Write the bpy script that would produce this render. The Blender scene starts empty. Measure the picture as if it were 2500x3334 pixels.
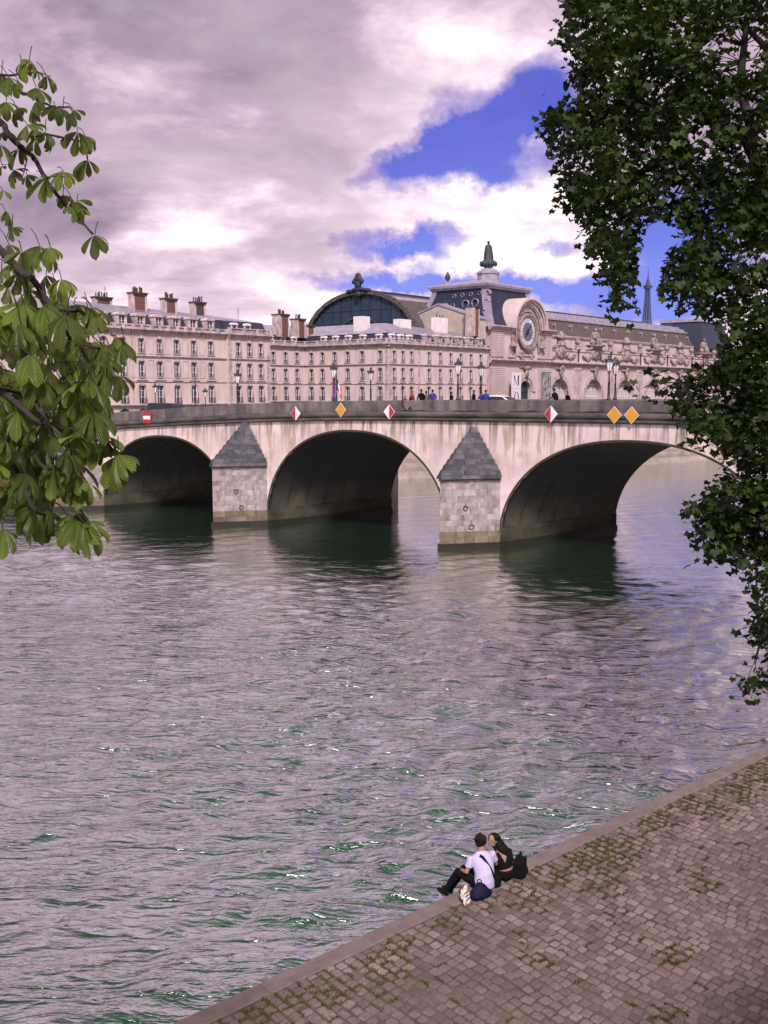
import bpy, bmesh, math, random
import numpy as np
from mathutils import Vector, Matrix, Euler
random.seed(7)
SC = bpy.context.scene
COL = SC.collection
R = math.radians
# ------------------------------------------------------------------ camera
EYE = 11.5
PITCH = R(6.8)
FOC = 3300.0          # focal length in photograph pixels (2500 x 3334)
cam_d = bpy.data.cameras.new('camera')
cam = bpy.data.objects.new('camera', cam_d)
COL.objects.link(cam)
cam.location = (0, 0, EYE)
cam.rotation_euler = (math.pi/2 - PITCH, 0, 0)
cam_d.sensor_fit = 'VERTICAL'
cam_d.sensor_height = 36.0
cam_d.lens = 36.0*FOC/3334.0
cam_d.clip_start = 0.1
cam_d.clip_end = 9000
SC.camera = cam
# ------------------------------------------------------------------ sun, exposure
SUN_AZ, SUN_EL = R(174), R(46)      # clockwise from +Y
sun_d = bpy.data.lights.new('sun', 'SUN')
sun = bpy.data.objects.new('sun', sun_d)
COL.objects.link(sun)
sun_d.energy = 4.0
sun_d.angle = R(10)
sun_d.color = (1.0, 0.90, 0.90)
sdir = Vector((math.sin(SUN_AZ)*math.cos(SUN_EL), math.cos(SUN_AZ)*math.cos(SUN_EL), math.sin(SUN_EL)))
sun.rotation_euler = sdir.to_track_quat('Z', 'Y').to_euler()
SC.view_settings.view_transform = 'Standard'
SC.view_settings.look = 'None'
SC.view_settings.gamma = 1.0
SC.view_settings.exposure = 0.8
SC.cycles.use_denoising = True
SC.cycles.max_bounces = 5
SC.cycles.diffuse_bounces = 2
SC.cycles.glossy_bounces = 3
SC.cycles.transmission_bounces = 2
SC.cycles.transparent_max_bounces = 4
# ------------------------------------------------------------------ world sky
world = bpy.data.worlds.new('World')
SC.world = world
world.use_nodes = True
wt = world.node_tree
for n in list(wt.nodes):
    wt.nodes.remove(n)


def px_dir(px, py):
    x = (px-1250)/FOC
    u = (1667-py)/FOC
    y = math.cos(PITCH) + u*math.sin(PITCH)
    z = -math.sin(PITCH) + u*math.cos(PITCH)
    v = Vector((x, y, z))
    return v.normalized()


class NT:
    def __init__(s, nt):
        s.nt = nt

    def new(s, kind, **kw):
        n = s.nt.nodes.new(kind)
        for k, v in kw.items():
            setattr(n, k, v)
        return n

    def put(s, sock, v):
        if isinstance(v, bpy.types.NodeSocket):
            s.nt.links.new(v, sock)
        elif v is not None:
            sock.default_value = v

    def m(s, op, a, b=None, c=None, clamp=False):
        n = s.nt.nodes.new('ShaderNodeMath')
        n.operation = op
        n.use_clamp = clamp
        s.put(n.inputs[0], a)
        if b is not None:
            s.put(n.inputs[1], b)
        if c is not None:
            s.put(n.inputs[2], c)
        return n.outputs[0]

    def mix(s, f, a, b, blend='MIX'):
        n = s.nt.nodes.new('ShaderNodeMix')
        n.data_type = 'RGBA'
        n.blend_type = blend
        s.put(n.inputs[0], f)
        for sk, v in ((n.inputs[6], a), (n.inputs[7], b)):
            if isinstance(v, tuple) and len(v) == 3:
                v = v+(1.0,)
            s.put(sk, v)
        return n.outputs[2]

    def ramp(s, f, stops, interp='LINEAR'):
        n = s.nt.nodes.new('ShaderNodeValToRGB')
        n.color_ramp.interpolation = interp
        el = n.color_ramp.elements
        while len(el) < len(stops):
            el.new(0.5)
        for e, (p, c) in zip(el, stops):
            e.position = p
            if not isinstance(c, tuple):
                c = (c, c, c)
            e.color = c+(1.0,) if len(c) == 3 else c
        s.put(n.inputs[0], f)
        return n.outputs[0]

    def noise(s, vec, scale=5.0, detail=4.0, rough=0.55, dist=0.0):
        n = s.nt.nodes.new('ShaderNodeTexNoise')
        s.put(n.inputs['Vector'], vec)
        s.put(n.inputs['Scale'], scale)
        s.put(n.inputs['Detail'], detail)
        s.put(n.inputs['Roughness'], rough)
        s.put(n.inputs['Distortion'], dist)
        return n.outputs[0]

    def mapping(s, vec, loc=(0, 0, 0), rot=(0, 0, 0), scale=(1, 1, 1)):
        n = s.nt.nodes.new('ShaderNodeMapping')
        s.put(n.inputs[0], vec)
        n.inputs[1].default_value = loc
        n.inputs[2].default_value = rot
        n.inputs[3].default_value = scale
        return n.outputs[0]


W = NT(wt)
tc = W.new('ShaderNodeTexCoord')
sep = W.new('ShaderNodeSeparateXYZ')
wt.links.new(tc.outputs['Generated'], sep.inputs[0])
dx, dy, dz = sep.outputs
el_ = W.m('ARCSINE', dz)
az_ = W.m('ARCTAN2', dx, dy)
den = W.m('ADD', W.m('MAXIMUM', dz, 0.0), 0.30)
comb = W.new('ShaderNodeCombineXYZ')
W.put(comb.inputs[0], W.m('DIVIDE', dx, den))
W.put(comb.inputs[1], W.m('DIVIDE', dy, den))
cloudp = comb.outputs[0]
n_big = W.noise(W.mapping(cloudp, loc=(3.1, 0.9, 0), rot=(0, 0, R(12))), 1.25, 6, 0.55, 0.3)
n_fine = W.noise(W.mapping(cloudp, loc=(-1.7, 5.2, 0), scale=(1.0, 1.35, 1)), 3.1, 7, 0.6, 0.25)
n_puff = W.noise(W.mapping(tc.outputs['Generated'], loc=(2, 0, 5), scale=(1, 1, 1.9)), 6.5, 7, 0.58, 0.15)
n_sum = W.m('ADD', W.m('ADD', W.m('MULTIPLY', n_big, 0.50), W.m('MULTIPLY', n_fine, 0.32)), W.m('MULTIPLY', n_puff, 0.26))
# broad banks of cloud: brighter low in the sky, heavy grey-mauve overhead
elb = W.m('MULTIPLY', W.m('SUBTRACT', el_, R(8.0)), 1.0/R(11.0))
lift = W.m('MULTIPLY', W.m('MINIMUM', W.m('MAXIMUM', elb, -0.75), 1.3), -0.078)
gv = px_dir(950, 740)
ga = W.m('MULTIPLY', W.m('SUBTRACT', az_, math.atan2(gv.x, gv.y)), 1/0.34)
ge = W.m('MULTIPLY', W.m('SUBTRACT', el_, math.asin(gv.z)), 1/0.075)
glow = W.m('EXPONENT', W.m('MULTIPLY', W.m('ADD', W.m('MULTIPLY', ga, ga), W.m('MULTIPLY', ge, ge)), -1.0))
# thin bright veil where the daylight breaks through
val = W.m('ADD', W.m('ADD', W.m('MULTIPLY_ADD', n_sum, 1.55, -0.312), lift), W.m('MULTIPLY', glow, 0.07))
cloud = W.ramp(val, [(0.31, (0.12, 0.082, 0.150)), (0.40, (0.25, 0.185, 0.25)), (0.475, (0.40, 0.295, 0.375)),
                     (0.54, (0.58, 0.445, 0.53)), (0.60, (0.80, 0.66, 0.71)), (0.67, (1.0, 0.88, 0.88))])
# gaps of blue between the clouds
warp1 = W.m('MULTIPLY', W.m('SUBTRACT', W.noise(W.mapping(tc.outputs['Generated'], loc=(4, 2, 1)), 9.0, 7, 0.62), 0.5), 0.13)
warp2 = W.m('MULTIPLY', W.m('SUBTRACT', W.noise(W.mapping(tc.outputs['Generated'], loc=(1, 7, 3)), 12.0, 7, 0.64), 0.5), 0.09)
waz = W.m('ADD', az_, warp1)
wel = W.m('ADD', el_, warp2)
GAPS = [(1630, 430, 220, 105, -26, 1.1), (1370, 500, 150, 40, -12, 0.85), (1770, 300, 80, 100, 0, 0.55), (1600, 560, 180, 36, 0, 0.4),
        (1300, 800, 110, 34, 8, 1.0), (1470, 770, 80, 20, 0, 0.5), (1800, 775, 70, 22, 0, 0.55),
        (1330, 905, 230, 30, 0, 1.0), (1720, 935, 190, 40, 0, 1.0), (1990, 990, 230, 60, 0, 0.85), (2190, 850, 140, 150, 0, 0.75),
        (2330, 700, 200, 120, 0, 0.6)]
tot = None
for (gx, gy, sx, sy, rot, amp) in GAPS:
    v = px_dir(gx, gy)
    a0, e0 = math.atan2(v.x, v.y), math.asin(v.z)
    ax, ay = sx/FOC, sy/FOC
    cr, sr = math.cos(R(-rot)), math.sin(R(-rot))
    da = W.m('SUBTRACT', waz, a0)
    de = W.m('SUBTRACT', wel, e0)
    p = W.m('MULTIPLY', W.m('ADD', W.m('MULTIPLY', da, cr), W.m('MULTIPLY', de, sr)), 1/ax)
    q = W.m('MULTIPLY', W.m('SUBTRACT', W.m('MULTIPLY', de, cr), W.m('MULTIPLY', da, sr)), 1/ay)
    r2 = W.m('ADD', W.m('MULTIPLY', p, p), W.m('MULTIPLY', q, q))
    g = W.m('MULTIPLY', W.m('EXPONENT', W.m('MULTIPLY', r2, -0.7)), amp)
    tot = g if tot is None else W.m('ADD', tot, g)
wisp = W.m('ADD', W.m('MULTIPLY', W.m('SUBTRACT', n_fine, 0.5), 0.7), W.m('MULTIPLY', W.m('SUBTRACT', n_puff, 0.5), 1.0))
gapn = W.m('SUBTRACT', tot, wisp)
gap = W.ramp(gapn, [(0.14, 0.0), (0.42, 0.62), (0.80, 0.97)])
gap2 = W.ramp(gapn, [(0.30, 0.0), (0.86, 1.0)])
rim = W.ramp(gapn, [(0.0, 0.0), (0.22, 0.35), (0.42, 0.0)])
sky = W.new('ShaderNodeTexSky')
sky.sky_type = 'NISHITA'
sky.sun_disc = False
sky.sun_elevation = SUN_EL
sky.sun_rotation = SUN_AZ
sky.dust_density = 0.4
sky.ozone_density = 3.0
blue = W.mix(1.0, sky.outputs[0], (0.045, 0.042, 0.085), 'MULTIPLY')
bdeep = W.mix(W.m('MULTIPLY', W.m('SUBTRACT', el_, R(3)), 1/R(10), clamp=True), (0.13, 0.17, 0.62), (0.055, 0.066, 0.40))
blue = W.mix(0.7, blue, bdeep)
rimmed = W.mix(rim, cloud, (0.80, 0.68, 0.73))
skyc = W.mix(gap, rimmed, W.mix(gap2, (0.25, 0.20, 0.42), blue))
bg = W.new('ShaderNodeBackground')
W.put(bg.inputs[0], skyc)
bg.inputs[1].default_value = 0.90
wo = W.new('ShaderNodeOutputWorld')
wt.links.new(bg.outputs[0], wo.inputs[0])


# ------------------------------------------------------------------ materials
def principled(name):
    m = bpy.data.materials.new(name)
    m.use_nodes = True
    nt = m.node_tree
    b = nt.nodes['Principled BSDF']
    return m, NT(nt), b


def mat(name, c1, c2=None, rough=0.8, scale=3.0, stretch=(1, 1, 1), bump=0.0, bscale=None, rnd=0.0, metal=0.0,
        spec=0.3, detail=5, lo=0.35, hi=0.65, translucent=0.0, grime=0.0):
    m, N, b = principled(name)
    b.inputs['Roughness'].default_value = rough
    b.inputs['Metallic'].default_value = metal
    b.inputs['Specular IOR Level'].default_value = spec
    c2 = c2 or tuple(x*0.75 for x in c1)
    t = N.new('ShaderNodeTexCoord')
    oi = N.new('ShaderNodeObjectInfo')
    off = N.new('ShaderNodeVectorMath')
    off.operation = 'ADD'
    sc = N.new('ShaderNodeVectorMath')
    sc.operation = 'SCALE'
    cb = N.new('ShaderNodeCombineXYZ')
    for i in range(3):
        N.put(cb.inputs[i], oi.outputs['Random'])
    N.put(sc.inputs[0], cb.outputs[0])
    sc.inputs['Scale'].default_value = 37.0 if rnd else 0.0
    N.put(off.inputs[0], t.outputs['Object'])
    N.put(off.inputs[1], sc.outputs[0])
    vec = N.mapping(off.outputs[0], scale=stretch)
    nz = N.noise(vec, scale, detail, 0.6)
    f = N.ramp(nz, [(lo, 0.0), (hi, 1.0)])
    col = N.mix(f, c1, c2)
    if rnd:
        g = N.m('ADD', N.m('MULTIPLY', N.m('SUBTRACT', oi.outputs['Random'], 0.5), 2*rnd), 1.0)
        cg = N.new('ShaderNodeCombineXYZ')
        for i in range(3):
            N.put(cg.inputs[i], g)
        col = N.mix(1.0, col, cg.outputs[0], 'MULTIPLY')
    if grime:      # broad dirt patches that run across neighbouring stones
        gp = N.new('ShaderNodeNewGeometry')
        gn = N.noise(gp.outputs['Position'], 0.55, 5, 0.62, 0.6)
        col = N.mix(N.ramp(gn, [(0.36, grime), (0.58, 0.0)]), col, tuple(x*0.42 for x in c1))
        gn2 = N.noise(N.mapping(gp.outputs['Position'], loc=(7, 3, 0)), 1.7, 5, 0.65, 0.3)
        col = N.mix(N.ramp(gn2, [(0.52, 0.0), (0.66, grime*0.8)]), col, (c1[0]*0.72, c1[1]*0.74, c1[2]*0.55))
    N.put(b.inputs['Base Color'], col)
    if bump:
        bp = N.new('ShaderNodeBump')
        bp.inputs['Strength'].default_value = bump
        bp.inputs['Distance'].default_value = 0.02
        N.put(bp.inputs['Height'], N.noise(vec, bscale or scale*6, 6, 0.65))
        N.put(b.inputs['Normal'], bp.outputs[0])
    if translucent:
        tr = N.new('ShaderNodeBsdfTranslucent')
        N.put(tr.inputs[0], col)
        mx = N.new('ShaderNodeMixShader')
        mx.inputs[0].default_value = translucent
        N.put(mx.inputs[1], b.outputs[0])
        N.put(mx.inputs[2], tr.outputs[0])
        N.put(N.nt.nodes['Material Output'].inputs[0], mx.outputs[0])
    return m


M = {}
M['facade'] = mat('facade_stone', (0.50, 0.405, 0.385), (0.35, 0.275, 0.262), 0.85, 0.5, (1, 1, 0.4), 0.15, 6, lo=0.3, hi=0.75)
M['trim'] = mat('trim_stone', (0.46, 0.365, 0.36), (0.21, 0.165, 0.165), 0.85, 1.2, (1, 1, 0.5), 0.2, 8)
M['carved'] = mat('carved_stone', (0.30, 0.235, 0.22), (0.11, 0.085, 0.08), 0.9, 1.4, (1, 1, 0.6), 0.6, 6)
M['museum'] = mat('museum_stone', (0.48, 0.38, 0.375), (0.31, 0.24, 0.235), 0.85, 0.25, (1, 1, 0.8), 0.15, 6, lo=0.3, hi=0.75)
M['slate'] = mat('slate_roof', (0.022, 0.028, 0.05), (0.014, 0.018, 0.03), 0.55, 1.5, (1, 1, 3), 0.3, 9)
M['dome_slate'] = mat('dome_slate', (0.017, 0.023, 0.052), (0.010, 0.013, 0.028), 0.5, 0.8, (1, 1, 2), 0.3, 7)
M['zinc'] = mat('zinc_roof', (0.27, 0.24, 0.30), (0.17, 0.155, 0.195), 0.5, 0.6, (1, 1, 1), 0.1, 6)
M['brownroof'] = mat('brown_metal_roof', (0.085, 0.067, 0.060), (0.052, 0.042, 0.038), 0.6, 0.5, (3, 1, .4), 0.15, 6)
M['brick'] = mat('chimney_brick', (0.13, 0.062, 0.042), (0.08, 0.042, 0.032), 0.9, 3.0, (1, 1, 3), 0.4, 14)
M['pot'] = mat('clay_pot', (0.07, 0.05, 0.05), (0.04, 0.03, 0.03), 0.9)
M['frame'] = mat('white_window_frame', (0.62, 0.56, 0.56), (0.5, 0.45, 0.45), 0.6, 2)
M['iron'] = mat('black_iron', (0.014, 0.014, 0.017), (0.02, 0.02, 0.022), 0.5, 3, spec=0.4)
M['glass'] = mat('window_glass', (0.020, 0.026, 0.042), (0.045, 0.055, 0.085), 0.12, 0.4, spec=0.5, rnd=0.5)
M['hallglass'] = mat('hall_glass', (0.012, 0.028, 0.055), (0.02, 0.04, 0.07), 0.35, 0.4, spec=0.4)
M['archglass'] = mat('arch_glass', (0.055, 0.085, 0.12), (0.02, 0.05, 0.03), 0.15, 0.25, spec=0.5)
M['white'] = mat('white_plaster', (0.62, 0.55, 0.56), (0.5, 0.44, 0.45), 0.8, 1)
M['beige'] = mat('beige_render', (0.36, 0.30, 0.27), (0.28, 0.23, 0.21), 0.9, 0.5)
M['asphalt'] = mat('asphalt', (0.055, 0.052, 0.055), (0.04, 0.038, 0.04), 0.9, 2, bump=0.3)
M['paving'] = mat('pale_paving', (0.24, 0.21, 0.21), (0.18, 0.155, 0.155), 0.9, 0.6, bump=0.2)
M['earth'] = mat('town_ground', (0.16, 0.14, 0.135), (0.11, 0.1, 0.095), 0.95, 0.05)
M['parapet'] = mat('parapet_stone', (0.235, 0.195, 0.19), (0.085, 0.072, 0.075), 0.9, 1.3, (0.7, 1, 0.35), 0.4, 12, lo=0.38, hi=0.68)
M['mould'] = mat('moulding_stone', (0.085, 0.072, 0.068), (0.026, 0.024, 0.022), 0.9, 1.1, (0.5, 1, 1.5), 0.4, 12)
M['darkcap'] = mat('pier_cap_stone', (0.075, 0.072, 0.082), (0.030, 0.029, 0.036), 0.9, 1.6, (1, 1, 1), 0.5, 14, rnd=0.3)
M['vault'] = mat('vault_stone', (0.040, 0.034, 0.020), (0.014, 0.014, 0.009), 0.9, 0.7, (1, 1, 1.6), 0.5, 6)
M['wet'] = mat('wet_algae_stone', (0.008, 0.008, 0.005), (0.003, 0.004, 0.002), 0.6, 1.5, bump=0.4)
M['quaywall'] = mat('quay_wall_stone', (0.27, 0.225, 0.205), (0.15, 0.125, 0.11), 0.9, 0.5, (1, 1, 1.5), 0.4, 6)
M['joint'] = mat('sandy_joint', (0.095, 0.070, 0.062), (0.048, 0.037, 0.031), 0.95, 1.4, bump=0.5, bscale=30)
M['cobble'] = mat('cobble_stone', (0.165, 0.121, 0.113), (0.105, 0.077, 0.071), 0.75, 3.0, bump=0.7, bscale=22, rnd=0.26, grime=0.5, spec=0.35)
M['kerb'] = mat('kerb_granite', (0.145, 0.108, 0.102), (0.100, 0.075, 0.072), 0.8, 3.5, bump=0.35, bscale=30, rnd=0.08)
M['moss'] = mat('dry_moss', (0.080, 0.062, 0.018), (0.046, 0.043, 0.012), 0.95, 6)
M['bark'] = mat('bark', (0.030, 0.025, 0.020), (0.016, 0.013, 0.011), 0.9, 6, (1, 1, 0.3), 0.6, 30)
M['red'] = mat('sign_red', (0.30, 0.018, 0.025), (0.26, 0.015, 0.022), 0.45, 2)
M['signwhite'] = mat('sign_white', (0.55, 0.51, 0.55), (0.48, 0.45, 0.48), 0.45, 2)
M['yellow'] = mat('sign_yellow', (0.42, 0.215, 0.02), (0.36, 0.185, 0.017), 0.45, 2)
M['cable'] = mat('black_cable', (0.012, 0.012, 0.013), None, 0.6)
M['lampglass'] = mat('lamp_glass', (0.62, 0.60, 0.62), (0.5, 0.48, 0.5), 0.3, 3)
M['skin'] = mat('skin', (0.27, 0.145, 0.105), (0.22, 0.115, 0.085), 0.6, 6)
M['hairblack'] = mat('black_hair', (0.004, 0.0035, 0.004), (0.008, 0.006, 0.006), 0.6, 30, (1, 1, 0.1), bump=0.5, bscale=60, spec=0.12)
M['hairbrown'] = mat('dark_brown_hair', (0.013, 0.008, 0.006), (0.006, 0.004, 0.0035), 0.7, 25, bump=0.7, bscale=50, spec=0.12)
M['tee'] = mat('white_cotton', (0.42, 0.38, 0.52), (0.33, 0.30, 0.43), 0.9, 4, bump=0.7, bscale=11, spec=0.1)
M['blackcloth'] = mat('black_cloth', (0.0035, 0.0035, 0.0045), (0.007, 0.0065, 0.008), 0.95, 8, bump=0.6, bscale=22, spec=0.08)
M['navy'] = mat('navy_nylon', (0.004, 0.005, 0.026), (0.0025, 0.003, 0.013), 0.7, 5, bump=0.5, bscale=14, spec=0.15)
M['rubber'] = mat('tyre_rubber', (0.014, 0.014, 0.015), None, 0.8)
M['chrome'] = mat('wheel_metal', (0.3, 0.3, 0.31), None, 0.35, metal=0.8)
M['carwhite'] = mat('white_car_paint', (0.66, 0.63, 0.66), (0.6, 0.58, 0.6), 0.25, 1, spec=0.5)
M['cardark'] = mat('dark_car_paint', (0.018, 0.019, 0.024), None, 0.2, 1, spec=0.5)
M['carglass'] = mat('car_glass', (0.015, 0.02, 0.03), None, 0.08, 1, spec=0.5)
M['tail'] = mat('tail_light', (0.35, 0.02, 0.02), None, 0.3, 1)
M['blue'] = mat('flag_blue', (0.012, 0.03, 0.20), None, 0.8, 1)
M['ink'] = mat('dark_ink', (0.02, 0.025, 0.05), None, 0.7, 1)
M['poster'] = mat('grey_picture', (0.05, 0.05, 0.055), (0.33, 0.30, 0.30), 0.7, 0.9, (1, 1, 0.8), detail=8, lo=0.4, hi=0.62)
M['dial'] = mat('clock_dial', (0.13, 0.15, 0.20), (0.085, 0.10, 0.15), 0.35, 0.5, spec=0.5)
M['verdigris'] = mat('dark_verdigris', (0.038, 0.055, 0.062), (0.02, 0.028, 0.034), 0.6, 1.5)
M['towerblue'] = mat('hazed_iron', (0.045, 0.052, 0.10), (0.035, 0.04, 0.08), 0.8, 0.1)  # bluish haze of distance put into the iron colour


# ------------------------------------------------------------------ mesh builder
class MB:
    def __init__(s, T=None):
        s.v, s.f, s.mi = [], [], []
        s.T = T or Matrix.Identity(4)
        s.cur = 0

    def add(s, verts, faces, mi=None):
        b = len(s.v)
        T = s.T
        s.v += [tuple(T @ Vector(p)) for p in verts]
        s.f += [tuple(b+i for i in f) for f in faces]
        s.mi += [s.cur if mi is None else mi]*len(faces)

    def quad(s, a, b, c, d):
        s.add([a, b, c, d], [(0, 1, 2, 3)])

    def mm(s, x0, x1, y0, y1, z0, z1):
        s.add([(x0, y0, z0), (x1, y0, z0), (x1, y1, z0), (x0, y1, z0), (x0, y0, z1), (x1, y0, z1), (x1, y1, z1), (x0, y1, z1)],
              [(3, 2, 1, 0), (4, 5, 6, 7), (0, 1, 5, 4), (1, 2, 6, 5), (2, 3, 7, 6), (3, 0, 4, 7)])

    def box(s, c, sz, rz=0.0, rx=0.0, ry=0.0):
        x, y, z = sz[0]/2, sz[1]/2, sz[2]/2
        m = Euler((rx, ry, rz)).to_matrix()
        vs = [Vector(c)+m @ Vector(p) for p in ((-x, -y, -z), (x, -y, -z), (x, y, -z), (-x, y, -z), (-x, -y, z), (x, -y, z), (x, y, z), (-x, y, z))]
        s.add(vs, [(3, 2, 1, 0), (4, 5, 6, 7), (0, 1, 5, 4), (1, 2, 6, 5), (2, 3, 7, 6), (3, 0, 4, 7)])

    def hexa(s, bot, top):
        n = len(bot)
        s.add(list(bot)+list(top), [tuple(range(n-1, -1, -1)), tuple(range(n, 2*n))]+[(i, (i+1) % n, n+(i+1) % n, n+i) for i in range(n)])

    def prism_xz(s, poly, y0, y1):      # outline in x,z extruded along y
        n = len(poly)
        a = [(p[0], y0, p[1]) for p in poly]
        b = [(p[0], y1, p[1]) for p in poly]
        s.add(a+b, [tuple(range(n)), tuple(range(2*n-1, n-1, -1))]+[(i, n+i, n+(i+1) % n, (i+1) % n) for i in range(n)])

    def prism_yz(s, poly, x0, x1):
        n = len(poly)
        a = [(x0, p[0], p[1]) for p in poly]
        b = [(x1, p[0], p[1]) for p in poly]
        s.add(a+b, [tuple(range(n-1, -1, -1)), tuple(range(n, 2*n))]+[(i, (i+1) % n, n+(i+1) % n, n+i) for i in range(n)])

    def ring(s, c, ux, uy, a, b, n):
        return [c+ux*(a*math.cos(2*math.pi*i/n))+uy*(b*math.sin(2*math.pi*i/n)) for i in range(n)]

    def tube(s, pts, rad, n=6, cap=True, flat=None, side=None):
        pts = [Vector(p) for p in pts]
        if not isinstance(rad, (list, tuple)):
            rad = [rad]*len(pts)
        b = []
        prev = None
        for i, p in enumerate(pts):
            d = (pts[min(i+1, len(pts)-1)]-pts[max(i-1, 0)])
            d = d.normalized() if d.length > 1e-9 else Vector((0, 0, 1))
            if side is not None:
                ux = Vector(side)-d*Vector(side).dot(d)
                ux.normalize()
            elif prev is None:
                ux = d.orthogonal().normalized()
            else:
                ux = (prev-d*prev.dot(d))
                ux = ux.normalized() if ux.length > 1e-6 else d.orthogonal().normalized()
            prev = ux
            uy = d.cross(ux)
            r = rad[i]
            ra, rb = r if isinstance(r, tuple) else (r, r*(flat or 1))
            b += s.ring(p, ux, uy, ra, rb, n)
        k = len(pts)
        f = []
        for i in range(k-1):
            for j in range(n):
                f.append((i*n+j, i*n+(j+1) % n, (i+1)*n+(j+1) % n, (i+1)*n+j))
        if cap:
            f.append(tuple(range(n-1, -1, -1)))
            f.append(tuple(range((k-1)*n, k*n)))
        s.add(b, f)

    def ball(s, c, r, nu=10, nv=7, rot=None, jit=0.0):
        if not isinstance(r, (tuple, list)):
            r = (r, r, r)
        m = rot.to_matrix() if rot else Matrix.Identity(3)
        vs = []
        for i in range(nv+1):
            th = math.pi*i/nv
            for j in range(nu):
                ph = 2*math.pi*j/nu
                k = 1+random.uniform(-jit, jit) if jit else 1
                p = Vector((r[0]*math.sin(th)*math.cos(ph)*k, r[1]*math.sin(th)*math.sin(ph)*k, r[2]*math.cos(th)))
                vs.append(Vector(c)+m @ p)
        f = []
        for i in range(nv):
            for j in range(nu):
                f.append((i*nu+j, (i+1)*nu+j, (i+1)*nu+(j+1) % nu, i*nu+(j+1) % nu))
        s.add(vs, f)

    def lathe(s, prof, c=(0, 0, 0), n=12):     # prof: (r, z)
        vs, f = [], []
        for r, z in prof:
            for j in range(n):
                a = 2*math.pi*j/n
                vs.append((c[0]+r*math.cos(a), c[1]+r*math.sin(a), c[2]+z))
        for i in range(len(prof)-1):
            for j in range(n):
                f.append((i*n+j, i*n+(j+1) % n, (i+1)*n+(j+1) % n, (i+1)*n+j))
        f.append(tuple(range(n-1, -1, -1)))
        k = (len(prof)-1)*n
        f.append(tuple(range(k, k+n)))
        s.add(vs, f)

    def mesh(s, name, mats, smooth=False):
        me = bpy.data.meshes.new(name)
        me.from_pydata(s.v, [], s.f)
        if not isinstance(mats, (list, tuple)):
            mats = [mats]
        for m in mats:
            me.materials.append(m)
        if len(mats) > 1:
            me.polygons.foreach_set('material_index', s.mi)
        if smooth:
            me.polygons.foreach_set('use_smooth', [True]*len(me.polygons))
        me.update()
        return me

    def build(s, name, mats, parent=None, smooth=False):
        return link(name, s.mesh(name, mats, smooth), parent)


def link(name, me, parent=None, loc=None, rot=None, scale=None):
    o = bpy.data.objects.new(name, me)
    COL.objects.link(o)
    if parent is not None:
        o.parent = parent
    if loc is not None:
        o.location = loc
    if rot is not None:
        o.rotation_euler = rot
    if scale is not None:
        o.scale = scale
    return o


def tag(o, label=None, cat=None, group=None, kind=None):
    if label:
        o['label'] = label
    if cat:
        o['category'] = cat
    if group:
        o['group'] = group
    if kind:
        o['kind'] = kind
    return o


def thing(name, loc, rz, label, cat, group=None):
    o = link(name, None, None, loc, (0, 0, rz))
    o.empty_display_size = 0.3
    return tag(o, label, cat, group)


def copy_tree(o, parent=None):
    c = o.copy()
    COL.objects.link(c)
    c.parent = parent
    for ch in o.children:
        copy_tree(ch, c)
    return c


def view_pt(px, py, dep):
    """world point on the sight line through a photograph pixel at a depth in metres"""
    x = (px-1250)/FOC*dep
    u = (1667-py)/FOC*dep
    return Vector((x, dep*math.cos(PITCH)+u*math.sin(PITCH), EYE-dep*math.sin(PITCH)+u*math.cos(PITCH)))


def lerp(a, b, t):
    return a+(b-a)*t


def interp(x, pts):
    return float(np.interp(x, [p[0] for p in pts], [p[1] for p in pts]))


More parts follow.
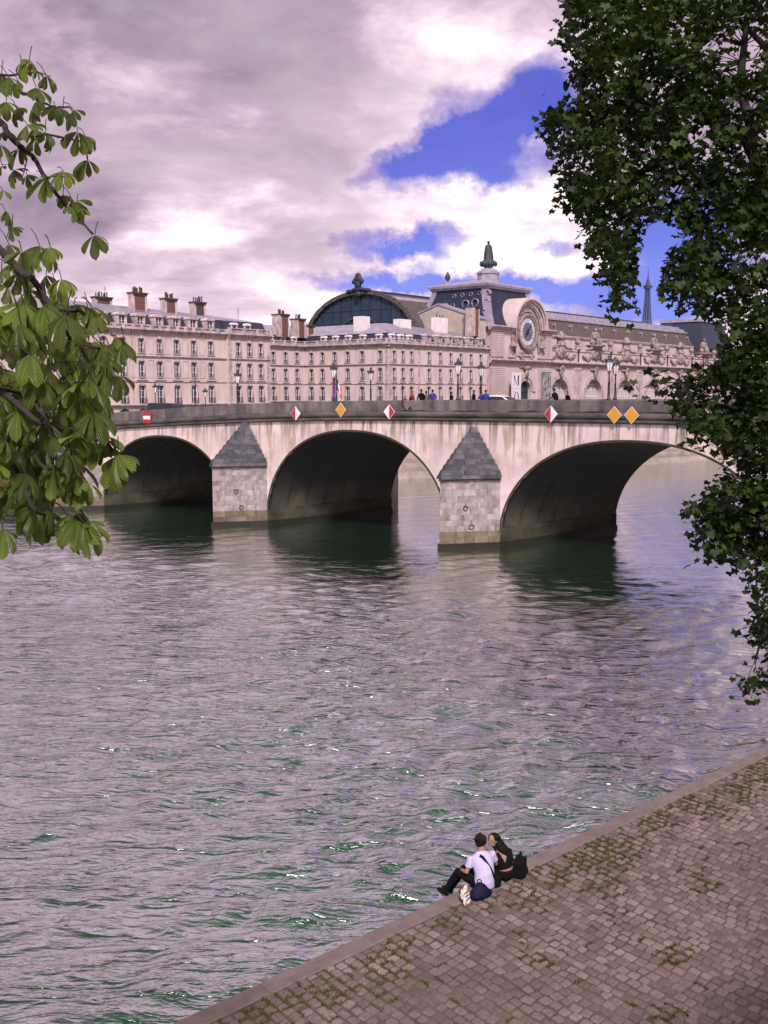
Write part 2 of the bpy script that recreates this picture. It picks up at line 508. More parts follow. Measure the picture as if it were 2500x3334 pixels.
# ================================================================== river
def water_material():
    m, N, b = principled('river_water')
    t = N.new('ShaderNodeTexCoord')
    v1 = N.mapping(t.outputs['Object'], rot=(0, 0, R(-32)), scale=(0.55, 1.35, 1))
    v2 = N.mapping(t.outputs['Object'], rot=(0, 0, R(14)), scale=(0.7, 1.2, 1))
    v3 = N.mapping(t.outputs['Object'], rot=(0, 0, R(-30)), scale=(0.30, 1.25, 1))
    v4 = N.mapping(t.outputs['Object'], rot=(0, 0, R(-10)), scale=(0.40, 1.2, 1))

    def crest(vec, scale, power, dist):
        n = N.noise(vec, scale, 3, 0.5, dist)
        rdg = N.m('SUBTRACT', 1.0, N.m('ABSOLUTE', N.m('MULTIPLY_ADD', n, 4.0, -2.0)), clamp=True)
        return N.m('POWER', rdg, power)
    a = N.noise(v1, 1.5, 3, 0.55, 0.6)
    c = N.noise(v2, 4.2, 4, 0.6, 0.5)
    d = N.noise(v1, 0.33, 2, 0.5, 0.4)
    h = N.m('ADD', N.m('MULTIPLY', a, 0.07), N.m('MULTIPLY', c, 0.050))
    h = N.m('ADD', h, N.m('MULTIPLY', crest(v3, 0.85, 3.0, 0.5), 0.11))
    h = N.m('ADD', h, N.m('MULTIPLY', crest(v4, 2.1, 2.5, 0.4), 0.042))
    e = N.noise(v2, 11.0, 3, 0.6, 0.3)
    h = N.m('ADD', h, N.m('MULTIPLY', e, 0.022))
    gust = N.ramp(d, [(0.3, 0.6), (0.7, 1.2)])
    # the bridge shelters the water in front of it: calmer near the piers
    sp = N.new('ShaderNodeSeparateXYZ')
    N.put(sp.inputs[0], t.outputs['Object'])
    away = N.m('SUBTRACT', N.m('ADD', N.m('MULTIPLY', sp.outputs[0], -0.557), N.m('MULTIPLY', sp.outputs[1], -0.83)), -66.4)
    calm = N.ramp(N.m('MULTIPLY', away, 1/60.0, clamp=True), [(0.0, 0.12), (0.22, 0.20), (0.40, 0.50), (0.56, 0.85), (0.76, 0.85), (1.0, 0.50)])
    gust = N.m('MULTIPLY', gust, calm)
    h = N.m('MULTIPLY', h, gust)
    bp = N.new('ShaderNodeBump')
    bp.inputs['Strength'].default_value = 0.9
    bp.inputs['Distance'].default_value = 1.0
    N.put(bp.inputs['Height'], h)
    df = N.new('ShaderNodeBsdfDiffuse')
    df.inputs[0].default_value = (0.005, 0.044, 0.018, 1)
    gl = N.new('ShaderNodeBsdfGlossy')
    gl.inputs['Color'].default_value = (0.97, 0.97, 0.97, 1)
    gl.inputs['Roughness'].default_value = 0.08
    N.put(gl.inputs['Normal'], bp.outputs[0])
    lw = N.new('ShaderNodeLayerWeight')
    lw.inputs[0].default_value = 0.5
    N.put(lw.inputs['Normal'], bp.outputs[0])
    fac = N.ramp(lw.outputs['Facing'], [(0.16, 0.04), (0.30, 0.20), (0.43, 0.62), (0.58, 0.86), (1.0, 0.89)])
    mx = N.new('ShaderNodeMixShader')
    N.put(mx.inputs[0], fac)
    N.put(mx.inputs[1], df.outputs[0])
    N.put(mx.inputs[2], gl.outputs[0])
    N.put(N.nt.nodes['Material Output'].inputs[0], mx.outputs[0])
    return m


def grow(start, stop, step, g):
    out = [start]
    while out[-1] < stop:
        out.append(out[-1]+step)
        step *= g
    return out


def build_river():
    xs = np.arange(-26, 27, 0.15)
    xr = np.array(grow(27, 600, 0.2, 1.12)[1:])
    X = np.concatenate([-xr[::-1]+1, xs, xr])
    ys = [9.0]
    while ys[-1] < 900:
        y = ys[-1]
        ys.append(y+max(0.085, (y-4)*0.0066) if y < 170 else y*1.12)
    Y = np.array([-400, -150, -40, 0]+ys)
    gx, gy = np.meshgrid(X, Y)
    z = np.zeros_like(gx)
    rs = np.random.RandomState(5)
    away = 66.4-0.557*gx-0.83*gy
    fade = np.interp(away, [-200, -60, -15, 0, 16, 26, 34, 42, 52, 60], [0.1, 0.5, 0.35, 0.26, 0.42, 0.95, 1.2, 0.95, 0.45, 0.24])*np.clip((60-np.abs(gx)*0.8)/20, 0, 1)
    for i in range(90):
        lam = 0.5*math.exp(rs.uniform(0, math.log(7.0)))
        spread = 26 if lam > 2 else 42
        th = math.atan2(-0.84, 0.54)+R(rs.normal(0, spread))
        k = 2*math.pi/lam
        amp = 0.0078*lam**0.8
        ok = np.clip((lam/np.maximum(0.16, gy*0.0072)-1.8)/1.5, 0, 1)
        ph = k*(gx*math.cos(th)+gy*math.sin(th))+rs.uniform(0, 6.28)
        s = np.sin(ph)
        z += amp*ok*(s+0.25*np.cos(2*ph))
    patch = 0.75+0.45*np.sin(gx*0.11+gy*0.05+1)*np.sin(gy*0.09-gx*0.04)
    z *= fade*patch
    ny, nx = gx.shape
    verts = np.stack([gx.ravel(), gy.ravel(), z.ravel()], 1)
    idx = np.arange(ny*nx).reshape(ny, nx)
    f = np.stack([idx[:-1, :-1].ravel(), idx[:-1, 1:].ravel(), idx[1:, 1:].ravel(), idx[1:, :-1].ravel()], 1)
    me = bpy.data.meshes.new('river')
    me.vertices.add(len(verts))
    me.vertices.foreach_set('co', verts.astype(np.float32).ravel())
    me.loops.add(f.size)
    me.loops.foreach_set('vertex_index', f.astype(np.int32).ravel())
    me.polygons.add(len(f))
    me.polygons.foreach_set('loop_start', np.arange(0, f.size, 4, dtype=np.int32))
    me.polygons.foreach_set('use_smooth', np.ones(len(f), dtype=bool))
    me.update()
    me.validate()
    me.materials.append(water_material())
    return tag(link('river', me), 'wide rippled green river reflecting the pink sky', kind='structure')


build_river()

# ================================================================== near low quay
QA = Vector((-2.749, 12.361, 0))
QT = Vector((0.747, 0.665, 0)).normalized()
QN = Vector((QT.y, -QT.x, 0))          # inland
QZ = 3.3
q_rot = math.atan2(QT.y, QT.x)


def quay(u, v, z=0.0):
    return QA+QT*u+QN*v+Vector((0, 0, QZ+z))


mb = MB()
mb.mm(-160, 230, -11.0, -0.012, -QZ-1.5, -0.017)
low = mb.build('low_quay', M['joint'])
low.location = quay(0, 0)
low.rotation_euler = (0, 0, q_rot)
tag(low, 'low cobbled quay along the near river bank', kind='structure')
# quay face courses under the kerb (toward the river)
mb = MB()
mb.mm(-160, 230, -0.012, 0.0, -QZ-1.5, -0.24)
mb.build('river_wall_face', M['quaywall'], low)
# kerb stones: children of the quay
u = -9.0
ksh = []
while u < 60:
    L = random.uniform(1.5, 2.15)
    mb = MB()
    g = 0.006
    x0, x1, y0, y1, z0, z1, bv = g, L-g, -0.305, 0.015, -0.24, 0.0, 0.018
    mb.hexa([(x0, y0, z0), (x1, y0, z0), (x1, y1, z0), (x0, y1, z0)], [(x0, y0, z1-bv), (x1, y0, z1-bv), (x1, y1, z1-bv), (x0, y1, z1-bv)])
    mb.f.pop(1)
    mb.mi.pop(1)
    mb.add([(x0, y0, z1-bv), (x1, y0, z1-bv), (x1, y1, z1-bv), (x0, y1, z1-bv),
            (x0+bv, y0+bv, z1), (x1-bv, y0+bv, z1), (x1-bv, y1-bv*1.4, z1), (x0+bv, y1-bv*1.4, z1)],
           [(4, 5, 6, 7), (0, 1, 5, 4), (1, 2, 6, 5), (2, 3, 7, 6), (3, 0, 4, 7)])
    o = mb.build('kerb_stone', M['kerb'], low)
    o.location = (u, random.uniform(-0.006, 0.006), random.uniform(-0.005, 0.008))
    o.rotation_euler = (random.uniform(-.004, .004), 0, random.uniform(-.003, .003))
    u += L


# cobbles
def cobble_shape(L, Wd, rnd):
    """worn sett: irregular outline, rounded shoulders; returns verts, faces"""
    pts = []
    for cx, cy in ((-1, -1), (1, -1), (1, 1), (-1, 1)):
        for k in range(2):
            fx, fy = (1.0, 0.74) if (k == 0) == (cx*cy > 0) else (0.74, 1.0)
            pts.append((cx*fx*L/2*(1+rnd.uniform(-.16, .05)), cy*fy*Wd/2*(1+rnd.uniform(-.16, .05))))
    h = [rnd.uniform(-.006, .004) for _ in range(8)]
    v = [(x, y, -0.05) for x, y in pts]
    v += [(x, y, -0.007+h[i]) for i, (x, y) in enumerate(pts)]
    v += [(x*0.88, y*0.88, 0.003+h[i]) for i, (x, y) in enumerate(pts)]
    v += [(0, 0, 0.004)]
    f = []
    for i in range(8):
        j = (i+1) % 8
        f += [(i, j, 8+j, 8+i), (8+i, 8+j, 16+j, 16+i), (16+i, 16+j, 24)]
    return v, f


def scr(p):
    d = p.y*math.cos(PITCH)-(p.z-EYE)*math.sin(PITCH)
    if d < 0.1:
        return None
    return (1250+FOC*p.x/d, 1667-FOC*(p.y*math.sin(PITCH)+(p.z-EYE)*math.cos(PITCH))/d, d)


def build_cobbles():
    rnd = random.Random(11)
    stones = []
    u = -3.0
    row = 0
    while u < 26:
        wd = rnd.uniform(0.155, 0.20)
        v = 0.315+rnd.uniform(0, 0.03)
        if row % 2:
            v -= 0.0
            first = rnd.uniform(0.09, 0.13)
        else:
            first = rnd.uniform(0.16, 0.22)
        L = first
        while v < 8.6:
            sw = 0.03*math.sin(v*0.9+u*0.35)+0.02*math.sin(v*2.3+u)
            stones.append((u+wd/2+sw+rnd.gauss(0, .006), v+L/2, L, wd*rnd.uniform(.9, 1.03)))
            v += L
            L = rnd.uniform(0.14, 0.21)
        u += wd
        row += 1
    info = []
    for (su, sv, L, wd) in stones:
        s = scr(quay(su, sv))
        vis = s is not None and -40 < s[0] < 2540 and s[1] < 3374
        info.append(((0 if vis else 1, s[2] if s else 99), su, sv, L, wd))
    info.sort()
    variants = []
    for k in range(24):
        v, f = cobble_shape(1, 1, rnd)
        me = bpy.data.meshes.new('cobble')
        me.from_pydata(v, [], f)
        me.materials.append(M['cobble'])
        me.polygons.foreach_set('use_smooth', [False]*len(f))
        me.update()
        variants.append((me, v, f))
    vv, ff = [], []
    for i, (_, su, sv, L, wd) in enumerate(info):
        me, v, f = variants[rnd.randrange(24)]
        dz = rnd.gauss(0, 0.007)
        rz = rnd.gauss(0, 0.085)
        rx, ry = rnd.gauss(0, 0.028), rnd.gauss(0, 0.028)
        sx, sy = wd-rnd.uniform(.012, .032), L-rnd.uniform(.012, .032)
        if i < 300:
            o = link('cobble', me, low, (su, -sv, dz), (rx, ry, rz), (sx, sy, 1))
        else:
            mt = Matrix.Translation((su, -sv, dz)) @ Euler((rx, ry, rz)).to_matrix().to_4x4() @ Matrix.Diagonal((sx, sy, 1, 1))
            b = len(vv)
            vv += [tuple(mt @ Vector(p)) for p in v]
            ff += [tuple(b+q for q in p) for p in f]
    me = bpy.data.meshes.new('cobble_paving')
    me.from_pydata(vv, [], ff)
    m2 = mat('cobble_stone_mass', (0.165, 0.121, 0.113), (0.105, 0.077, 0.071), 0.75, 3.0, bump=0.7, bscale=22, spec=0.35, grime=0.5)
    # tone varies from stone to stone, as quarried
    N = NT(m2.node_tree)
    b = m2.node_tree.nodes['Principled BSDF']
    old = b.inputs['Base Color'].links[0].from_socket
    geo = N.new('ShaderNodeNewGeometry')
    g = N.m('ADD', N.m('MULTIPLY', geo.outputs['Random Per Island'], 0.6), 0.70)
    cg = N.new('ShaderNodeCombineXYZ')
    for i in range(3):
        N.put(cg.inputs[i], g)
    N.put(b.inputs['Base Color'], N.mix(1.0, old, cg.outputs[0], 'MULTIPLY'))
    me.materials.append(m2)
    me.polygons.foreach_set('use_smooth', [False]*len(ff))
    me.update()
    tag(link('cobble_paving', me, low), kind='stuff')
    return stones


stones = build_cobbles()


# moss and dry grass in the joints along the kerb
def build_moss():
    rnd = random.Random(3)
    mb = MB()
    spots = []
    for c in ((1.05, 0.62, 0.55), (1.9, 0.75, 0.5), (2.6, 0.9, 0.55), (3.2, 0.6, 0.5), (4.4, 0.55, 0.35), (5.3, 0.65, 0.25), (5.9, 0.9, 0.35),
              (6.9, 0.75, 0.4), (7.5, 0.75, 0.6), (8.0, 0.9, 0.55), (8.4, 0.55, 0.5), (8.9, 0.85, 0.45), (10.0, 0.6, 0.5), (11.4, 0.8, 0.6),
              (12.6, 0.9, 0.55), (13.6, 0.7, 0.5), (14.8, 0.8, 0.6), (7.2, 1.5, 0.4), (4.6, 2.2, 0.25), (8.5, 2.6, 0.3), (6.2, 3.4, 0.35),
              (4.9, 4.2, 0.3), (9.5, 3.6, 0.4)):
        spots.append(c)
    n = 0
    for (su, sv, L, wd) in stones:
        e = 0.0
        for cu, cv, r in spots:
            e = max(e, 1-math.hypot(su-cu, (sv-cv)*1.1)/(r*1.35))
        e = e*0.95 if e > 0 else (0.025 if sv < 4 else 0.012)
        if sv < 0.55:
            e = max(e, 0.22)
        for side in range(2):
            if rnd.random() > e:
                continue
            cnt = int(22+30*rnd.random())
            for k in range(cnt):
                if side == 0:
                    pu, pv = su+wd/2+rnd.gauss(0, 0.022), sv+rnd.uniform(-.5, .5)*L
                else:
                    pu, pv = su+rnd.uniform(-.5, .5)*wd, sv+L/2+rnd.gauss(0, 0.022)
                if pv < 0.30:
                    continue
                h = rnd.uniform(0.008, 0.034)
                a = rnd.uniform(0, 6.28)
                w = rnd.uniform(0.005, 0.013)
                lx, ly = rnd.gauss(0, 0.012), rnd.gauss(0, 0.012)
                ca, sa = math.cos(a)*w, math.sin(a)*w
                mb.add([(pu-ca, -pv-sa, -0.02), (pu+ca, -pv+sa, -0.02), (pu+ca*.6+lx, -pv+sa*.6+ly, h), (pu-ca*.6+lx, -pv-sa*.6+ly, h*.9)], [(0, 1, 2, 3)])
    o = mb.build('joint_moss', M['moss'])
    o.location = quay(0, 0)
    o.rotation_euler = (0, 0, q_rot)
    tag(o, 'olive moss and dry grass growing in the cobble joints near the kerb', 'moss', kind='stuff')


build_moss()
# near retaining wall and the upper street on which the photographer stands
mb = MB()
mb.mm(-160, 230, -11.5, -10.35, -QZ-1.0, 6.35)
wall_near = mb.build('embankment_wall', M['quaywall'])
wall_near.location = quay(0, 0)
wall_near.rotation_euler = (0, 0, q_rot)
tag(wall_near, 'tall stone embankment wall behind the cobbled low quay', 'wall')
mb = MB()
mb.mm(-160, 230, -10.95, -10.4, 6.352, 7.15)
mb.build('parapet', M['quaywall'], wall_near)
mb = MB()
mb.mm(-160, 230, -60, -11.501, -QZ-1.0, 6.35)
o = mb.build('upper_street', M['paving'])
o.location = quay(0, 0)
o.rotation_euler = (0, 0, q_rot)
tag(o, 'upper quay street on the near bank', kind='structure')

# ================================================================== far bank
bank = [(-420, -190), (-150, 22), (-62, 96), (-30, 120), (3.2, 133.4), (47, 163.6), (140, 232), (420, 440), (1500, 1200)]
STREET = 7.0


def off_line(line, d):
    out = []
    for i, p in enumerate(line):
        a = Vector(line[max(i-1, 0)])
        b = Vector(line[min(i+1, len(line)-1)])
        t = (b-a).normalized()
        out.append((p[0]-t.y*d, p[1]+t.x*d))
    return out


def ribbon(mb, l0, z0, l1, z1):
    for i in range(len(l0)-1):
        mb.quad((l0[i][0], l0[i][1], z0), (l0[i+1][0], l0[i+1][1], z0), (l1[i+1][0], l1[i+1][1], z1), (l1[i][0], l1[i][1], z1))


b1 = off_line(bank, 1.2)
b7 = off_line(bank, 7.5)
b8 = off_line(bank, 8.3)
mb = MB()
ribbon(mb, bank, -1.5, bank, 0.9)
ribbon(mb, bank, 0.9, b1, 0.9)
ribbon(mb, b1, 0.9, b1, 1.7)
ribbon(mb, b1, 1.7, b7, 1.7)
o = mb.build('far_low_quay', M['quaywall'])
tag(o, 'narrow stone low quay at the foot of the far embankment', kind='structure')
mb = MB()
ribbon(mb, b7, 1.7, b8, STREET)
ribbon(mb, b8, STREET, b8, STREET+1.0)
b9 = off_line(bank, 8.7)
ribbon(mb, b8, STREET+1.0, b9, STREET+1.0)
ribbon(mb, b9, STREET+1.0, b9, STREET)
o = mb.build('far_embankment_wall', M['quaywall'])
tag(o, 'long stone embankment wall on the far bank below the museum', 'wall')
mb = MB()
far = [(p[0]-3000*0.64, p[1]+3000*0.77) for p in bank]
ribbon(mb, b9, STREET, far, STREET)
o = mb.build('far_street_ground', M['earth'])
tag(o, 'street level ground of the far bank', kind='structure')

# ================================================================== bridge
BR = Vector((6.7, 75.5, 0))
BX = Vector((0.83, -0.557, 0)).normalized()
br_rot = math.atan2(BX.y, BX.x)
SK = 0.258
BW = 13.8
bridge = thing('stone_bridge', BR, br_rot, 'long pale stone arch bridge with dark parapet crossing the river', 'bridge')
TOP = [(-90, 7.6), (-64, 8.1), (-52, 8.75), (-40, 9.42), (-33, 9.85), (-26, 10.22), (-19, 10.53), (-12, 10.74), (-5, 10.83), (1.5, 10.86), (13, 10.9), (26, 10.8), (42, 10.6), (70, 10.5)]


def smooth_interp(pts, lo, hi, n):
    xs = np.linspace(lo, hi, n)
    ys = np.interp(xs, [p[0] for p in pts], [p[1] for p in pts])
    k = np.ones(15)/15
    yp = np.pad(ys, 7, mode='edge')
    return xs, np.convolve(yp, k, 'valid')


_tx, _ty = smooth_interp(TOP, -90, 70, 320)


def ztop(x):
    return float(np.interp(x, _tx, _ty))


PIERS = [24.2, 0.0, -22.4, -43.2]
HW = 2.25
ARCH = [(26.45, 42.5, 0.3, 7.2), (2.25, 21.95, 0.3, 7.75), (-20.15, -2.25, 0.3, 7.95), (-40.95, -24.65, 0.3, 7.0), (-61.5, -45.45, 0.3, 5.9)]


def arch_z(x):
    for a, b, z0, h in ARCH:
        if a <= x <= b:
            u = abs((x-(a+b)/2)/((b-a)/2))
            return z0+h*max(0.0, 1-u**2.25)**(1/2.15)
    return None


def BP(x, w, z):
    return (x+SK*w, w, z)


def bridge_wall_material():
    m, N, b = principled('spandrel_render')
    t = N.new('ShaderNodeTexCoord')
    big = N.noise(t.outputs['Object'], 0.45, 6, 0.6, 0.6)
    col = N.mix(N.ramp(big, [(0.3, 0.0), (0.72, 1.0)]), (0.50, 0.41, 0.405), (0.34, 0.265, 0.25))
    # grey-brown run marks below the cornice
    st = N.noise(N.mapping(t.outputs['Object'], scale=(2.6, 1, 0.16)), 1.0, 5, 0.62, 0.5)
    sx = N.new('ShaderNodeSeparateXYZ')
    N.put(sx.inputs[0], t.outputs['Object'])
    nb = N.noise(N.mapping(t.outputs['Object'], scale=(1, 1, 0.2)), 0.55, 4, 0.6)
    hi = N.m('MULTIPLY', N.m('SUBTRACT', sx.outputs[2], N.m('SUBTRACT', 8.9, N.m('MULTIPLY', nb, 5.5))), 0.30, clamp=True)
    run = N.m('MULTIPLY', N.ramp(st, [(0.47, 0.0), (0.58, 1.0)]), hi)
    col = N.mix(N.m('MULTIPLY', run, 0.9), col, (0.075, 0.06, 0.042))
    # ochre patches of old repair
    pt = N.noise(N.mapping(t.outputs['Object'], rot=(0, R(35), 0), scale=(1, 1, 0.35)), 0.8, 4, 0.6)
    col = N.mix(N.ramp(pt, [(0.54, 0.0), (0.64, 0.6)]), col, (0.22, 0.15, 0.095))
    N.put(b.inputs['Base Color'], col)
    b.inputs['Roughness'].default_value = 0.9
    bp = N.new('ShaderNodeBump')
    bp.inputs['Strength'].default_value = 0.3
    bp.inputs['Distance'].default_value = 0.03
    N.put(bp.inputs['Height'], N.noise(t.outputs['Object'], 5, 6, 0.65))
    N.put(b.inputs['Normal'], bp.outputs[0])
    return m


M['spandrel'] = bridge_wall_material()


def vault_material():
    m, N, b = principled('vault_masonry')
    t = N.new('ShaderNodeTexCoord')
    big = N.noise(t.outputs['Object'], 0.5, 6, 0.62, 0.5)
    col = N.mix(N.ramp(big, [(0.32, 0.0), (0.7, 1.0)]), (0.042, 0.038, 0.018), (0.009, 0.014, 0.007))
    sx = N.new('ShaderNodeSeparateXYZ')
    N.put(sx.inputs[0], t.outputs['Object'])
    crown_shade = N.m('MULTIPLY', N.m('SUBTRACT', N.m('ADD', sx.outputs[2], N.m('MULTIPLY', big, 2.0)), 2.2), 0.42, clamp=True)
    col = N.mix(crown_shade, col, (0.002, 0.0023, 0.003))      # shade under the crown, painted into the vault colour
    N.put(b.inputs['Base Color'], col)
    b.inputs['Roughness'].default_value = 0.85
    bp = N.new('ShaderNodeBump')
    bp.inputs['Strength'].default_value = 0.5
    bp.inputs['Distance'].default_value = 0.05
    N.put(bp.inputs['Height'], N.noise(t.outputs['Object'], 3, 6, 0.65))
    N.put(b.inputs['Normal'], bp.outputs[0])
    return m


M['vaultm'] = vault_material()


def frange(a, b, n):
    return [a+(b-a)*i/n for i in range(n+1)]


def build_bridge():
    CORN = 1.62        # from parapet top to the underside of the cornice
    xs = sorted(set([round(x, 4) for x in frange(-90, 70, 160)]+[e for a in ARCH for e in (a[0]+1e-3, a[1]-1e-3)] +
                    [a[0]+(a[1]-a[0])*(0.5-0.5*math.cos(math.pi*i/26)) for a in ARCH for i in range(1, 26)]))
    # spandrel walls (near and far)
    for nm, w in (('spandrel_wall', 0.0), ('rear_spandrel_wall', BW)):
        mb = MB()
        for x0, x1 in zip(xs[:-1], xs[1:]):
            if x1-x0 < 1e-6:
                continue
            za0, za1 = arch_z(x0), arch_z(x1)
            if (za0 is None) != (za1 is None):
                za0 = za1 = None
            b0 = -1.5 if za0 is None else za0
            b1_ = -1.5 if za1 is None else za1
            mb.quad(BP(x0, w, b0), BP(x1, w, b1_), BP(x1, w, ztop(x1)-CORN), BP(x0, w, ztop(x0)-CORN))
        mb.build(nm, M['spandrel'], bridge)
    # vaults, with stone courses and a paler impost band
    for a, b, z0, h in ARCH:
        mb = MB()
        px = [a+(b-a)*(0.5-0.5*math.cos(math.pi*i/44)) for i in range(45)]
        pts = [(a, -1.5)]+[(x, arch_z(min(max(x, a+1e-4), b-1e-4))) for x in px]+[(b, -1.5)]
        nW = 12
        for i in range(len(pts)-1):
            for j in range(nW):
                w0, w1 = BW*j/nW, BW*(j+1)/nW
                (xa, za), (xb, zb) = pts[i], pts[i+1]
                mb.quad(BP(xa, w0, za), BP(xa, w1, za), BP(xb, w1, zb), BP(xb, w0, zb))
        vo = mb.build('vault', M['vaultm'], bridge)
        # raised ribs between strips of vaulting
        for j in range(1, 7):
            mb = MB()
            w0 = BW*j/7-0.03
            prev = None
            for (x, z) in pts:
                if prev:
                    (xa, za) = prev
                    cx = (a+b)/2
                    ins = lambda q, zz: (q+(cx-q)*0.004, zz-0.03)
                    p0, p1 = ins(xa, za), ins(x, z)
                    mb.quad(BP(p0[0], w0, p0[1]), BP(p0[0], w0+0.06, p0[1]), BP(p1[0], w0+0.06, p1[1]), BP(p1[0], w0, p1[1]))
                prev = (x, z)
            mb.build('vault_joint', M['wet'], vo)
        # ledge band near the water
        for xe, s in ((a, 1), (b, -1)):
            x0, x1 = sorted((xe+s*0.002, xe+s*0.16))
            mb = MB()
            for j in range(1):
                w0, w1 = 0.01, BW-0.01
                zt = 1.45
                mb.hexa([BP(x0, w0, -1.2), BP(x1, w0, -1.2), BP(x1, w1, -1.2), BP(x0, w1, -1.2)],
                        [BP(x0, w0, zt), BP(x1, w0, zt), BP(x1, w1, zt), BP(x0, w1, zt)])
            mb.build('impost_band', M['vault'], vo)
        for xe, s in ((a, 1), (b, -1)):
            mb = MB()
            x0, x1 = sorted((xe+s*0.003, xe+s*0.22))
            mb.hexa([BP(x0, -0.06, -1.2), BP(x1, -0.06, -1.2), BP(x1, BW+.06, -1.2), BP(x0, BW+.06, -1.2)],
                    [BP(x0, -0.06, 0.42), BP(x1, -0.06, 0.42), BP(x1, BW+.06, 0.42), BP(x0, BW+.06, 0.42)])
            mb.build('wet_footing', M['wet'], vo)
        # ring stones along the arch edge
        mb = MB()
        for i in range(1, len(pts)-2):
            (xa, za), (xb, zb) = pts[i], pts[i+1]
            d = Vector((xb-xa, zb-za))
            if d.length < 1e-4:
                continue
            nn = Vector((-d.y, d.x)).normalized()*0.16
            mb.hexa([BP(xa, -0.022, za), BP(xb, -0.022, zb), BP(xb, 0.3, zb), BP(xa, 0.3, za)],
                    [BP(xa+nn.x, -0.022, za+nn.y), BP(xb+nn.x, -0.022, zb+nn.y), BP(xb+nn.x, 0.3, zb+nn.y), BP(xa+nn.x, 0.3, za+nn.y)])
        mb.build('arch_ring', M['vault'], bridge)
    # cornice, roll moulding: long continuous runs
    def run(name, y0, y1, d0, d1, material, xa=-90, xb=70, step=2.0, parent=bridge):
        n = int((xb-xa)/step)
        for side in (0, 1):
            mb = MB()
            for i in range(n):
                x0, x1 = xa+i*step, xa+(i+1)*step
                f = (lambda w: w) if side == 0 else (lambda w: BW-w)
                ws = sorted((f(y0), f(y1)))
                mb.hexa([BP(x0, ws[0], ztop(x0)-d1), BP(x1, ws[0], ztop(x1)-d1), BP(x1, ws[1], ztop(x1)-d1), BP(x0, ws[1], ztop(x0)-d1)],
                        [BP(x0, ws[0], ztop(x0)-d0), BP(x1, ws[0], ztop(x1)-d0), BP(x1, ws[1], ztop(x1)-d0), BP(x0, ws[1], ztop(x0)-d0)])
            mb.build(name, material, parent)
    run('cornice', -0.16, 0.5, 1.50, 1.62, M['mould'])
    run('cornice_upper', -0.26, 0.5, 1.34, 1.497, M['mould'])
    mb = MB()
    for side in (0, 1):
        for i in range(160):
            x0, x1 = -90+i, -89+i
            ring0, ring1 = [], []
            for k in range(7):
                a = -math.pi/2+math.pi*k/6
                w = -0.05-0.24*math.cos(a)
                dz = 1.10-0.23*math.sin(a)*-1
                w = w if side == 0 else BW-w
                ring0.append(BP(x0, w, ztop(x0)-dz))
                ring1.append(BP(x1, w, ztop(x1)-dz))
            for k in range(6):
                mb.quad(ring0[k], ring1[k], ring1[k+1], ring0[k+1])
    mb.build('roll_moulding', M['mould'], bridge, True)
    # parapet blocks: each stone its own part on the near side
    x = -88.0
    rnd = random.Random(2)
    while x < 68:
        L = rnd.uniform(1.7, 2.5)
        mb = MB()
        g = 0.008
        x0, x1 = x+g, x+L-g
        dz = rnd.uniform(-.012, .012)
        y0 = 0.0+rnd.uniform(-.012, .012)
        t0, t1 = ztop(x0)+dz, ztop(x1)+dz
        bv = 0.03
        mb.hexa([BP(x0, y0, t0-0.865), BP(x1, y0, t1-0.865), BP(x1, 0.42, t1-0.865), BP(x0, 0.42, t0-0.865)],
                [BP(x0, y0, t0-bv), BP(x1, y0, t1-bv), BP(x1, 0.42, t1-bv), BP(x0, 0.42, t0-bv)])
        mb.hexa([BP(x0, y0, t0-bv+.001), BP(x1, y0, t1-bv+.001), BP(x1, 0.42, t1-bv+.001), BP(x0, 0.42, t0-bv+.001)],
                [BP(x0, y0+bv, t0), BP(x1, y0+bv, t1), BP(x1, 0.42-bv, t1), BP(x0, 0.42-bv, t0)])
        mb.build('parapet_stone', M['parapet_blk'], bridge)
        x += L
    run2 = MB()
    for i in range(80):
        x0, x1 = -90+2*i, -88+2*i
        run2.hexa([BP(x0, BW-.42, ztop(x0)-.86), BP(x1, BW-.42, ztop(x1)-.86), BP(x1, BW, ztop(x1)-.86), BP(x0, BW, ztop(x0)-.86)],
                  [BP(x0, BW-.42, ztop(x0)), BP(x1, BW-.42, ztop(x1)), BP(x1, BW, ztop(x1)), BP(x0, BW, ztop(x0))])
    run2.build('rear_parapet', M['parapet'], bridge)
    # deck: pavements and carriageway
    for nm, wa, wb, dd, mm in (('pavement', 0.43, 3.2, 1.0, M['paving']), ('carriageway', 3.2, BW-3.2, 1.14, M['asphalt']), ('pavement', BW-3.2, BW-.43, 1.0, M['paving'])):
        mb = MB()
        for i in range(80):
            x0, x1 = -90+2*i, -88+2*i
            mb.hexa([BP(x0, wa, ztop(x0)-dd-.3), BP(x1, wa, ztop(x1)-dd-.3), BP(x1, wb, ztop(x1)-dd-.3), BP(x0, wb, ztop(x0)-dd-.3)],
                    [BP(x0, wa, ztop(x0)-dd), BP(x1, wa, ztop(x1)-dd), BP(x1, wb, ztop(x1)-dd), BP(x0, wb, ztop(x0)-dd)])
        mb.build(nm, mm, bridge)
    # abutments
    mb = MB()
    for xa, xb in ((42.51, 70), (-90, -61.51)):
        mb.hexa([BP(xa, .03, -1.5), BP(xb, .03, -1.5), BP(xb, BW-.03, -1.5), BP(xa, BW-.03, -1.5)],
                [BP(xa, .03, ztop(xa)-1.7), BP(xb, .03, ztop(xb)-1.7), BP(xb, BW-.03, ztop(xb)-1.7), BP(xa, BW-.03, ztop(xa)-1.7)])
    mb.build('abutment', M['quaywall'], bridge)


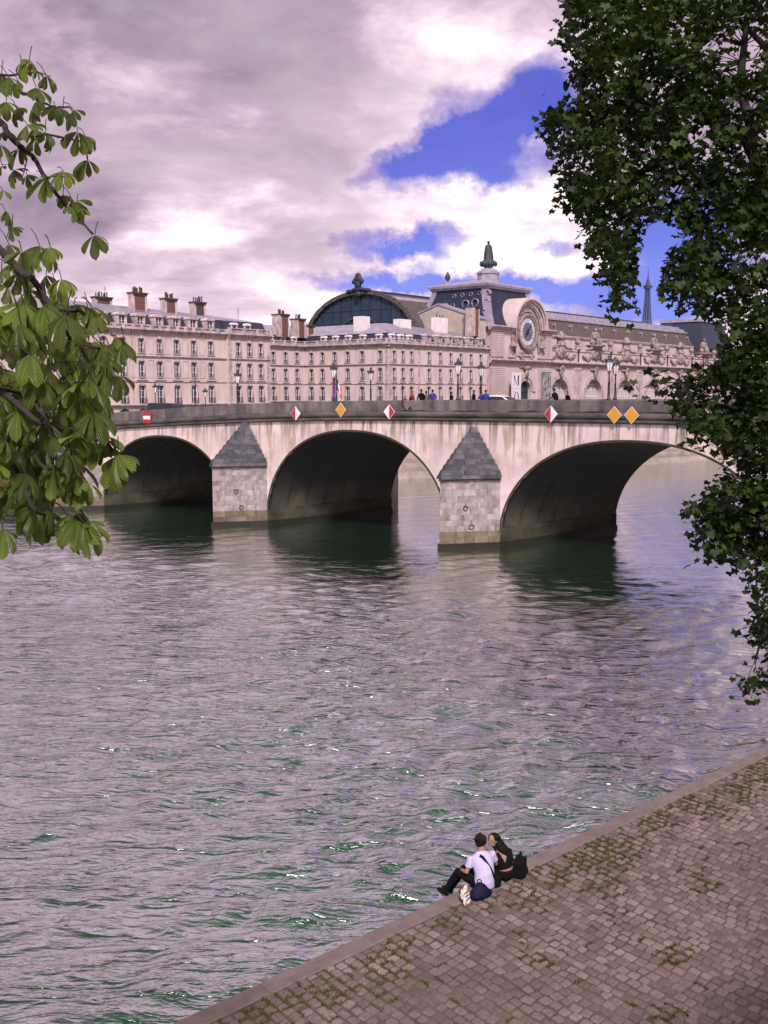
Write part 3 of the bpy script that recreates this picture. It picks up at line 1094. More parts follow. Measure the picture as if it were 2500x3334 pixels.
M['parapet_blk'] = mat('parapet_block', (0.115, 0.097, 0.10), (0.030, 0.026, 0.030), 0.9, 1.3, (0.9, 1, 0.3), 0.4, 12, rnd=0.35, grime=0.5, lo=0.40, hi=0.70)
M['pierblock'] = mat('pier_ashlar', (0.30, 0.25, 0.25), (0.10, 0.084, 0.082), 0.9, 1.5, (1, 1, 0.35), 0.4, 10, rnd=0.07, grime=0.75)
M['pierlow'] = mat('pier_ashlar_low', (0.13, 0.10, 0.07), (0.055, 0.045, 0.03), 0.9, 0.9, (1, 1, 0.7), 0.5, 10, rnd=0.2)
build_bridge()


def build_pier(xc, full=True):
    rnd = random.Random(int(xc*10)+500)
    pier = MB()
    # local outline: shoulders on the wall line, tip upstream; the axis follows the stream (skewed)
    LN = 3.55
    tip = Vector((xc-LN*0.25, -LN*0.968, 0))
    C = Vector((xc, 0, 0))
    sh = {1: Vector((xc+HW, 0, 0)), -1: Vector((xc-HW, 0, 0))}

    def at(side, f, q, inset=0.0):
        """point on a nose face: f from the tip to the shoulder, q the shrink toward the wall centre"""
        T_ = C+(tip-C)*(1-q)
        S_ = C+(sh[side]-C)*(1-q)
        p = T_+(S_-T_)*f
        if inset:
            nn = Vector(((S_-T_).y, -(S_-T_).x, 0)).normalized()
            if nn.dot(T_-C)+nn.dot(S_-C) < 0:
                nn = -nn
            p = p-nn*inset
        return p
    core = MB()
    tr = [at(1, 0, .0)+Vector((0.12*.25, .12, 0)), at(1, 1, 0, .10), at(-1, 1, 0, .10)]
    core.hexa([(p.x, p.y, -1.5) for p in tr], [(p.x, p.y, 5.0) for p in tr])
    core.build('pier_core', M['wet'], bridge)
    # wet footing
    ft = MB()
    tr = [tip+Vector((-.05, -.2, 0)), sh[1]+Vector((.12, -.0, 0)), sh[-1]+Vector((-.12, 0, 0))]
    ft.hexa([(p.x, p.y, -1.4) for p in tr], [(p.x, p.y, 0.40) for p in tr])
    ft.build('pier_footing', M['wet'], bridge)
    # ashlar courses
    z = 0.405
    row = 0
    while z < 4.9:
        hgt = min(rnd.uniform(0.38, 0.5), 5.0-z)
        if 5.0-z-hgt < 0.2:
            hgt = 5.0-z
        for side in (1, -1):
            nb = 4 if row % 2 else 5
            cuts = [0.0]+sorted(min(max((i+rnd.uniform(-.2, .2))/nb, .05), .95) for i in range(1, nb))+[1.0]
            for f0, f1 in zip(cuts[:-1], cuts[1:]):
                mb = MB()
                g = 0.0022
                d0 = rnd.uniform(-.012, .014)
                a0, a1 = at(side, f0+g, 0, -d0), at(side, f1-g, 0, -d0)
                c0, c1 = at(side, f0+g, 0, .16), at(side, f1-g, 0, .16)
                if f0 == 0:
                    c0 = at(side, 0.04, 0, .10)
                if side == 1:
                    bot = [a0, a1, c1, c0]
                else:
                    bot = [a1, a0, c0, c1]
                mb.hexa([(p.x, p.y, z+.003) for p in bot], [(p.x, p.y, z+hgt-.003) for p in bot])
                mb.build('pier_block', M['pierlow'] if z < 1.25 else M['pierblock'], bridge)
        z += hgt
        row += 1
    # dark cap: eaves slab then stepped courses up to the wall
    def slab(q0, q1, z0, z1, over, nstones, name):
        for side in (1, -1):
            cuts = [0.0]+sorted(min(max((i+rnd.uniform(-.15, .15))/nstones, .08), .92) for i in range(1, nstones))+[1.0]
            for f0, f1 in zip(cuts[:-1], cuts[1:]):
                mb = MB()
                g = 0.003
                d = rnd.uniform(-.01, .012)
                o0, o1 = at(side, f0+(g if f0 else 0), q0, -over-d), at(side, f1-g, q0, -over-d)
                i0, i1 = at(side, f0+(g if f0 else 0), q0, .45), at(side, f1-g, q0, .45)
                p0, p1 = at(side, f0+(g if f0 else 0), q1, -over*0.8-d), at(side, f1-g, q1, -over*.8-d)
                k0, k1 = at(side, f0+(g if f0 else 0), q1, .3), at(side, f1-g, q1, .3)
                if f0 == 0:
                    i0 = at(side, .12, q0, .2)
                    k0 = at(side, .12, q1, .15)
                bot = [o0, o1, i1, i0]
                top = [p0, p1, k1, k0]
                if side == -1:
                    bot = bot[::-1]
                    top = top[::-1]
                mb.hexa([(p.x, min(p.y, -0.02), z0) for p in bot], [(p.x, min(p.y, -0.02), z1) for p in top])
                mb.build(name, M['darkcap'], bridge)
    slab(0.0, 0.0, 5.0, 5.16, 0.12, 3, 'cap_eaves_stone')
    slab(0.0, 0.0, 5.165, 5.42, 0.26, 3, 'cap_eaves_stone')
    zs = [5.425]+[5.425+(8.85-5.425)*((i+1)/9) for i in range(9)]
    for i in range(9):
        q0 = (zs[i]-5.425)/(8.95-5.425)
        q1 = (zs[i+1]-0.03-5.425)/(8.95-5.425)
        slab(q0, q0+(q1-q0)*.55, zs[i]+.003, zs[i+1], 0.17, 3 if i < 4 else (2 if i < 7 else 1), 'cap_course_stone')
    inner = MB()
    inner.add([tuple(at(1, 0, 0)*1.0)[:2]+(5.2,), tuple(at(1, 1, 0))[:2]+(5.2,), tuple(at(-1, 1, 0))[:2]+(5.2,), (C.x, -0.02, 8.7)],
              [(0, 1, 3), (2, 0, 3)])
    inner.build('cap_core', M['wet'], bridge)
    # mooring rings
    for f, zz in ((0.42, 3.0), (0.52, 1.6)):
        p = at(1, f, 0, -.06)
        tg = (at(1, 1, 0)-at(1, 0, 0)).normalized()
        mb = MB()
        mb.tube([p+tg*(.17*math.cos(a))+Vector((0, 0, zz+.17*math.sin(a))) for a in frange(0, 2*math.pi, 14)], .03, 6, False)
        mb.build('mooring_ring', M['iron'], bridge)
    # downstream nose
    mb = MB()
    t2 = Vector((xc+SK*BW+.3*LN, BW+LN*.9, 0))
    tri = [(xc+SK*BW-HW, BW+.01), (t2.x, t2.y), (xc+SK*BW+HW, BW+.01)]
    mb.hexa([(x, y, -1.5) for x, y in tri][::-1], [(x, y, 5.2) for x, y in tri][::-1])
    mb.hexa([(x, y, 5.203) for x, y in tri][::-1], [(xc+SK*BW-.05, BW+.01, 8.6), (xc+SK*BW, BW+.05, 8.6), (xc+SK*BW+.05, BW+.01, 8.6)][::-1])
    mb.build('downstream_nose', M['quaywall'], bridge)


for xc in PIERS:
    build_pier(xc)


# ---------------------------------------------------------------- things on the bridge wall
def on_wall(x, z, w=-0.33):
    return (x, w, z)


def bw(x, w, z):
    """bridge local to world"""
    p = Vector(BP(x, w, z))
    return Vector((BR.x+BX.x*p.x-BX.y*p.y, BR.y+BX.y*p.x+BX.x*p.y, p.z))


def px_to_bx(px, w=0.0):
    r = (px-1250)/FOC
    # depth = y*cos + small ; solve for bridge coordinate
    lo, hi = -80.0, 60.0
    for _ in range(50):
        m_ = (lo+hi)/2
        s = scr(bw(m_, w, 10.0))
        if s[0] < px:
            lo = m_
        else:
            hi = m_
    return (lo+hi)/2


def diamond(px, zc, left, right, label, group):
    x = px_to_bx(px, -0.3)
    loc = bw(x, -0.34, zc)
    t = thing('navigation_sign', loc, br_rot, label, 'sign', group)
    W2, H2, T2 = 0.53, 0.60, 0.03
    b = MB()
    b.prism_xz([(-W2, 0), (0, -H2), (W2, 0), (0, H2)], 0.0, T2)
    b.build('backing_plate', M['signwhite'], t)
    i = 0.93
    for nm, s, m_ in (('left_half', -1, left), ('right_half', 1, right)):
        b = MB()
        pts = [(s*0.004, -H2*i), (s*W2*i, 0), (s*0.004, H2*i)]
        b.prism_xz(pts if s > 0 else pts[::-1], -0.012, -0.001)
        b.build('sign_half', M[m_], t)
    b = MB()
    b.box((0, T2+.05, 0), (0.05, 0.09, 0.9))
    b.build('bracket', M['iron'], t)
    return t


ZS = lambda px: ztop(px_to_bx(px))
diamond(963, ZS(963)-0.93, 'red', 'signwhite', 'red and white diamond sign just left of the lone yellow diamond', 'red and white diamond signs')
diamond(1268, ZS(1268)-0.90, 'signwhite', 'red', 'white and red diamond sign right of the lone yellow diamond over the middle arch', 'red and white diamond signs')
diamond(1794, ZS(1794)-0.98, 'red', 'signwhite', 'red and white diamond sign right of the nearest pier cap', 'red and white diamond signs')
diamond(2292, ZS(2292)-0.98, 'signwhite', 'red', 'white and red diamond sign half hidden by the tree at right', 'red and white diamond signs')
diamond(1110, ZS(1110)-0.72, 'yellow', 'yellow', 'lone yellow diamond sign above the crown of the middle arch', 'yellow diamond signs')
diamond(2001, ZS(2001)-1.0, 'yellow', 'yellow', 'left one of the two yellow diamond signs hung side by side', 'yellow diamond signs')
diamond(2057, ZS(2057)-1.0, 'yellow', 'yellow', 'right one of the two yellow diamond signs hung side by side', 'yellow diamond signs')
x = px_to_bx(478, -.3)
t = thing('no_entry_sign', bw(x, -0.34, ztop(x)-0.72), br_rot, 'square red sign with a white bar on the parapet above the left arch', 'sign')
b = MB()
b.mm(-0.5, 0.5, 0, .03, -0.5, 0.5)
b.build('red_panel', M['red'], t)
b = MB()
b.mm(-0.46, 0.46, -.012, -.001, -0.15, 0.17)
b.build('white_bar', M['signwhite'], t)
b = MB()
b.mm(-0.3, -0.22, .031, .1, -0.62, 0.2)
b.mm(0.22, 0.3, .031, .1, -0.62, 0.2)
b.build('bracket', M['iron'], t)
# hanging cable along the parapet
pts = []
for i in range(90):
    x = -6.5+i*0.42
    pts.append(bw(x, -0.05-.02*math.sin(i), ztop(x)-0.86+0.05*math.sin(i*.55)+0.03*math.sin(i*1.7)))
c0 = pts[0]
b = MB()
b.tube([p-c0 for p in pts], .035, 5)
o = b.build('loose_cable', M['cable'])
o.location = c0
tag(o, 'black cable sagging along the outside of the bridge parapet', 'cable')
pts = [bw(-6.2, 0.3, ztop(-6)+.04), bw(-6.3, -.04, ztop(-6)+.02), bw(-6.25, -.06, ztop(-6)-.4), bw(-5.9, -.06, ztop(-6)-.85), bw(-5.6, -.06, ztop(-6)-.5), bw(-5.4, -.05, ztop(-6)-.86)]
c0 = pts[0]
b = MB()
b.tube([p-c0 for p in pts], .04, 5)
o = b.build('cable_loop', M['cable'])
o.location = c0
tag(o, 'black cable looped over the parapet below the group of walkers', 'cable')

# ================================================================== buildings on the far bank
L0 = Vector((-42.5, 165.0, STREET))
TM = Vector((0.639, 0.769, 0)).normalized()
f_rot = math.atan2(TM.y, TM.x)
DOWN = Matrix.Translation((0, 0, -STREET))      # façades are written in absolute heights


def FB():
    return MB(DOWN.copy())


def wall_open(mb, x0, x1, z0, z1, ops, y=0.0, depth=0.35):
    xs = sorted(set([x0, x1]+[v for o in ops for v in (o[0], o[1]) if x0 < v < x1]))
    zs = sorted(set([z0, z1]+[v for o in ops for v in (o[2], o[3]) if z0 < v < z1]))
    for xa, xb in zip(xs[:-1], xs[1:]):
        for za, zb in zip(zs[:-1], zs[1:]):
            cx, cz = (xa+xb)/2, (za+zb)/2
            if any(o[0] < cx < o[1] and o[2] < cz < o[3] for o in ops):
                continue
            mb.quad((xa, y, za), (xb, y, za), (xb, y, zb), (xa, y, zb))
    for a, b, c, d in ops:
        e = y+depth
        mb.quad((a, y, c), (a, e, c), (a, e, d), (a, y, d))
        mb.quad((b, e, c), (b, y, c), (b, y, d), (b, e, d))
        mb.quad((a, y, c), (b, y, c), (b, e, c), (a, e, c))
        mb.quad((a, e, d), (b, e, d), (b, y, d), (a, y, d))
        # curved head: two small spandrel fillers
        r = (b-a)*0.22
        for s, xx in ((1, a), (-1, b)):
            mb.add([(xx, y+.03, d), (xx+s*(b-a)*.42, y+.03, d), (xx+s*(b-a)*.16, y+.03, d-r*.45), (xx, y+.03, d-r)], [(0, 1, 2, 3) if s < 0 else (3, 2, 1, 0)])


WIN = {}


def win_meshes(w, h, style):
    """frame, pane, surround and railing meshes of one window type, origin at sill centre, facing -y"""
    key = (round(w, 2), round(h, 2), style)
    if key in WIN:
        return WIN[key]
    fr = MB()
    t = 0.065
    fr.mm(-w/2, -w/2+t, -.05, .05, 0, h)
    fr.mm(w/2-t, w/2, -.05, .05, 0, h)
    fr.mm(-w/2+t, w/2-t, -.05, .05, h-t, h)
    fr.mm(-w/2+t, w/2-t, -.05, .05, 0, t)
    fr.mm(-.045, .045, -.06, .05, t, h-t)
    rows = 3 if h > 1.9 else 2
    for i in range(1, rows):
        z = h*i/rows if style != 'tall' else h*(0.36*i)
        fr.mm(-w/2+t, -.045, -.03, .03, z-.025, z+.025)
        fr.mm(.045, w/2-t, -.03, .03, z-.025, z+.025)
    pn = MB()
    pn.mm(-w/4+.02, w/4-.02, -.012, .012, t*.5, h-t*.5)
    su = None
    if style in ('plain', 'tall', 'fancy'):
        su = MB()
        e = .17
        y0, y1 = -.46, -.335
        su.mm(-w/2-e, -w/2, y0, y1, -.05, h-.12)
        su.mm(w/2, w/2+e, y0, y1, -.05, h-.12)
        n = 6
        arc = [(-(w/2+e)*math.cos(math.pi*i/n), h-.12+(e+.22)*math.sin(math.pi*i/n)**.8) for i in range(n+1)]
        inn = [(-(w/2)*math.cos(math.pi*i/n), h-.12+.16*math.sin(math.pi*i/n)**.8) for i in range(n+1)]
        for i in range(n):
            su.add([(arc[i][0], y0, arc[i][1]), (arc[i+1][0], y0, arc[i+1][1]), (inn[i+1][0], y0, inn[i+1][1]), (inn[i][0], y0, inn[i][1]),
                    (arc[i][0], y1, arc[i][1]), (arc[i+1][0], y1, arc[i+1][1]), (inn[i+1][0], y1, inn[i+1][1]), (inn[i][0], y1, inn[i][1])],
                   [(3, 2, 1, 0), (4, 5, 6, 7), (0, 1, 5, 4), (2, 3, 7, 6)])
        su.box((0, -.45, h+.18), (.3, .2, .5))
        su.box((-.22, -.43, h+.26), (.22, .12, .25))
        su.box((.22, -.43, h+.26), (.22, .12, .25))
        su.mm(-w/2-e-.1, w/2+e+.1, -.52, -.335, -.2, -.052)
        if style == 'fancy':
            su.mm(-w/2-e-.3, w/2+e+.3, -.62, -.335, -.62, -.46)
            su.box((-w/2-.05, -.45, -.33), (.18, .2, .25))
            su.box((w/2+.05, -.45, -.33), (.18, .2, .25))
    rl = MB()
    hh = 0.55 if style != 'tall' else 0.95
    yb = -.42 if style != 'tall' else -.75
    rl.mm(-w/2+.02, w/2-.02, yb, yb+.05, hh-.05, hh)
    rl.mm(-w/2+.02, w/2-.02, yb, yb+.04, .04, .09)
    k = 7 if style != 'tall' else 10
    for i in range(k):
        x = -w/2+.04+(w-.08)*i/(k-1)
        rl.mm(x-.016, x+.016, yb+.005, yb+.035, .09, hh-.05)
    if style == 'tall':
        for s in (-1, 1):
            rl.mm(s*(w/2-.02)-.02, s*(w/2-.02)+.02, yb+.05, -.34, hh-.05, hh)
    WIN[key] = (fr.mesh('window', M['frame']), pn.mesh('pane', M['glass']),
                su.mesh('surround', M['trim']) if su else None, rl.mesh('railing', M['iron']))
    return WIN[key]


def place_window(root, w, h, style, loc, rz=0.0, rail=True):
    fr, pn, su, rl = win_meshes(w, h, style)
    o = link('window', fr, root, loc, (0, 0, rz))
    for s in (-1, 1):
        link('pane', pn, o, (s*w/4, 0, 0))
    if su:
        link('surround', su, o)
    if rail:
        link('railing', rl, o)
    return o


def frame_T(k, w, ang=0.0):
    """local transform for a façade that starts at (k, w) and runs along an angle in the building frame"""
    return Matrix.Translation((k, w, -STREET)) @ Matrix.Rotation(ang, 4, 'Z')


def put(T, x, y, z):
    return T @ Vector((x, y, z))


def facade(root, T, ang, length, bays, rows, z0=STREET, z1=21.0, name='wall', blind=()):
    """one flat façade with window openings; bays are x centres, rows (z, h, w, style)"""
    ops = []
    for x in bays:
        for (z, h, w, st) in rows:
            ops.append((x-w/2, x+w/2, z, z+h))
    mb = MB(T)
    wall_open(mb, 0, length, z0, z1, ops)
    mb.build(name, M['facade'], root)
    for x in bays:
        for (z, h, w, st) in rows:
            place_window(root, w, h, st, put(T, x, .36, z), ang)


def cornice(root, T, length, z, prof=((.18, 0), (.18, .25), (.42, .30), (.42, .45), (.75, .55), (.75, .75)), dent=True, name='cornice', x0=0.0, mater='trim'):
    mb = MB(T)
    pts = [(.3, 0)]+[(-a, b) for a, b in prof]+[(.3, prof[-1][1])]
    mb.prism_yz([(y, z+zz) for y, zz in pts], x0, length)
    o = mb.build(name, M[mater], root)
    if dent:
        mb = MB(T)
        n = int((length-x0)/.55)
        for i in range(n):
            x = x0+(i+.5)*(length-x0)/n
            mb.mm(x-.14, x+.14, -.40, -.181, z+.02, z+.27)
        tag(mb.build('dentil', M['trim'], o), kind='stuff')
    return o


def band(root, T, length, z, h=.28, out=.16, x0=0.0, name='string_course', mater='trim'):
    mb = MB(T)
    mb.mm(x0, length, -out, .0, z, z+h*.6)
    mb.mm(x0, length, -out*1.7, .0, z+h*.6+.002, z+h)
    return mb.build(name, M[mater], root)


BAL = {}


def balustrade(root, T, x0, x1, z, y=-.1, h=.95, pitch=3.7, mater='trim'):
    """stone rail with piers and turned balusters"""
    n = max(1, int(round((x1-x0)/pitch)))
    mb = MB(T)
    mb.mm(x0, x1, y-.16, y+.16, z+h-.16, z+h)
    mb.mm(x0, x1, y-.16, y+.16, z, z+.14)
    o = mb.build('balustrade', M[mater], root)
    mb = MB(T)
    for i in range(n+1):
        x = x0+(x1-x0)*i/n
        mb.mm(x-.3, x+.3, y-.19, y+.19, z, z+h+.05)
    tag(mb.build('balustrade_pier', M[mater], o), kind='stuff')
    mb = MB(T)
    for i in range(n):
        a, b = x0+(x1-x0)*i/n+.4, x0+(x1-x0)*(i+1)/n-.4
        k = max(2, int((b-a)/.26))
        for j in range(k):
            x = a+(b-a)*(j+.5)/k
            mb.lathe([(.05, 0), (.085, .18), (.04, .45), (.06, h-.3)], (x, y, z+.142), 5)
    tag(mb.build('baluster', M[mater], o), kind='stuff')


def dormer(root, T, ang, x, y, z, w=1.15, h=1.75, big=True):
    """stone dormer with curved hood and a window"""
    mb = MB(T)
    e = .32 if big else .22
    d = 2.0
    mb.mm(x-w/2-e, x-w/2, y-.1, y+d, z, z+h)
    mb.mm(x+w/2, x+w/2+e, y-.1, y+d, z, z+h)
    n = 8
    top = [(x-(w/2+e+.12)*math.cos(math.pi*i/n), z+h+.001+(.50 if big else .42)*math.sin(math.pi*i/n)) for i in range(n+1)]
    mb.prism_xz(top[::-1], y-.25, y+d)
    o = mb.build('dormer', M['trim' if big else 'white'], root)
    fr, pn, su, rl = win_meshes(w, h, 'dormer')
    p = put(T, x, y+.12, z)
    link('dormer_frame', fr, o, p, (0, 0, ang))
    for s in (-1, 1):
        q = put(T, x+s*w/4, y+.12, z)
        link('pane', pn, o, q, (0, 0, ang))
    mb = MB(T)
    mb.mm(x-w/2, x+w/2, y+.2, y+.3, z, z+h)  # dark panel closing the opening behind the panes
    mb.build('dark_backing', M['ink'], o)


def chimney(root, k, w, z0, z1, lx=2.4, ly=1.1, mater='brick', pots=6, cap=True):
    mb = FB()
    mb.mm(k-lx/2, k+lx/2, w-ly/2, w+ly/2, z0, z1)
    o = mb.build('chimney', M[mater], root)
    if cap:
        mb = FB()
        for s in (-1, 1):      # stone quoins at the corners
            mb.mm(k+s*(lx/2-.02)-.22, k+s*(lx/2-.02)+.22, w-ly/2-.05, w+ly/2+.05, z0, z1-.02)
        mb.build('quoins', M['trim'], o)
        mb = FB()
        mb.mm(k-lx/2-.3, k+lx/2+.3, w-ly/2-.3, w+ly/2+.3, z1+.002, z1+.22)
        mb.mm(k-lx/2-.18, k+lx/2+.18, w-ly/2-.18, w+ly/2+.18, z1-.25, z1)
        mb.build('chimney_cap', M['pot'], o)
    mb = FB()
    rnd = random.Random(int(k*7+w))
    for i in range(pots):
        x = k-lx/2+.2+(lx-.4)*(i+.5)/pots
        hh = rnd.uniform(.5, .95)
        mb.lathe([(.13, 0), (.12, hh), (.16, hh+.03), (.15, hh+.12)], (x, w+rnd.uniform(-.2, .2), z1+.223 if cap else z1+.003), 6)
    if pots:
        tag(mb.build('chimney_pot', M['pot'], o), kind='stuff')
    return o


def mast(root, k, w, z0, h):
    mb = FB()
    mb.tube([(k, w, z0), (k, w, z0+h)], .035, 4)
    for i in range(3):
        mb.tube([(k-.35, w, z0+h-.3-i*.25), (k+.35, w, z0+h-.3-i*.25)], .02, 4)
    mb.build('antenna', M['iron'], root)


def slope_seams(root, T, pts_bottom, pts_top, n, mater='zinc', name='roof_seam', parent=None):
    """standing seams between two edges"""
    mb = MB(T)
    a0, a1 = Vector(pts_bottom[0]), Vector(pts_bottom[1])
    b0, b1 = Vector(pts_top[0]), Vector(pts_top[1])
    for i in range(n+1):
        p, q = a0.lerp(a1, i/n), b0.lerp(b1, i/n)
        mb.tube([p+Vector((0, 0, .04)), q+Vector((0, 0, .04))], .05, 4)
    tag(mb.build(name, M[mater], parent or root), kind='stuff')


ROWS = [(9.45, 3.0, 1.35, 'tall'), (13.9, 2.55, 1.25, 'fancy'), (17.85, 2.3, 1.2, 'plain')]

# ---------------------------------------------------------------- left palace
left = thing('stone_palace', L0, f_rot, 'cream stone palace at left with curved dormers and tall brick chimneys', 'building')
T0 = frame_T(0, 0)


def TK(k, w=0.0):
    return frame_T(k, w)


KL0, KM1, KR1 = -24.0, 22.6, 32.9
mainb = [-21.5, -17.8, -14.1, -10.4, -6.8, -3.1, .6, 4.2, 7.9, 11.5, 15.2, 19.0]
facade(left, TK(KL0), 0, KM1-KL0, [b-KL0 for b in mainb], ROWS)
facade(left, TK(KM1, -.5), 0, KR1-KM1, [25.0-KM1, 27.7-KM1, 30.5-KM1], ROWS, name='pavilion_wall')
mb = FB()
mb.quad((KR1, -.5, STREET), (KR1, 16, STREET), (KR1, 16, 21), (KR1, -.5, 21))
mb.quad((KL0, 16, STREET), (KL0, 0, STREET), (KL0, 0, 21), (KL0, 16, 21))
mb.quad((KM1, 0, STREET), (KM1, -.5, STREET), (KM1, -.5, 21), (KM1, 0, 21))
mb.quad((KR1, 16, STREET), (KL0, 16, STREET), (KL0, 16, 21), (KR1, 16, 21))
mb.build('end_wall', M['facade'], left)
for (TT, Ln) in ((TK(KL0), KM1-KL0-.001), (TK(KM1, -.5), KR1-KM1)):
    cornice(left, TT, Ln, 20.95)
    band(left, TT, Ln, 17.05)
    band(left, TT, Ln, 9.0, .35, .3)
    band(left, TT, Ln, 12.95, .14, .08)
# quoins on the pavilion corners
for kx in (KM1+.45, KR1-.45, 1.9):
    if kx < 5:
        continue
    for i in range(24):
        z = 9.45+i*.48
        mb = FB()
        ww = .45 if i % 2 else .32
        mb.mm(kx-ww, kx+ww, -.56, -.495, z, z+.42)
        mb.build('quoin', M['trim'], left)
# downpipe, recessed panels between windows
for i, b in enumerate(mainb[:-1]):
    m_ = (b+mainb[i+1])/2
    for z0_, z1_ in ((13.7, 16.6), (17.6, 20.3)):
        mb = FB()
        wv = 1.25
        for (xa, xb, za, zb) in ((m_-wv/2, m_+wv/2, z0_, z0_+.07), (m_-wv/2, m_+wv/2, z1_-.07, z1_), (m_-wv/2, m_-wv/2+.07, z0_+.071, z1_-.071), (m_+wv/2-.07, m_+wv/2, z0_+.071, z1_-.071)):
            mb.mm(xa, xb, -.045, -.001, za, zb)
        mb.build('wall_panel', M['trim'], left)
mb = FB()
mb.tube([(2.35, -.12, STREET), (2.35, -.12, 20.9)], .07, 6)
mb.build('downpipe', M['trim'], left)
balustrade(left, TK(0), KM1+.2, KR1-.1, 21.72, y=-.7, pitch=3.3)
balustrade(left, TK(0), -14, KM1-.4, 21.72, y=-.35, h=.62, pitch=1.83)
# basement arches on the street side
for i, b in enumerate(mainb):
    mb = FB()
    n = 10
    for j in range(n):
        a0, a1 = math.pi*j/n, math.pi*(j+1)/n
        mb.add([(b-1.2*math.cos(a0), -.08, 7.5+1.2*math.sin(a0)), (b-1.2*math.cos(a1), -.08, 7.5+1.2*math.sin(a1)),
                (b-1.5*math.cos(a1), -.08, 7.5+1.35*math.sin(a1)), (b-1.5*math.cos(a0), -.08, 7.5+1.35*math.sin(a0))], [(3, 2, 1, 0)])
    mb.build('basement_arch', M['trim'], left)
    mb = FB()
    mb.add([(b, -.06, 7.02)]+[(b-1.15*math.cos(math.pi*j/n), -.06, 7.5+1.15*math.sin(math.pi*j/n)) for j in range(n+1)], [(0, j+2, j+1) for j in range(n)])
    mb.build('basement_window', M['glass'], left)
# mansard
mb = FB()
mb.prism_yz([(.3, 21.7), (1.6, 24.0), (14.4, 24.0), (15.7, 21.7)], KL0+.3, KM1)
mb.prism_yz([(-.1, 21.7), (1.2, 24.0), (14.4, 24.01), (15.7, 21.7)], KM1+.001, KR1-.3)
mb.build('mansard', M['slate'], left)
mb = FB()
rz = 26.3
mb.add([(KL0, 1.4, 24.02), (KR1-.6, 1.4, 24.02), (KR1-.6, 14.6, 24.02), (KL0, 14.6, 24.02), (-10.0, 8, rz), (KR1-7, 8, rz-1.0)],
       [(0, 1, 5, 4), (1, 2, 5), (2, 3, 4, 5), (3, 0, 4)])
rf = mb.build('zinc_roof', M['zinc'], left)
slope_seams(left, DOWN.copy(), ((-14, 1.4, 24.02), (KR1-1, 1.4, 24.02)), ((-10, 8, rz), (KR1-7, 8, rz-1)), 44, parent=rf)
for b in [-10.4, -6.8, -3.1, .6, 4.2, 7.9, 11.5, 15.2, 19.0]:
    dormer(left, TK(0), 0, b, .05, 21.95, 1.2, 1.75)
for b in (25.0, 28.2):
    dormer(left, TK(0), 0, b, .5, 22.2, 1.0, 1.1, False)
# curved pediment of the end pavilion, mostly behind leaves
mb = FB()
mb.prism_xz([(-18.6+4.2*math.cos(math.pi*i/12), 21.8+2.6*math.sin(math.pi*i/12)) for i in range(13)], -.5, 1.5)
mb.build('pediment', M['trim'], left)
chimney(left, 8.4, 6.2, 24.5, 27.9, 2.6, 1.2, pots=7)
chimney(left, 15.0, 6.2, 24.3, 27.4, 2.3, 1.2, pots=6)
chimney(left, 21.5, 6.2, 24.0, 27.2, 2.3, 1.2, mater='pot', pots=6)
chimney(left, 24.5, 9.5, 24.0, 26.3, 1.6, 1.0, pots=2)
chimney(left, 4.6, 11.0, 25.0, 27.2, 3.0, 1.0, pots=7)
chimney(left, -9.5, 9.0, 24.5, 28.2, 1.5, 1.2, mater='trim', pots=2)
chimney(left, -12.5, 8.0, 24.5, 28.2, 1.9, 1.2, mater='trim', pots=3)
chimney(left, -5.5, 11.0, 24.5, 26.2, 3.0, .8, mater='trim', pots=6, cap=False)
mast(left, 4.2, 9.5, 25.5, 3.6)
mast(left, 31.0, 6, 24.0, 3.0)

# ---------------------------------------------------------------- corner building
corner = thing('corner_building', L0+TM*68.0, f_rot, 'cream stone corner building with zinc roof beside the clock pavilion', 'building')
KC, KE = 0.0, 38.1
TC = frame_T(0, 0)
fb = [1.9, 4.9, 7.9, 14.2, 18.4, 22.4, 26.4, 30.5, 34.5]
facade(corner, TC, 0, KE, fb, ROWS, name='river_front')
angB = -math.pi/2
# side face B runs from the street corner back (seen from the bridge): starts at the far end and comes forward
LB = 24.7
TB = frame_T(0, LB, angB)
facade(corner, TB, angB, LB, [LB-2.3, LB-7.4, LB-11.6, LB-15.5, LB-19.2, LB-22.6], ROWS, name='side_front')
TA = frame_T(-13.5, LB, 0)
facade(corner, TA, 0, 13.5, [3.6, 7.4, 11.0], ROWS, name='rear_front')
for TT, Ln, x0 in ((TC, KE, -.0), (TB, LB, 0), (TA, 13.5, 0)):
    cornice(corner, TT, Ln+(.42 if TT is TB else 0), 20.95, x0=-.42 if TT is TC else 0)
    band(corner, TT, Ln, 17.05)
    band(corner, TT, Ln, 12.95, .14, .08)
    band(corner, TT, Ln, 9.0, .35, .3)
for T_, xs_ in ((TC, (.5, 10.6, KE-.5)), (TB, (LB-.5,))):
    for kx in xs_:
        for i in range(24):
            z = 9.45+i*.48
            mb = MB(T_)
            ww = .45 if i % 2 else .32
            mb.mm(kx-ww, kx+ww, -.07, -.002, z, z+.42)
            mb.build('quoin', M['trim'], corner)
balustrade(corner, TC, .4, 11, 21.72, y=-.3, pitch=2.6)
balustrade(corner, TC, 11.8, KE-.3, 21.72, y=-.3, h=.62, pitch=2.02)
balustrade(corner, TB, .4, LB-.2, 21.72, y=-.3, pitch=4.0)
balustrade(corner, TA, .2, 13.2, 21.72, y=-.3, pitch=3.6)
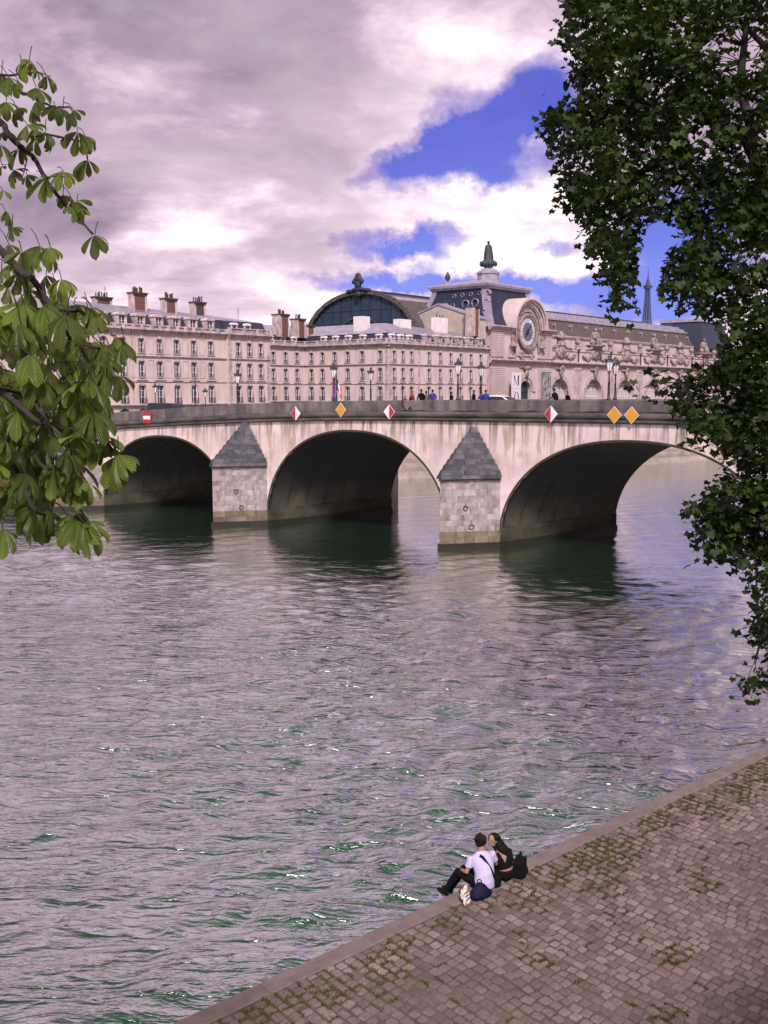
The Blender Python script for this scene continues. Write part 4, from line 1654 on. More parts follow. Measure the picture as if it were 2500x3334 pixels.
# mansard skirts
mb = FB()
mb.add([(.5, .5, 21.7), (KE, .5, 21.7), (KE, 1.7, 23.9), (1.6, 1.7, 23.9)], [(0, 1, 2, 3)])
mb.add([(.5, .5, 21.7), (1.6, 1.7, 23.9), (1.6, LB+1.5, 23.9), (.5, LB+.5, 21.7)], [(0, 1, 2, 3)])
mb.add([(.5, LB+.5, 21.7), (1.6, LB+1.5, 23.9), (-14, LB+1.5, 23.9), (-14, LB+.5, 21.7)], [(0, 1, 2, 3)])
mb.build('mansard', M['slate'], corner)
# low zinc roofs
ZR = 26.6
mb = FB()
mb.add([(1.4, 1.5, 23.9), (KE, 1.5, 23.9), (KE, 8.5, 25.6), (9.0, 8.5, ZR)], [(0, 1, 2, 3)])
mb.add([(1.4, 1.5, 23.9), (9.0, 8.5, ZR), (9.0, LB+8, ZR), (1.4, LB+1.5, 23.9)], [(0, 1, 2, 3)])
mb.add([(1.4, LB+1.5, 23.9), (9.0, LB+8, ZR), (-14, LB+8, ZR), (-14, LB+1.5, 23.9)], [(0, 1, 2, 3)])
mb.add([(9, 8.5, ZR), (KE, 8.5, 25.6), (KE, LB+8, 25.6), (9, LB+8, ZR)], [(0, 1, 2, 3)])
rf = mb.build('zinc_roof', M['zinc'], corner)
slope_seams(corner, DOWN.copy(), ((1.4, 1.5, 23.9), (1.4, LB+1.5, 23.9)), ((9, 8.5, ZR), (9, LB+8, ZR)), 26, parent=rf)
slope_seams(corner, DOWN.copy(), ((1.4, 1.5, 23.9), (KE, 1.5, 23.9)), ((9, 8.5, ZR), (KE, 8.5, 25.6)), 34, parent=rf)
for x in fb[:3]:
    dormer(corner, TC, 0, x+.4, .75, 22.3, .95, 1.05, False)
for x in fb[3:]:
    dormer(corner, TC, 0, x, .2, 21.95, 1.2, 1.75)
for x in (LB-3.4, LB-8.0, LB-12.2, LB-16, LB-19.6):
    dormer(corner, TB, angB, x, .75, 22.3, .95, 1.05, False)
for x in (3.6, 7.4, 11.0):
    dormer(corner, TA, 0, x, .75, 22.3, .95, 1.05, False)
# rear and hidden walls
mb = FB()
mb.quad((KE, 0, STREET), (KE, LB+10, STREET), (KE, LB+10, 21), (KE, 0, 21))
mb.quad((KE, LB+10, STREET), (-13.5, LB+10, STREET), (-13.5, LB+10, 21), (KE, LB+10, 21))
mb.quad((-13.5, LB+10, STREET), (-13.5, LB, STREET), (-13.5, LB, 21), (-13.5, LB+10, 21))
mb.build('end_wall', M['facade'], corner)
# white stair towers and chimneys
chimney(corner, 4.6, 11.5, 24.4, 27.9, 2.6, 2.6, 'white', 0, False)
chimney(corner, 14.0, 7.5, 24.4, 27.6, 4.0, 2.0, 'white', 0, False)
chimney(corner, 26.8, 6.5, 24.4, 28.6, 4.4, 1.6, 'white', 3, False)
chimney(corner, 33.6, 1.9, 24.4, 31.2, 1.7, 2.6, 'brick', 0, True)
chimney(corner, 2.6, LB+1.0, 23.5, 26.3, 2.2, 1.1, 'brick', 3)
chimney(corner, -6.0, LB+1.5, 23.5, 28.3, 2.4, 2.6, 'brick', 8)
chimney(corner, -.5, LB+1.5, 23.5, 27.6, 2.2, 2.2, 'brick', 7)
# beige gable with raking coping, behind the river front
mb = FB()
gp_ = [(1.0, 24.0), (25.5, 24.0), (25.5, 28.3), (12.6, 32.3), (1.0, 28.6)]
mb.prism_yz(gp_, 34.5, 38.0)
gb = mb.build('gable_wall', M['beige'], corner)
mb = FB()
for (w0, z0), (w1, z1) in (((25.8, 28.3), (12.6, 32.4)), ((12.6, 32.4), (.7, 28.6))):
    mb.hexa([(34.3, w0, z0), (38.0, w0, z0), (38.0, w1, z1), (34.3, w1, z1)], [(34.3, w0, z0+.4), (38.0, w0, z0+.4), (38.0, w1, z1+.4), (34.3, w1, z1+.4)])
mb.build('coping', M['zinc'], gb)
for i in range(3):
    mb = FB()
    mb.tube([(30+i*1.2, 4.0+i*.3, 24.5), (30+i*1.2, 4.0+i*.3, 25.6+.2*i)], .12, 6)
    mb.build('vent_pipe', M['zinc'], corner)

# ================================================================== railway-station museum
museum = thing('station_museum', L0+TM*107.0, f_rot, 'grand stone museum with big round clock, slate dome and arched windows', 'museum')
TQ = DOWN.copy()


def arch_pts(cx, cz, r, n=20, rz=None):
    return [(cx-r*math.cos(math.pi*i/n), cz+(rz or r)*math.sin(math.pi*i/n)) for i in range(n+1)]


def arched_wall(mb, x0, x1, z0, z1, cx, cz, r, y=0.0, depth=1.2):
    """wall panel with a round-headed opening that starts at z0"""
    a = arch_pts(cx, cz, r)
    mb.quad((x0, y, z0), (cx-r, y, z0), (cx-r, y, cz), (x0, y, cz))
    mb.quad((cx+r, y, z0), (x1, y, z0), (x1, y, cz), (cx+r, y, cz))
    n = len(a)-1
    for i in range(n):
        p, q = a[i], a[i+1]
        tx0 = x0+(x1-x0)*i/n
        tx1 = x0+(x1-x0)*(i+1)/n
        mb.quad((p[0], y, p[1]), (q[0], y, q[1]), (tx1, y, z1), (tx0, y, z1))
    mb.add([(x0, y, cz), (cx-r, y, cz), (x0, y, z1)], [(0, 1, 2)])
    mb.add([(cx+r, y, cz), (x1, y, cz), (x1, y, z1)], [(0, 1, 2)])
    pts = [(cx-r, z0)]+a+[(cx+r, z0)]
    for p, q in zip(pts[:-1], pts[1:]):
        mb.quad((p[0], y, p[1]), (p[0], y+depth, p[1]), (q[0], y+depth, q[1]), (q[0], y, q[1]))


def arch_stones(root, cx, cz, r0, r1, y0, y1, n, name='voussoir', mater='trim', start=0.0, stop=math.pi):
    """ring of separate wedge stones"""
    for i in range(n):
        a0 = start+(stop-start)*i/n+.006
        a1 = start+(stop-start)*(i+1)/n-.006
        rr = r1+(.12 if i % 2 else 0)
        mb = FB()
        c = [(cx-r0*math.cos(a0), cz+r0*math.sin(a0)), (cx-r0*math.cos(a1), cz+r0*math.sin(a1)),
             (cx-rr*math.cos(a1), cz+rr*math.sin(a1)), (cx-rr*math.cos(a0), cz+rr*math.sin(a0))]
        mb.prism_xz(c[::-1], y0, y1)
        mb.build(name, M[mater], root)


def lumps(mb, items, nu=8, nv=6, jit=.10):
    for (c, r) in items:
        mb.ball(c, r, nu, nv, jit=jit)


MW = 1.4          # façade plane of the long range
KP = 28.0
cxs = [35.2+19.2*i for i in range(7)]
for i, cx in enumerate(cxs):
    mb = FB()
    x0 = KP if i == 0 else cx-9.6
    arched_wall(mb, x0, cx+9.6, STREET, 18.3, cx, 9.9, 4.9, MW, 1.6)
    mb.build('arcade_wall', M['museum'], museum)
    arch_stones(museum, cx, 9.9, 4.95, 6.0, MW-.18, MW+.25, 23 if i < 5 else 13)
    # window with iron bars
    mb = FB()
    a = arch_pts(cx, 9.9, 4.85)
    mb.add([(cx, MW+1.5, STREET+.1)]+[(p[0], MW+1.5, p[1]) for p in [(cx-4.85, STREET)]+a+[(cx+4.85, STREET)]], [(0, j+2, j+1) for j in range(len(a)+1)])
    gl = mb.build('arched_window', M['archglass'], museum)
    mb = FB()
    for j in range(-9, 10):
        x = cx+j*.5
        zt = 9.9+math.sqrt(max(0, 4.8**2-(j*.5)**2))
        w_ = .10 if j % 3 else .2
        mb.mm(x-w_/2, x+w_/2, MW+1.3, MW+1.42, STREET, zt)
    for z in (9.9, 11.7, 13.4):
        hw = math.sqrt(4.8**2-(z-9.9)**2)
        mb.mm(cx-hw, cx+hw, MW+1.27, MW+1.45, z-.09, z+.09)
    mb.build('glazing_bars', M['frame'], gl)
    # keystone group
    mb = FB()
    lumps(mb, [((cx, MW-.5, 16.6), (.7, .6, 1.3)), ((cx, MW-.8, 17.9), (.45, .45, .55)), ((cx-.6, MW-.5, 17.4), (.5, .4, .6)), ((cx+.6, MW-.5, 17.4), (.5, .4, .6)),
               ((cx, MW-.6, 15.6), (.4, .5, .7)), ((cx-1.6, MW-.25, 17.5), (1.0, .25, .3)), ((cx+1.6, MW-.25, 17.5), (1.0, .25, .3))])
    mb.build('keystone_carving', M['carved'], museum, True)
    # pilaster strips beside each arch
    for s in (-1, 1):
        for dx in (8.2, 9.35):
            x = cx+s*dx
            if x < KP+.6:
                continue
            if s == 1 and dx > 9:
                continue
            mb = FB()
            mb.mm(x-.42, x+.42, MW-.32, MW-.003, STREET, 17.2)
            mb.mm(x-.52, x+.52, MW-.42, MW-.003, 17.202, 17.9)
            mb.build('pilaster', M['trim'], museum)
K1 = cxs[-1]+9.6
TW = Matrix.Translation((0, MW, -STREET))
cornice(museum, TW, K1, 18.3, ((.15, 0), (.15, .3), (.5, .4), (.5, .55), (.95, .7), (.95, 1.0)), x0=KP+.35, mater='trim')
# frieze lettering band is carved: shallow relief blocks
mb = FB()
rnd = random.Random(9)
for cx in cxs:
    for s in (-1, 1):
        for j in range(7):
            x = cx+s*(2.4+j*.72)
            mb.mm(x-.2, x+.2, MW-.10, MW-.002, 17.35, 18.0)
tag(mb.build('frieze_relief', M['carved'], museum), kind='stuff')
# attic parapet with carved swags
mb = FB()
mb.mm(KP+.3, K1, MW-.35, MW+.6, 19.302, 19.75)
mb.mm(KP+.3, K1, MW-.15, MW+.45, 19.752, 22.3)
mb.mm(KP+.3, K1, MW-.4, MW+.6, 22.302, 22.7)
mb.build('attic_parapet', M['museum'], museum)
for i, cx in enumerate(cxs):
    mb = FB()
    r2 = random.Random(40+i)
    for s in (-1, 1):
        for j in range(13):
            u = j/12
            x = cx+s*(1.6+u*5.6)
            z = 22.4-1.9*math.sin(u*math.pi*.9)-.5*u+r2.uniform(-.3, .3)
            mb.ball((x, MW-.4+r2.uniform(-.15, .1), z), (r2.uniform(.35, .6), .4, r2.uniform(.3, .6)), 7, 5, jit=.15)
        for j in range(6):
            mb.ball((cx+s*(1.5+j*.75), MW-.3, 22.9+.9*math.exp(-j*.6)+r2.uniform(-.1, .15)), (.55, .5, .4), 7, 5, jit=.15)
    # central cartouche
    mb.ball((cx, MW-.5, 22.3), (1.5, .6, 2.3), 10, 8, jit=.06)
    mb.ball((cx, MW-.9, 22.4), (1.0, .4, 1.5), 10, 8)
    for s in (-1, 1):
        mb.ball((cx+s*1.4, MW-.4, 24.1), (.6, .5, .6), 8, 6, jit=.1)
        mb.ball((cx+s*1.7, MW-.4, 21.2), (.6, .5, .9), 8, 6, jit=.1)
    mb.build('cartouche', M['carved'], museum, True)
    if i % 2 == 0:
        # medium crowned crest
        mb = FB()
        mb.lathe([(1.3, 0), (1.5, .4), (1.15, .6), (1.05, 1.9), (1.5, 2.1), (1.6, 2.5), (1.0, 2.9), (1.1, 3.3), (.5, 3.8), (.15, 4.1)], (cx, MW-.1, 23.4), 10)
        for j in range(6):
            a = j*math.pi/3
            mb.ball((cx+1.3*math.cos(a), MW-.1+1.3*math.sin(a), 25.9), (.4, .4, .5), 6, 5)
        mb.build('crest', M['carved'], museum, True)
    else:
        # seated statue on a corbelled pedestal
        mb = FB()
        mb.lathe([(.9, 0), (1.5, .9), (2.0, 1.5), (2.7, 1.8), (2.8, 2.2), (2.3, 2.3)], (cx, MW-.3, 22.2), 12)
        pd = mb.build('statue_pedestal', M['carved'], museum, False)
        mb = FB()
        z = 24.5
        m1 = -1 if i == 3 else 1
        lumps(mb, [((cx, MW, z+.8), (1.5, 1.2, 1.0)), ((cx+m1*.1, MW, z+2.3), (.85, .7, 1.3)), ((cx-m1*.7, MW-.6, z+1.3), (.5, 1.0, .5)), ((cx+m1*.6, MW-.7, z+1.25), (.5, 1.1, .5)),
                   ((cx-m1*.75, MW-1.3, z+.5), (.35, .4, .9)), ((cx+m1*.65, MW-1.4, z+.4), (.38, .4, .9)), ((cx+m1*.1, MW-.1, z+3.1), (1.05, .6, .5)),
                   ((cx+m1*.15, MW-.15, z+4.15), (.45, .48, .58)), ((cx+m1*.15, MW-.1, z+3.65), (.25, .25, .35)), ((cx-m1*1.1, MW-.2, z+2.5), (.32, .35, .85)),
                   ((cx-m1*1.35, MW-.6, z+1.8), (.3, .7, .3)), ((cx+m1*1.2, MW-.3, z+2.6), (.32, .4, .8)), ((cx+m1*1.5, MW-.4, z+1.7), (.6, .5, 1.0)),
                   ((cx-m1*1.6, MW-.1, z+.7), (.7, .8, .8)), ((cx, MW+.4, z+2.0), (1.3, .5, 1.6))], 9, 7, .07)
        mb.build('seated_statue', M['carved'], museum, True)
# ball-topped posts over the pilasters
for i in range(7):
    x = cxs[i]+9.2
    mb = FB()
    mb.lathe([(.95, 0), (1.0, .35), (.7, .5), (.6, 1.1), (.8, 1.3), (.4, 1.4)], (x, MW-.1, 22.7), 8)
    mb.ball((x, MW-.1, 24.9), .85, 10, 8)
    mb.build('ball_finial', M['carved'], museum, True)
    mb = FB()
    mb.mm(x-.16, x+.16, MW-.58, MW-.42, 18.6, 24.0)
    mb.build('downpipe', M['iron'], museum)
# set-back upper wall
mb = FB()
mb.mm(KP, K1, MW+5.0, MW+5.6, 18.0, 26.9)
mb.build('upper_wall', M['museum'], museum)
cornice(museum, Matrix.Translation((0, MW+5.0, -STREET)), K1, 26.2, ((.15, 0), (.15, .25), (.45, .35), (.45, .6)), x0=KP)
mb = FB()
mb.mm(KP, K1, MW+.6, MW+5, 19.3, 19.5)
mb.build('terrace', M['zinc'], museum)
for x in (44.5, 64.0):
    mb = FB()
    mb.mm(x-1.2, x+1.2, MW+4.9, MW+4.99, 22.4, 25.0)
    mb.build('attic_window', M['glass'], museum)
# long roof
mb = FB()
mb.quad((KP-1, MW+5.0, 26.95), (K1, MW+5.0, 26.95), (K1, MW+8.5, 31.4), (KP-1, MW+8.5, 31.4))
br_ = mb.build('brown_roof', M['brownroof'], museum)
slope_seams(museum, DOWN.copy(), ((KP-1, MW+5.0, 26.95), (K1, MW+5.0, 26.95)), ((KP-1, MW+8.5, 31.4), (K1, MW+8.5, 31.4)), 90, 'brownroof', parent=br_)
mb = FB()
mb.prism_yz([(MW+8.0, 31.3), (MW+8.0, 31.8), (MW+9.5, 32.2), (MW+9.5, 32.7), (MW+11.5, 33.2), (MW+11.5, 33.7), (MW+14, 34.1), (MW+30, 34.1), (MW+30, 31.3)], KP-2, K1)
mb.build('zinc_ridge', M['zinc'], museum)
for j in range(13):
    x = KP+6+j*9.0
    mb = FB()
    mb.box((x, MW+6.6, 29.9), (.5, .9, .6))
    mb.tube([(x, MW+6.2, 29.9), (x, MW+6.2, 27.8)], .09, 4)
    mb.build('roof_vent', M['zinc'], museum)
# ridge railing
mb = FB()
for j in range(60):
    x = KP+j*2.2
    mb.tube([(x, MW+14, 34.1), (x, MW+14, 35.1)], .03, 4)
mb.tube([(KP, MW+14, 35.1), (KP+59*2.2, MW+14, 35.1)], .025, 4)
tag(mb.build('ridge_railing', M['zinc'], museum), kind='stuff')
mast(museum, KP+15, MW+14, 34.1, 3.5)
mb = FB()
mb.mm(K1, K1+.4, MW, MW+30, STREET, 31)
mb.build('west_wall', M['museum'], museum)
# end pavilion roof far right
mb = FB()
b0 = [(K1-26, 2, 26), (K1+2, 2, 26), (K1+2, 24, 26), (K1-26, 24, 26)]
t0_ = [(K1-22, 6, 35.5), (K1-2, 6, 35.5), (K1-2, 20, 35.5), (K1-22, 20, 35.5)]
mb.hexa(b0, t0_)
mb.build('west_dome', M['slate'], museum)
mb = FB()
mb.mm(K1-22.5, K1-1.5, 5.5, 20.5, 35.502, 36.4)
mb.build('west_dome_crest', M['zinc'], museum)

# ---- clock pavilion
PC = 15.5
mb = FB()
arched_wall(mb, 0, KP, STREET, 18.3, PC, 11.4, 2.7, 0, 1.0)
mb.quad((0, 0, 18.3), (KP, 0, 18.3), (KP, 0, 26.6), (0, 0, 26.6))
mb.quad((0, 25.6, STREET), (0, 0, STREET), (0, 0, 26.6), (0, 25.6, 26.6))
mb.quad((KP, 0, STREET), (KP, 25.6, STREET), (KP, 25.6, 26.6), (KP, 0, 26.6))
mb.quad((KP, 25.6, STREET), (0, 25.6, STREET), (0, 25.6, 26.6), (KP, 25.6, 26.6))
mb.build('pavilion_wall', M['museum'], museum)
arch_stones(museum, PC, 11.4, 2.75, 3.5, -.15, .2, 13)
arch_stones(museum, PC, 11.4, 3.62, 4.7, -.32, .1, 15, mater='museum')
mb = FB()
a = arch_pts(PC, 11.4, 2.7)
mb.add([(PC, .9, STREET)]+[(p[0], .9, p[1]) for p in [(PC-2.7, STREET)]+a+[(PC+2.7, STREET)]], [(0, j+2, j+1) for j in range(len(a)+1)])
gl = mb.build('arched_window', M['archglass'], museum)
mb = FB()
for j in range(-5, 6):
    zt = 11.4+math.sqrt(max(0, 2.65**2-(j*.5)**2))
    mb.mm(PC+j*.5-.04, PC+j*.5+.04, .75, .85, STREET, zt)
mb.mm(PC-2.6, PC+2.6, .72, .88, 11.3, 11.5)
mb.build('glazing_bars', M['iron'], gl)
mb = FB()
lumps(mb, [((PC, -.5, 16.0), (.7, .5, 1.2)), ((PC, -.7, 17.3), (.5, .5, .55)), ((PC-.8, -.4, 17.2), (.6, .4, .5)), ((PC+.8, -.4, 17.2), (.6, .4, .5)),
           ((PC-2.0, -.2, 17.5), (1.0, .2, .25)), ((PC+2.0, -.2, 17.5), (1.0, .2, .25))])
mb.build('keystone_carving', M['carved'], museum, True)
# rusticated corner piers: each course a stone
for (xa, xb) in ((0.0, 6.0), (KP-6.4, KP)):
    for i in range(24):
        z = STREET+.3+i*.46
        if z > 17.3:
            break
        mb = FB()
        mb.mm(xa-(.2 if xa == 0 else 0), xb+(.2 if xb == KP else 0), -.34, -.002, z, z+.37)
        mb.build('rusticated_course', M['museum'], museum)
for (xa, xb) in ((0.0, 5.2), (KP-5.2, KP)):
    for i in range(14):
        z = 19.9+i*.46
        mb = FB()
        mb.mm(xa-(.16 if xa == 0 else 0), xb+(.16 if xb == KP else 0), -.28, -.002, z, z+.37)
        mb.build('rusticated_course', M['museum'], museum)
TP = DOWN.copy()
cornice(museum, TP, KP+.4, 18.3, ((.35, 0), (.35, .3), (.7, .4), (.7, .55), (1.15, .7), (1.15, 1.0)), x0=-.8)
cornice(museum, TP, 7.4, 26.2, ((.35, 0), (.35, .3), (.8, .4), (.8, .6), (1.3, .8), (1.3, 1.1)), x0=-1.0)
cornice(museum, TP, KP+1.0, 26.2, ((.35, 0), (.35, .3), (.8, .4), (.8, .6), (1.3, .8), (1.3, 1.1)), x0=KP-4.2)
# side cornice
cornice(museum, frame_T(0, 25.6, -math.pi/2), 25.2, 26.2, ((.2, 0), (.2, .3), (.6, .4), (.6, .6), (1.0, .8), (1.0, 1.1)), name='side_cornice')
# clock housing: round gable with deep hood
CZ = 26.3
mb = FB()
disc = [(PC-7.0*math.cos(math.pi*i/24), CZ+7.0*math.sin(math.pi*i/24)) for i in range(25)]
mb.prism_xz(([(PC-7.0, 26.2)]+disc+[(PC+7.0, 26.2)])[::-1], -.25, 5.0)
mb.build('clock_gable', M['museum'], museum)
for (r0, r1, y0, y1, nm) in ((6.0, 6.7, -1.0, -.2, 'hood_inner'), (6.72, 7.25, -1.5, -.2, 'hood_middle'), (7.27, 7.85, -1.9, 7.5, 'hood_roll')):
    mb = FB()
    n = 36
    for i in range(n):
        a0, a1 = math.pi*i/n, math.pi*(i+1)/n
        c = [(PC-r0*math.cos(a0), CZ+.6+r0*math.sin(a0)), (PC-r0*math.cos(a1), CZ+.6+r0*math.sin(a1)),
             (PC-r1*math.cos(a1), CZ+.6+r1*math.sin(a1)), (PC-r1*math.cos(a0), CZ+.6+r1*math.sin(a0))]
        mb.prism_xz(c[::-1], y0, y1)
    mb.build(nm, M['trim' if nm != 'hood_roll' else 'museum'], museum)
mb = FB()
for i in range(1, 30):
    a = math.pi*i/30
    mb.ball((PC-5.75*math.cos(a), -.6, CZ+.6+5.75*math.sin(a)), (.22, .3, .22), 6, 5)
tag(mb.build('hood_bead', M['trim'], museum), kind='stuff')


def ring_xz(mb, cx, cz, r0, r1, y0, y1, n=48):
    for i in range(n):
        a0, a1 = 2*math.pi*i/n, 2*math.pi*(i+1)/n
        c = [(cx+r0*math.cos(a0), cz+r0*math.sin(a0)), (cx+r0*math.cos(a1), cz+r0*math.sin(a1)), (cx+r1*math.cos(a1), cz+r1*math.sin(a1)), (cx+r1*math.cos(a0), cz+r1*math.sin(a0))]
        mb.prism_xz(c, y0, y1)


mb = FB()
ring_xz(mb, PC, CZ, 3.62, 4.1, -.75, -.2)
ring_xz(mb, PC, CZ, 4.12, 4.6, -.95, -.2)
mb.build('clock_surround', M['carved'], museum)
mb = FB()
r2 = random.Random(77)
for i in range(34):
    a = math.pi*(-.12+1.24*i/33)
    mb.ball((PC-5.15*math.cos(a), -.45, CZ+5.15*math.sin(a)), (.38, .3, .38), 7, 5, jit=.2)
for s in (-1, 1):
    for j in range(9):
        mb.ball((PC+s*(4.9+.1*j), -.4, CZ-.8-j*.5), (.4, .3, .4), 7, 5, jit=.2)
tag(mb.build('carved_wreath', M['carved'], museum, True), kind='stuff')
mb = FB()
n = 48
mb.add([(PC+3.6*math.cos(2*math.pi*i/n), -.5, CZ+3.6*math.sin(2*math.pi*i/n)) for i in range(n)], [tuple(range(n))])
clock = mb.build('clock_dial', M['dial'], museum)
mb = FB()
ring_xz(mb, PC, CZ, 2.2, 2.32, -.56, -.51)
ring_xz(mb, PC, CZ, 3.40, 3.58, -.56, -.51)
for i in range(24):
    a = 2*math.pi*i/24
    for r0, r1 in ((.5, 2.2),):
        c = Vector((PC+(r0+r1)/2*math.cos(a), -.53, CZ+(r0+r1)/2*math.sin(a)))
        mb.box(c, (r1-r0, .03, .035), ry=-a)
mb.build('dial_tracery', M['iron'], clock)
num = ['III', 'II', 'I', 'XII', 'XI', 'X', 'IX', 'VIII', 'VII', 'VI', 'V', 'IIII']
for i, s in enumerate(num):
    a = 2*math.pi*i/12
    mb = FB()
    # white enamel plaque with the roman numeral
    pl = []
    for k in range(5):
        pl.append((PC+2.36*math.cos(a-.235+.47*k/4), CZ+2.36*math.sin(a-.235+.47*k/4)))
    for k in range(4, -1, -1):
        pl.append((PC+3.38*math.cos(a-.235+.47*k/4), CZ+3.38*math.sin(a-.235+.47*k/4)))
    mb.prism_xz(pl, -.55, -.51)
    p = mb.build('numeral_plaque', M['signwhite'], clock)
    # strokes
    widths = {'I': .20, 'V': .36, 'X': .36}
    tw = sum(widths[c] for c in s)
    off = -tw/2
    mb = FB()
    rad = Vector((math.cos(a), 0, math.sin(a)))
    tan = Vector((math.sin(a), 0, -math.cos(a)))
    base = Vector((PC, -.57, CZ))+rad*2.87

    def stroke(x0, z0, x1, z1, w):
        d = Vector((x1-x0, z1-z0)).normalized()
        nx, nz = -d.y*w/2, d.x*w/2
        vs = []
        for (x, z) in ((x0+nx, z0+nz), (x0-nx, z0-nz), (x1-nx, z1-nz), (x1+nx, z1+nz)):
            vs.append(base+tan*x+rad*z)
        mb.add(vs, [(0, 1, 2, 3)])
    for c in s:
        w = widths[c]
        m_ = off+w/2
        if c == 'I':
            stroke(m_, -.36, m_, .36, .10)
        elif c == 'V':
            stroke(m_-w*.4, .36, m_, -.36, .10)
            stroke(m_+w*.4, .36, m_, -.36, .05)
        else:
            stroke(m_-w*.4, .36, m_+w*.4, -.36, .10)
            stroke(m_+w*.4, .36, m_-w*.4, -.36, .05)
        off += w
    mb.build('numeral', M['ink'], p)
for ang, L, w in ((R(50), 3.1, .30), (R(228), 1.9, .42)):
    mb = FB()
    d = Vector((math.cos(ang), 0, math.sin(ang)))
    q = Vector((-d.z, 0, d.x))
    b = Vector((PC, -.62, CZ))
    mb.add([b-d*.7-q*w*.4, b+q*-w, b+d*L*.75-q*w*.6, b+d*L, b+d*L*.75+q*w*.6, b+q*w, b-d*.7+q*w*.4], [(0, 1, 2, 3, 4, 5, 6)])
    mb.build('clock_hand', M['ink'], clock)


# lettering on the pavilion
def text_mesh(body, size, depth=.05):
    cu = bpy.data.curves.new('letters', 'FONT')
    cu.body = body
    cu.size = size
    cu.align_x = 'CENTER'
    cu.align_y = 'CENTER'
    cu.extrude = depth
    ob = bpy.data.objects.new('letters', cu)
    COL.objects.link(ob)
    bpy.context.view_layer.update()
    me = bpy.data.meshes.new_from_object(ob.evaluated_get(bpy.context.evaluated_depsgraph_get()))
    bpy.data.objects.remove(ob)
    me.materials.clear()
    return me


for x in (PC-6.6, PC+7.2):
    mb = FB()
    mb.mm(x-1.9, x+1.9, -.22, -.002, 19.75, 22.4)
    pl = mb.build('monogram_panel', M['museum'], museum)
    mb = FB()
    for (a, b, c, d) in ((x-1.7, x+1.7, 19.85, 20.0), (x-1.7, x+1.7, 22.1, 22.25), (x-1.7, x-1.55, 20.001, 22.099), (x+1.55, x+1.7, 20.001, 22.099)):
        mb.mm(a, b, -.32, -.222, c, d)
    mb.build('panel_border', M['trim'], pl)
    me = text_mesh('PO', 1.9)
    me.materials.append(M['carved'])
    o = link('lettering', me, pl, (x, -.28, 21.05-STREET), (math.pi/2, 0, 0))
    # urn-shaped ornament above the panel
    mb = FB()
    mb.lathe([(1.2, 0), (1.0, .5), (.5, 1.0), (.35, 1.9), (.55, 2.2), (.3, 2.9), (.05, 3.3)], (x, -.3, 22.4), 8)
    mb.build('panel_ornament', M['carved'], museum, True)
mb = FB()
mb.mm(PC-4.4, PC+4.2, -.3, -.002, 20.3, 21.7)
pl = mb.build('name_tablet', M['museum'], museum)
me = text_mesh('PARIS-ORLEANS', 1.0)
me.materials.append(M['carved'])
link('lettering', me, pl, (PC-.1, -.34, 21.0-STREET), (math.pi/2, 0, 0), (.95, 1, 1))
mb = FB()
for j in range(16):
    u = j/15*2-1
    mb.ball((PC+u*2.8, -.4, 20.1-1.0*(1-u*u)+r2.uniform(-.15, .15)), (.42, .3, .42), 7, 5, jit=.15)
mb.build('garland', M['carved'], museum, True)

# ---- slate dome
BZ, TZ = 27.3, 37.2
x0, x1, w0, w1 = .2, KP-.2, .4, 25.4


def dome_ring(u):
    """concave mansard profile: u 0 base .. 1 top"""
    i = 4.3*(1-(1-u)**1.6)
    z = BZ+(TZ-BZ)*u
    return x0+i, x1-i, w0+i, w1-i, z


mb = FB()
n = 10
for j in range(n):
    a = dome_ring(j/n)
    b = dome_ring((j+1)/n)
    A = [(a[0], a[2], a[4]), (a[1], a[2], a[4]), (a[1], a[3], a[4]), (a[0], a[3], a[4])]
    B = [(b[0], b[2], b[4]), (b[1], b[2], b[4]), (b[1], b[3], b[4]), (b[0], b[3], b[4])]
    for k in range(4):
        mb.quad(A[k], A[(k+1) % 4], B[(k+1) % 4], B[k])
dome = mb.build('slate_dome', M['dome_slate'], museum)
for (sx, sw) in ((0, 2), (1, 2), (1, 3), (0, 3)):
    for j in range(24):
        u0, u1 = j/24, (j+.86)/24
        a, b = dome_ring(u0), dome_ring(u1)
        dx_ = -1 if sx == 0 else 1
        dw_ = -1 if sw == 2 else 1
        mb = FB()
        W_ = 1.35
        pa, pb = (a[sx], a[sw], a[4]), (b[sx], b[sw], b[4])
        bot = [(pa[0]+dx_*.22, pa[1]+dw_*.22, pa[2]), (pa[0]-dx_*W_, pa[1]+dw_*.22, pa[2]), (pa[0]-dx_*W_, pa[1]-dw_*W_, pa[2]), (pa[0]+dx_*.22, pa[1]-dw_*W_, pa[2])]
        top = [(pb[0]+dx_*.2, pb[1]+dw_*.2, pb[2]), (pb[0]-dx_*W_, pb[1]+dw_*.2, pb[2]), (pb[0]-dx_*W_, pb[1]-dw_*W_, pb[2]), (pb[0]+dx_*.2, pb[1]-dw_*W_, pb[2])]
        mb.hexa(bot, top)
        mb.build('hip_block', M['zinc'], dome)
a = dome_ring(1)
mb = FB()
mb.mm(a[0]-.5, a[1]+.5, a[2]-.5, a[3]+.5, TZ-.45, TZ+.1)
mb.mm(a[0]-.9, a[1]+.9, a[2]-.9, a[3]+.9, TZ+.102, TZ+.5)
mb.mm(a[0]-.6, a[1]+.6, a[2]-.6, a[3]+.6, TZ+.502, TZ+.95)
crest = mb.build('dome_crest', M['zinc'], museum)
mb = FB()
for k in range(40):
    x = a[0]-.9+(a[1]-a[0]+1.8)*k/39
    mb.ball((x, a[2]-.85, TZ+.62), (.22, .25, .32), 6, 5)
for k in range(32):
    w = a[2]-.9+(a[3]-a[2]+1.8)*k/31
    mb.ball((a[0]-.85, w, TZ+.62), (.25, .22, .32), 6, 5)
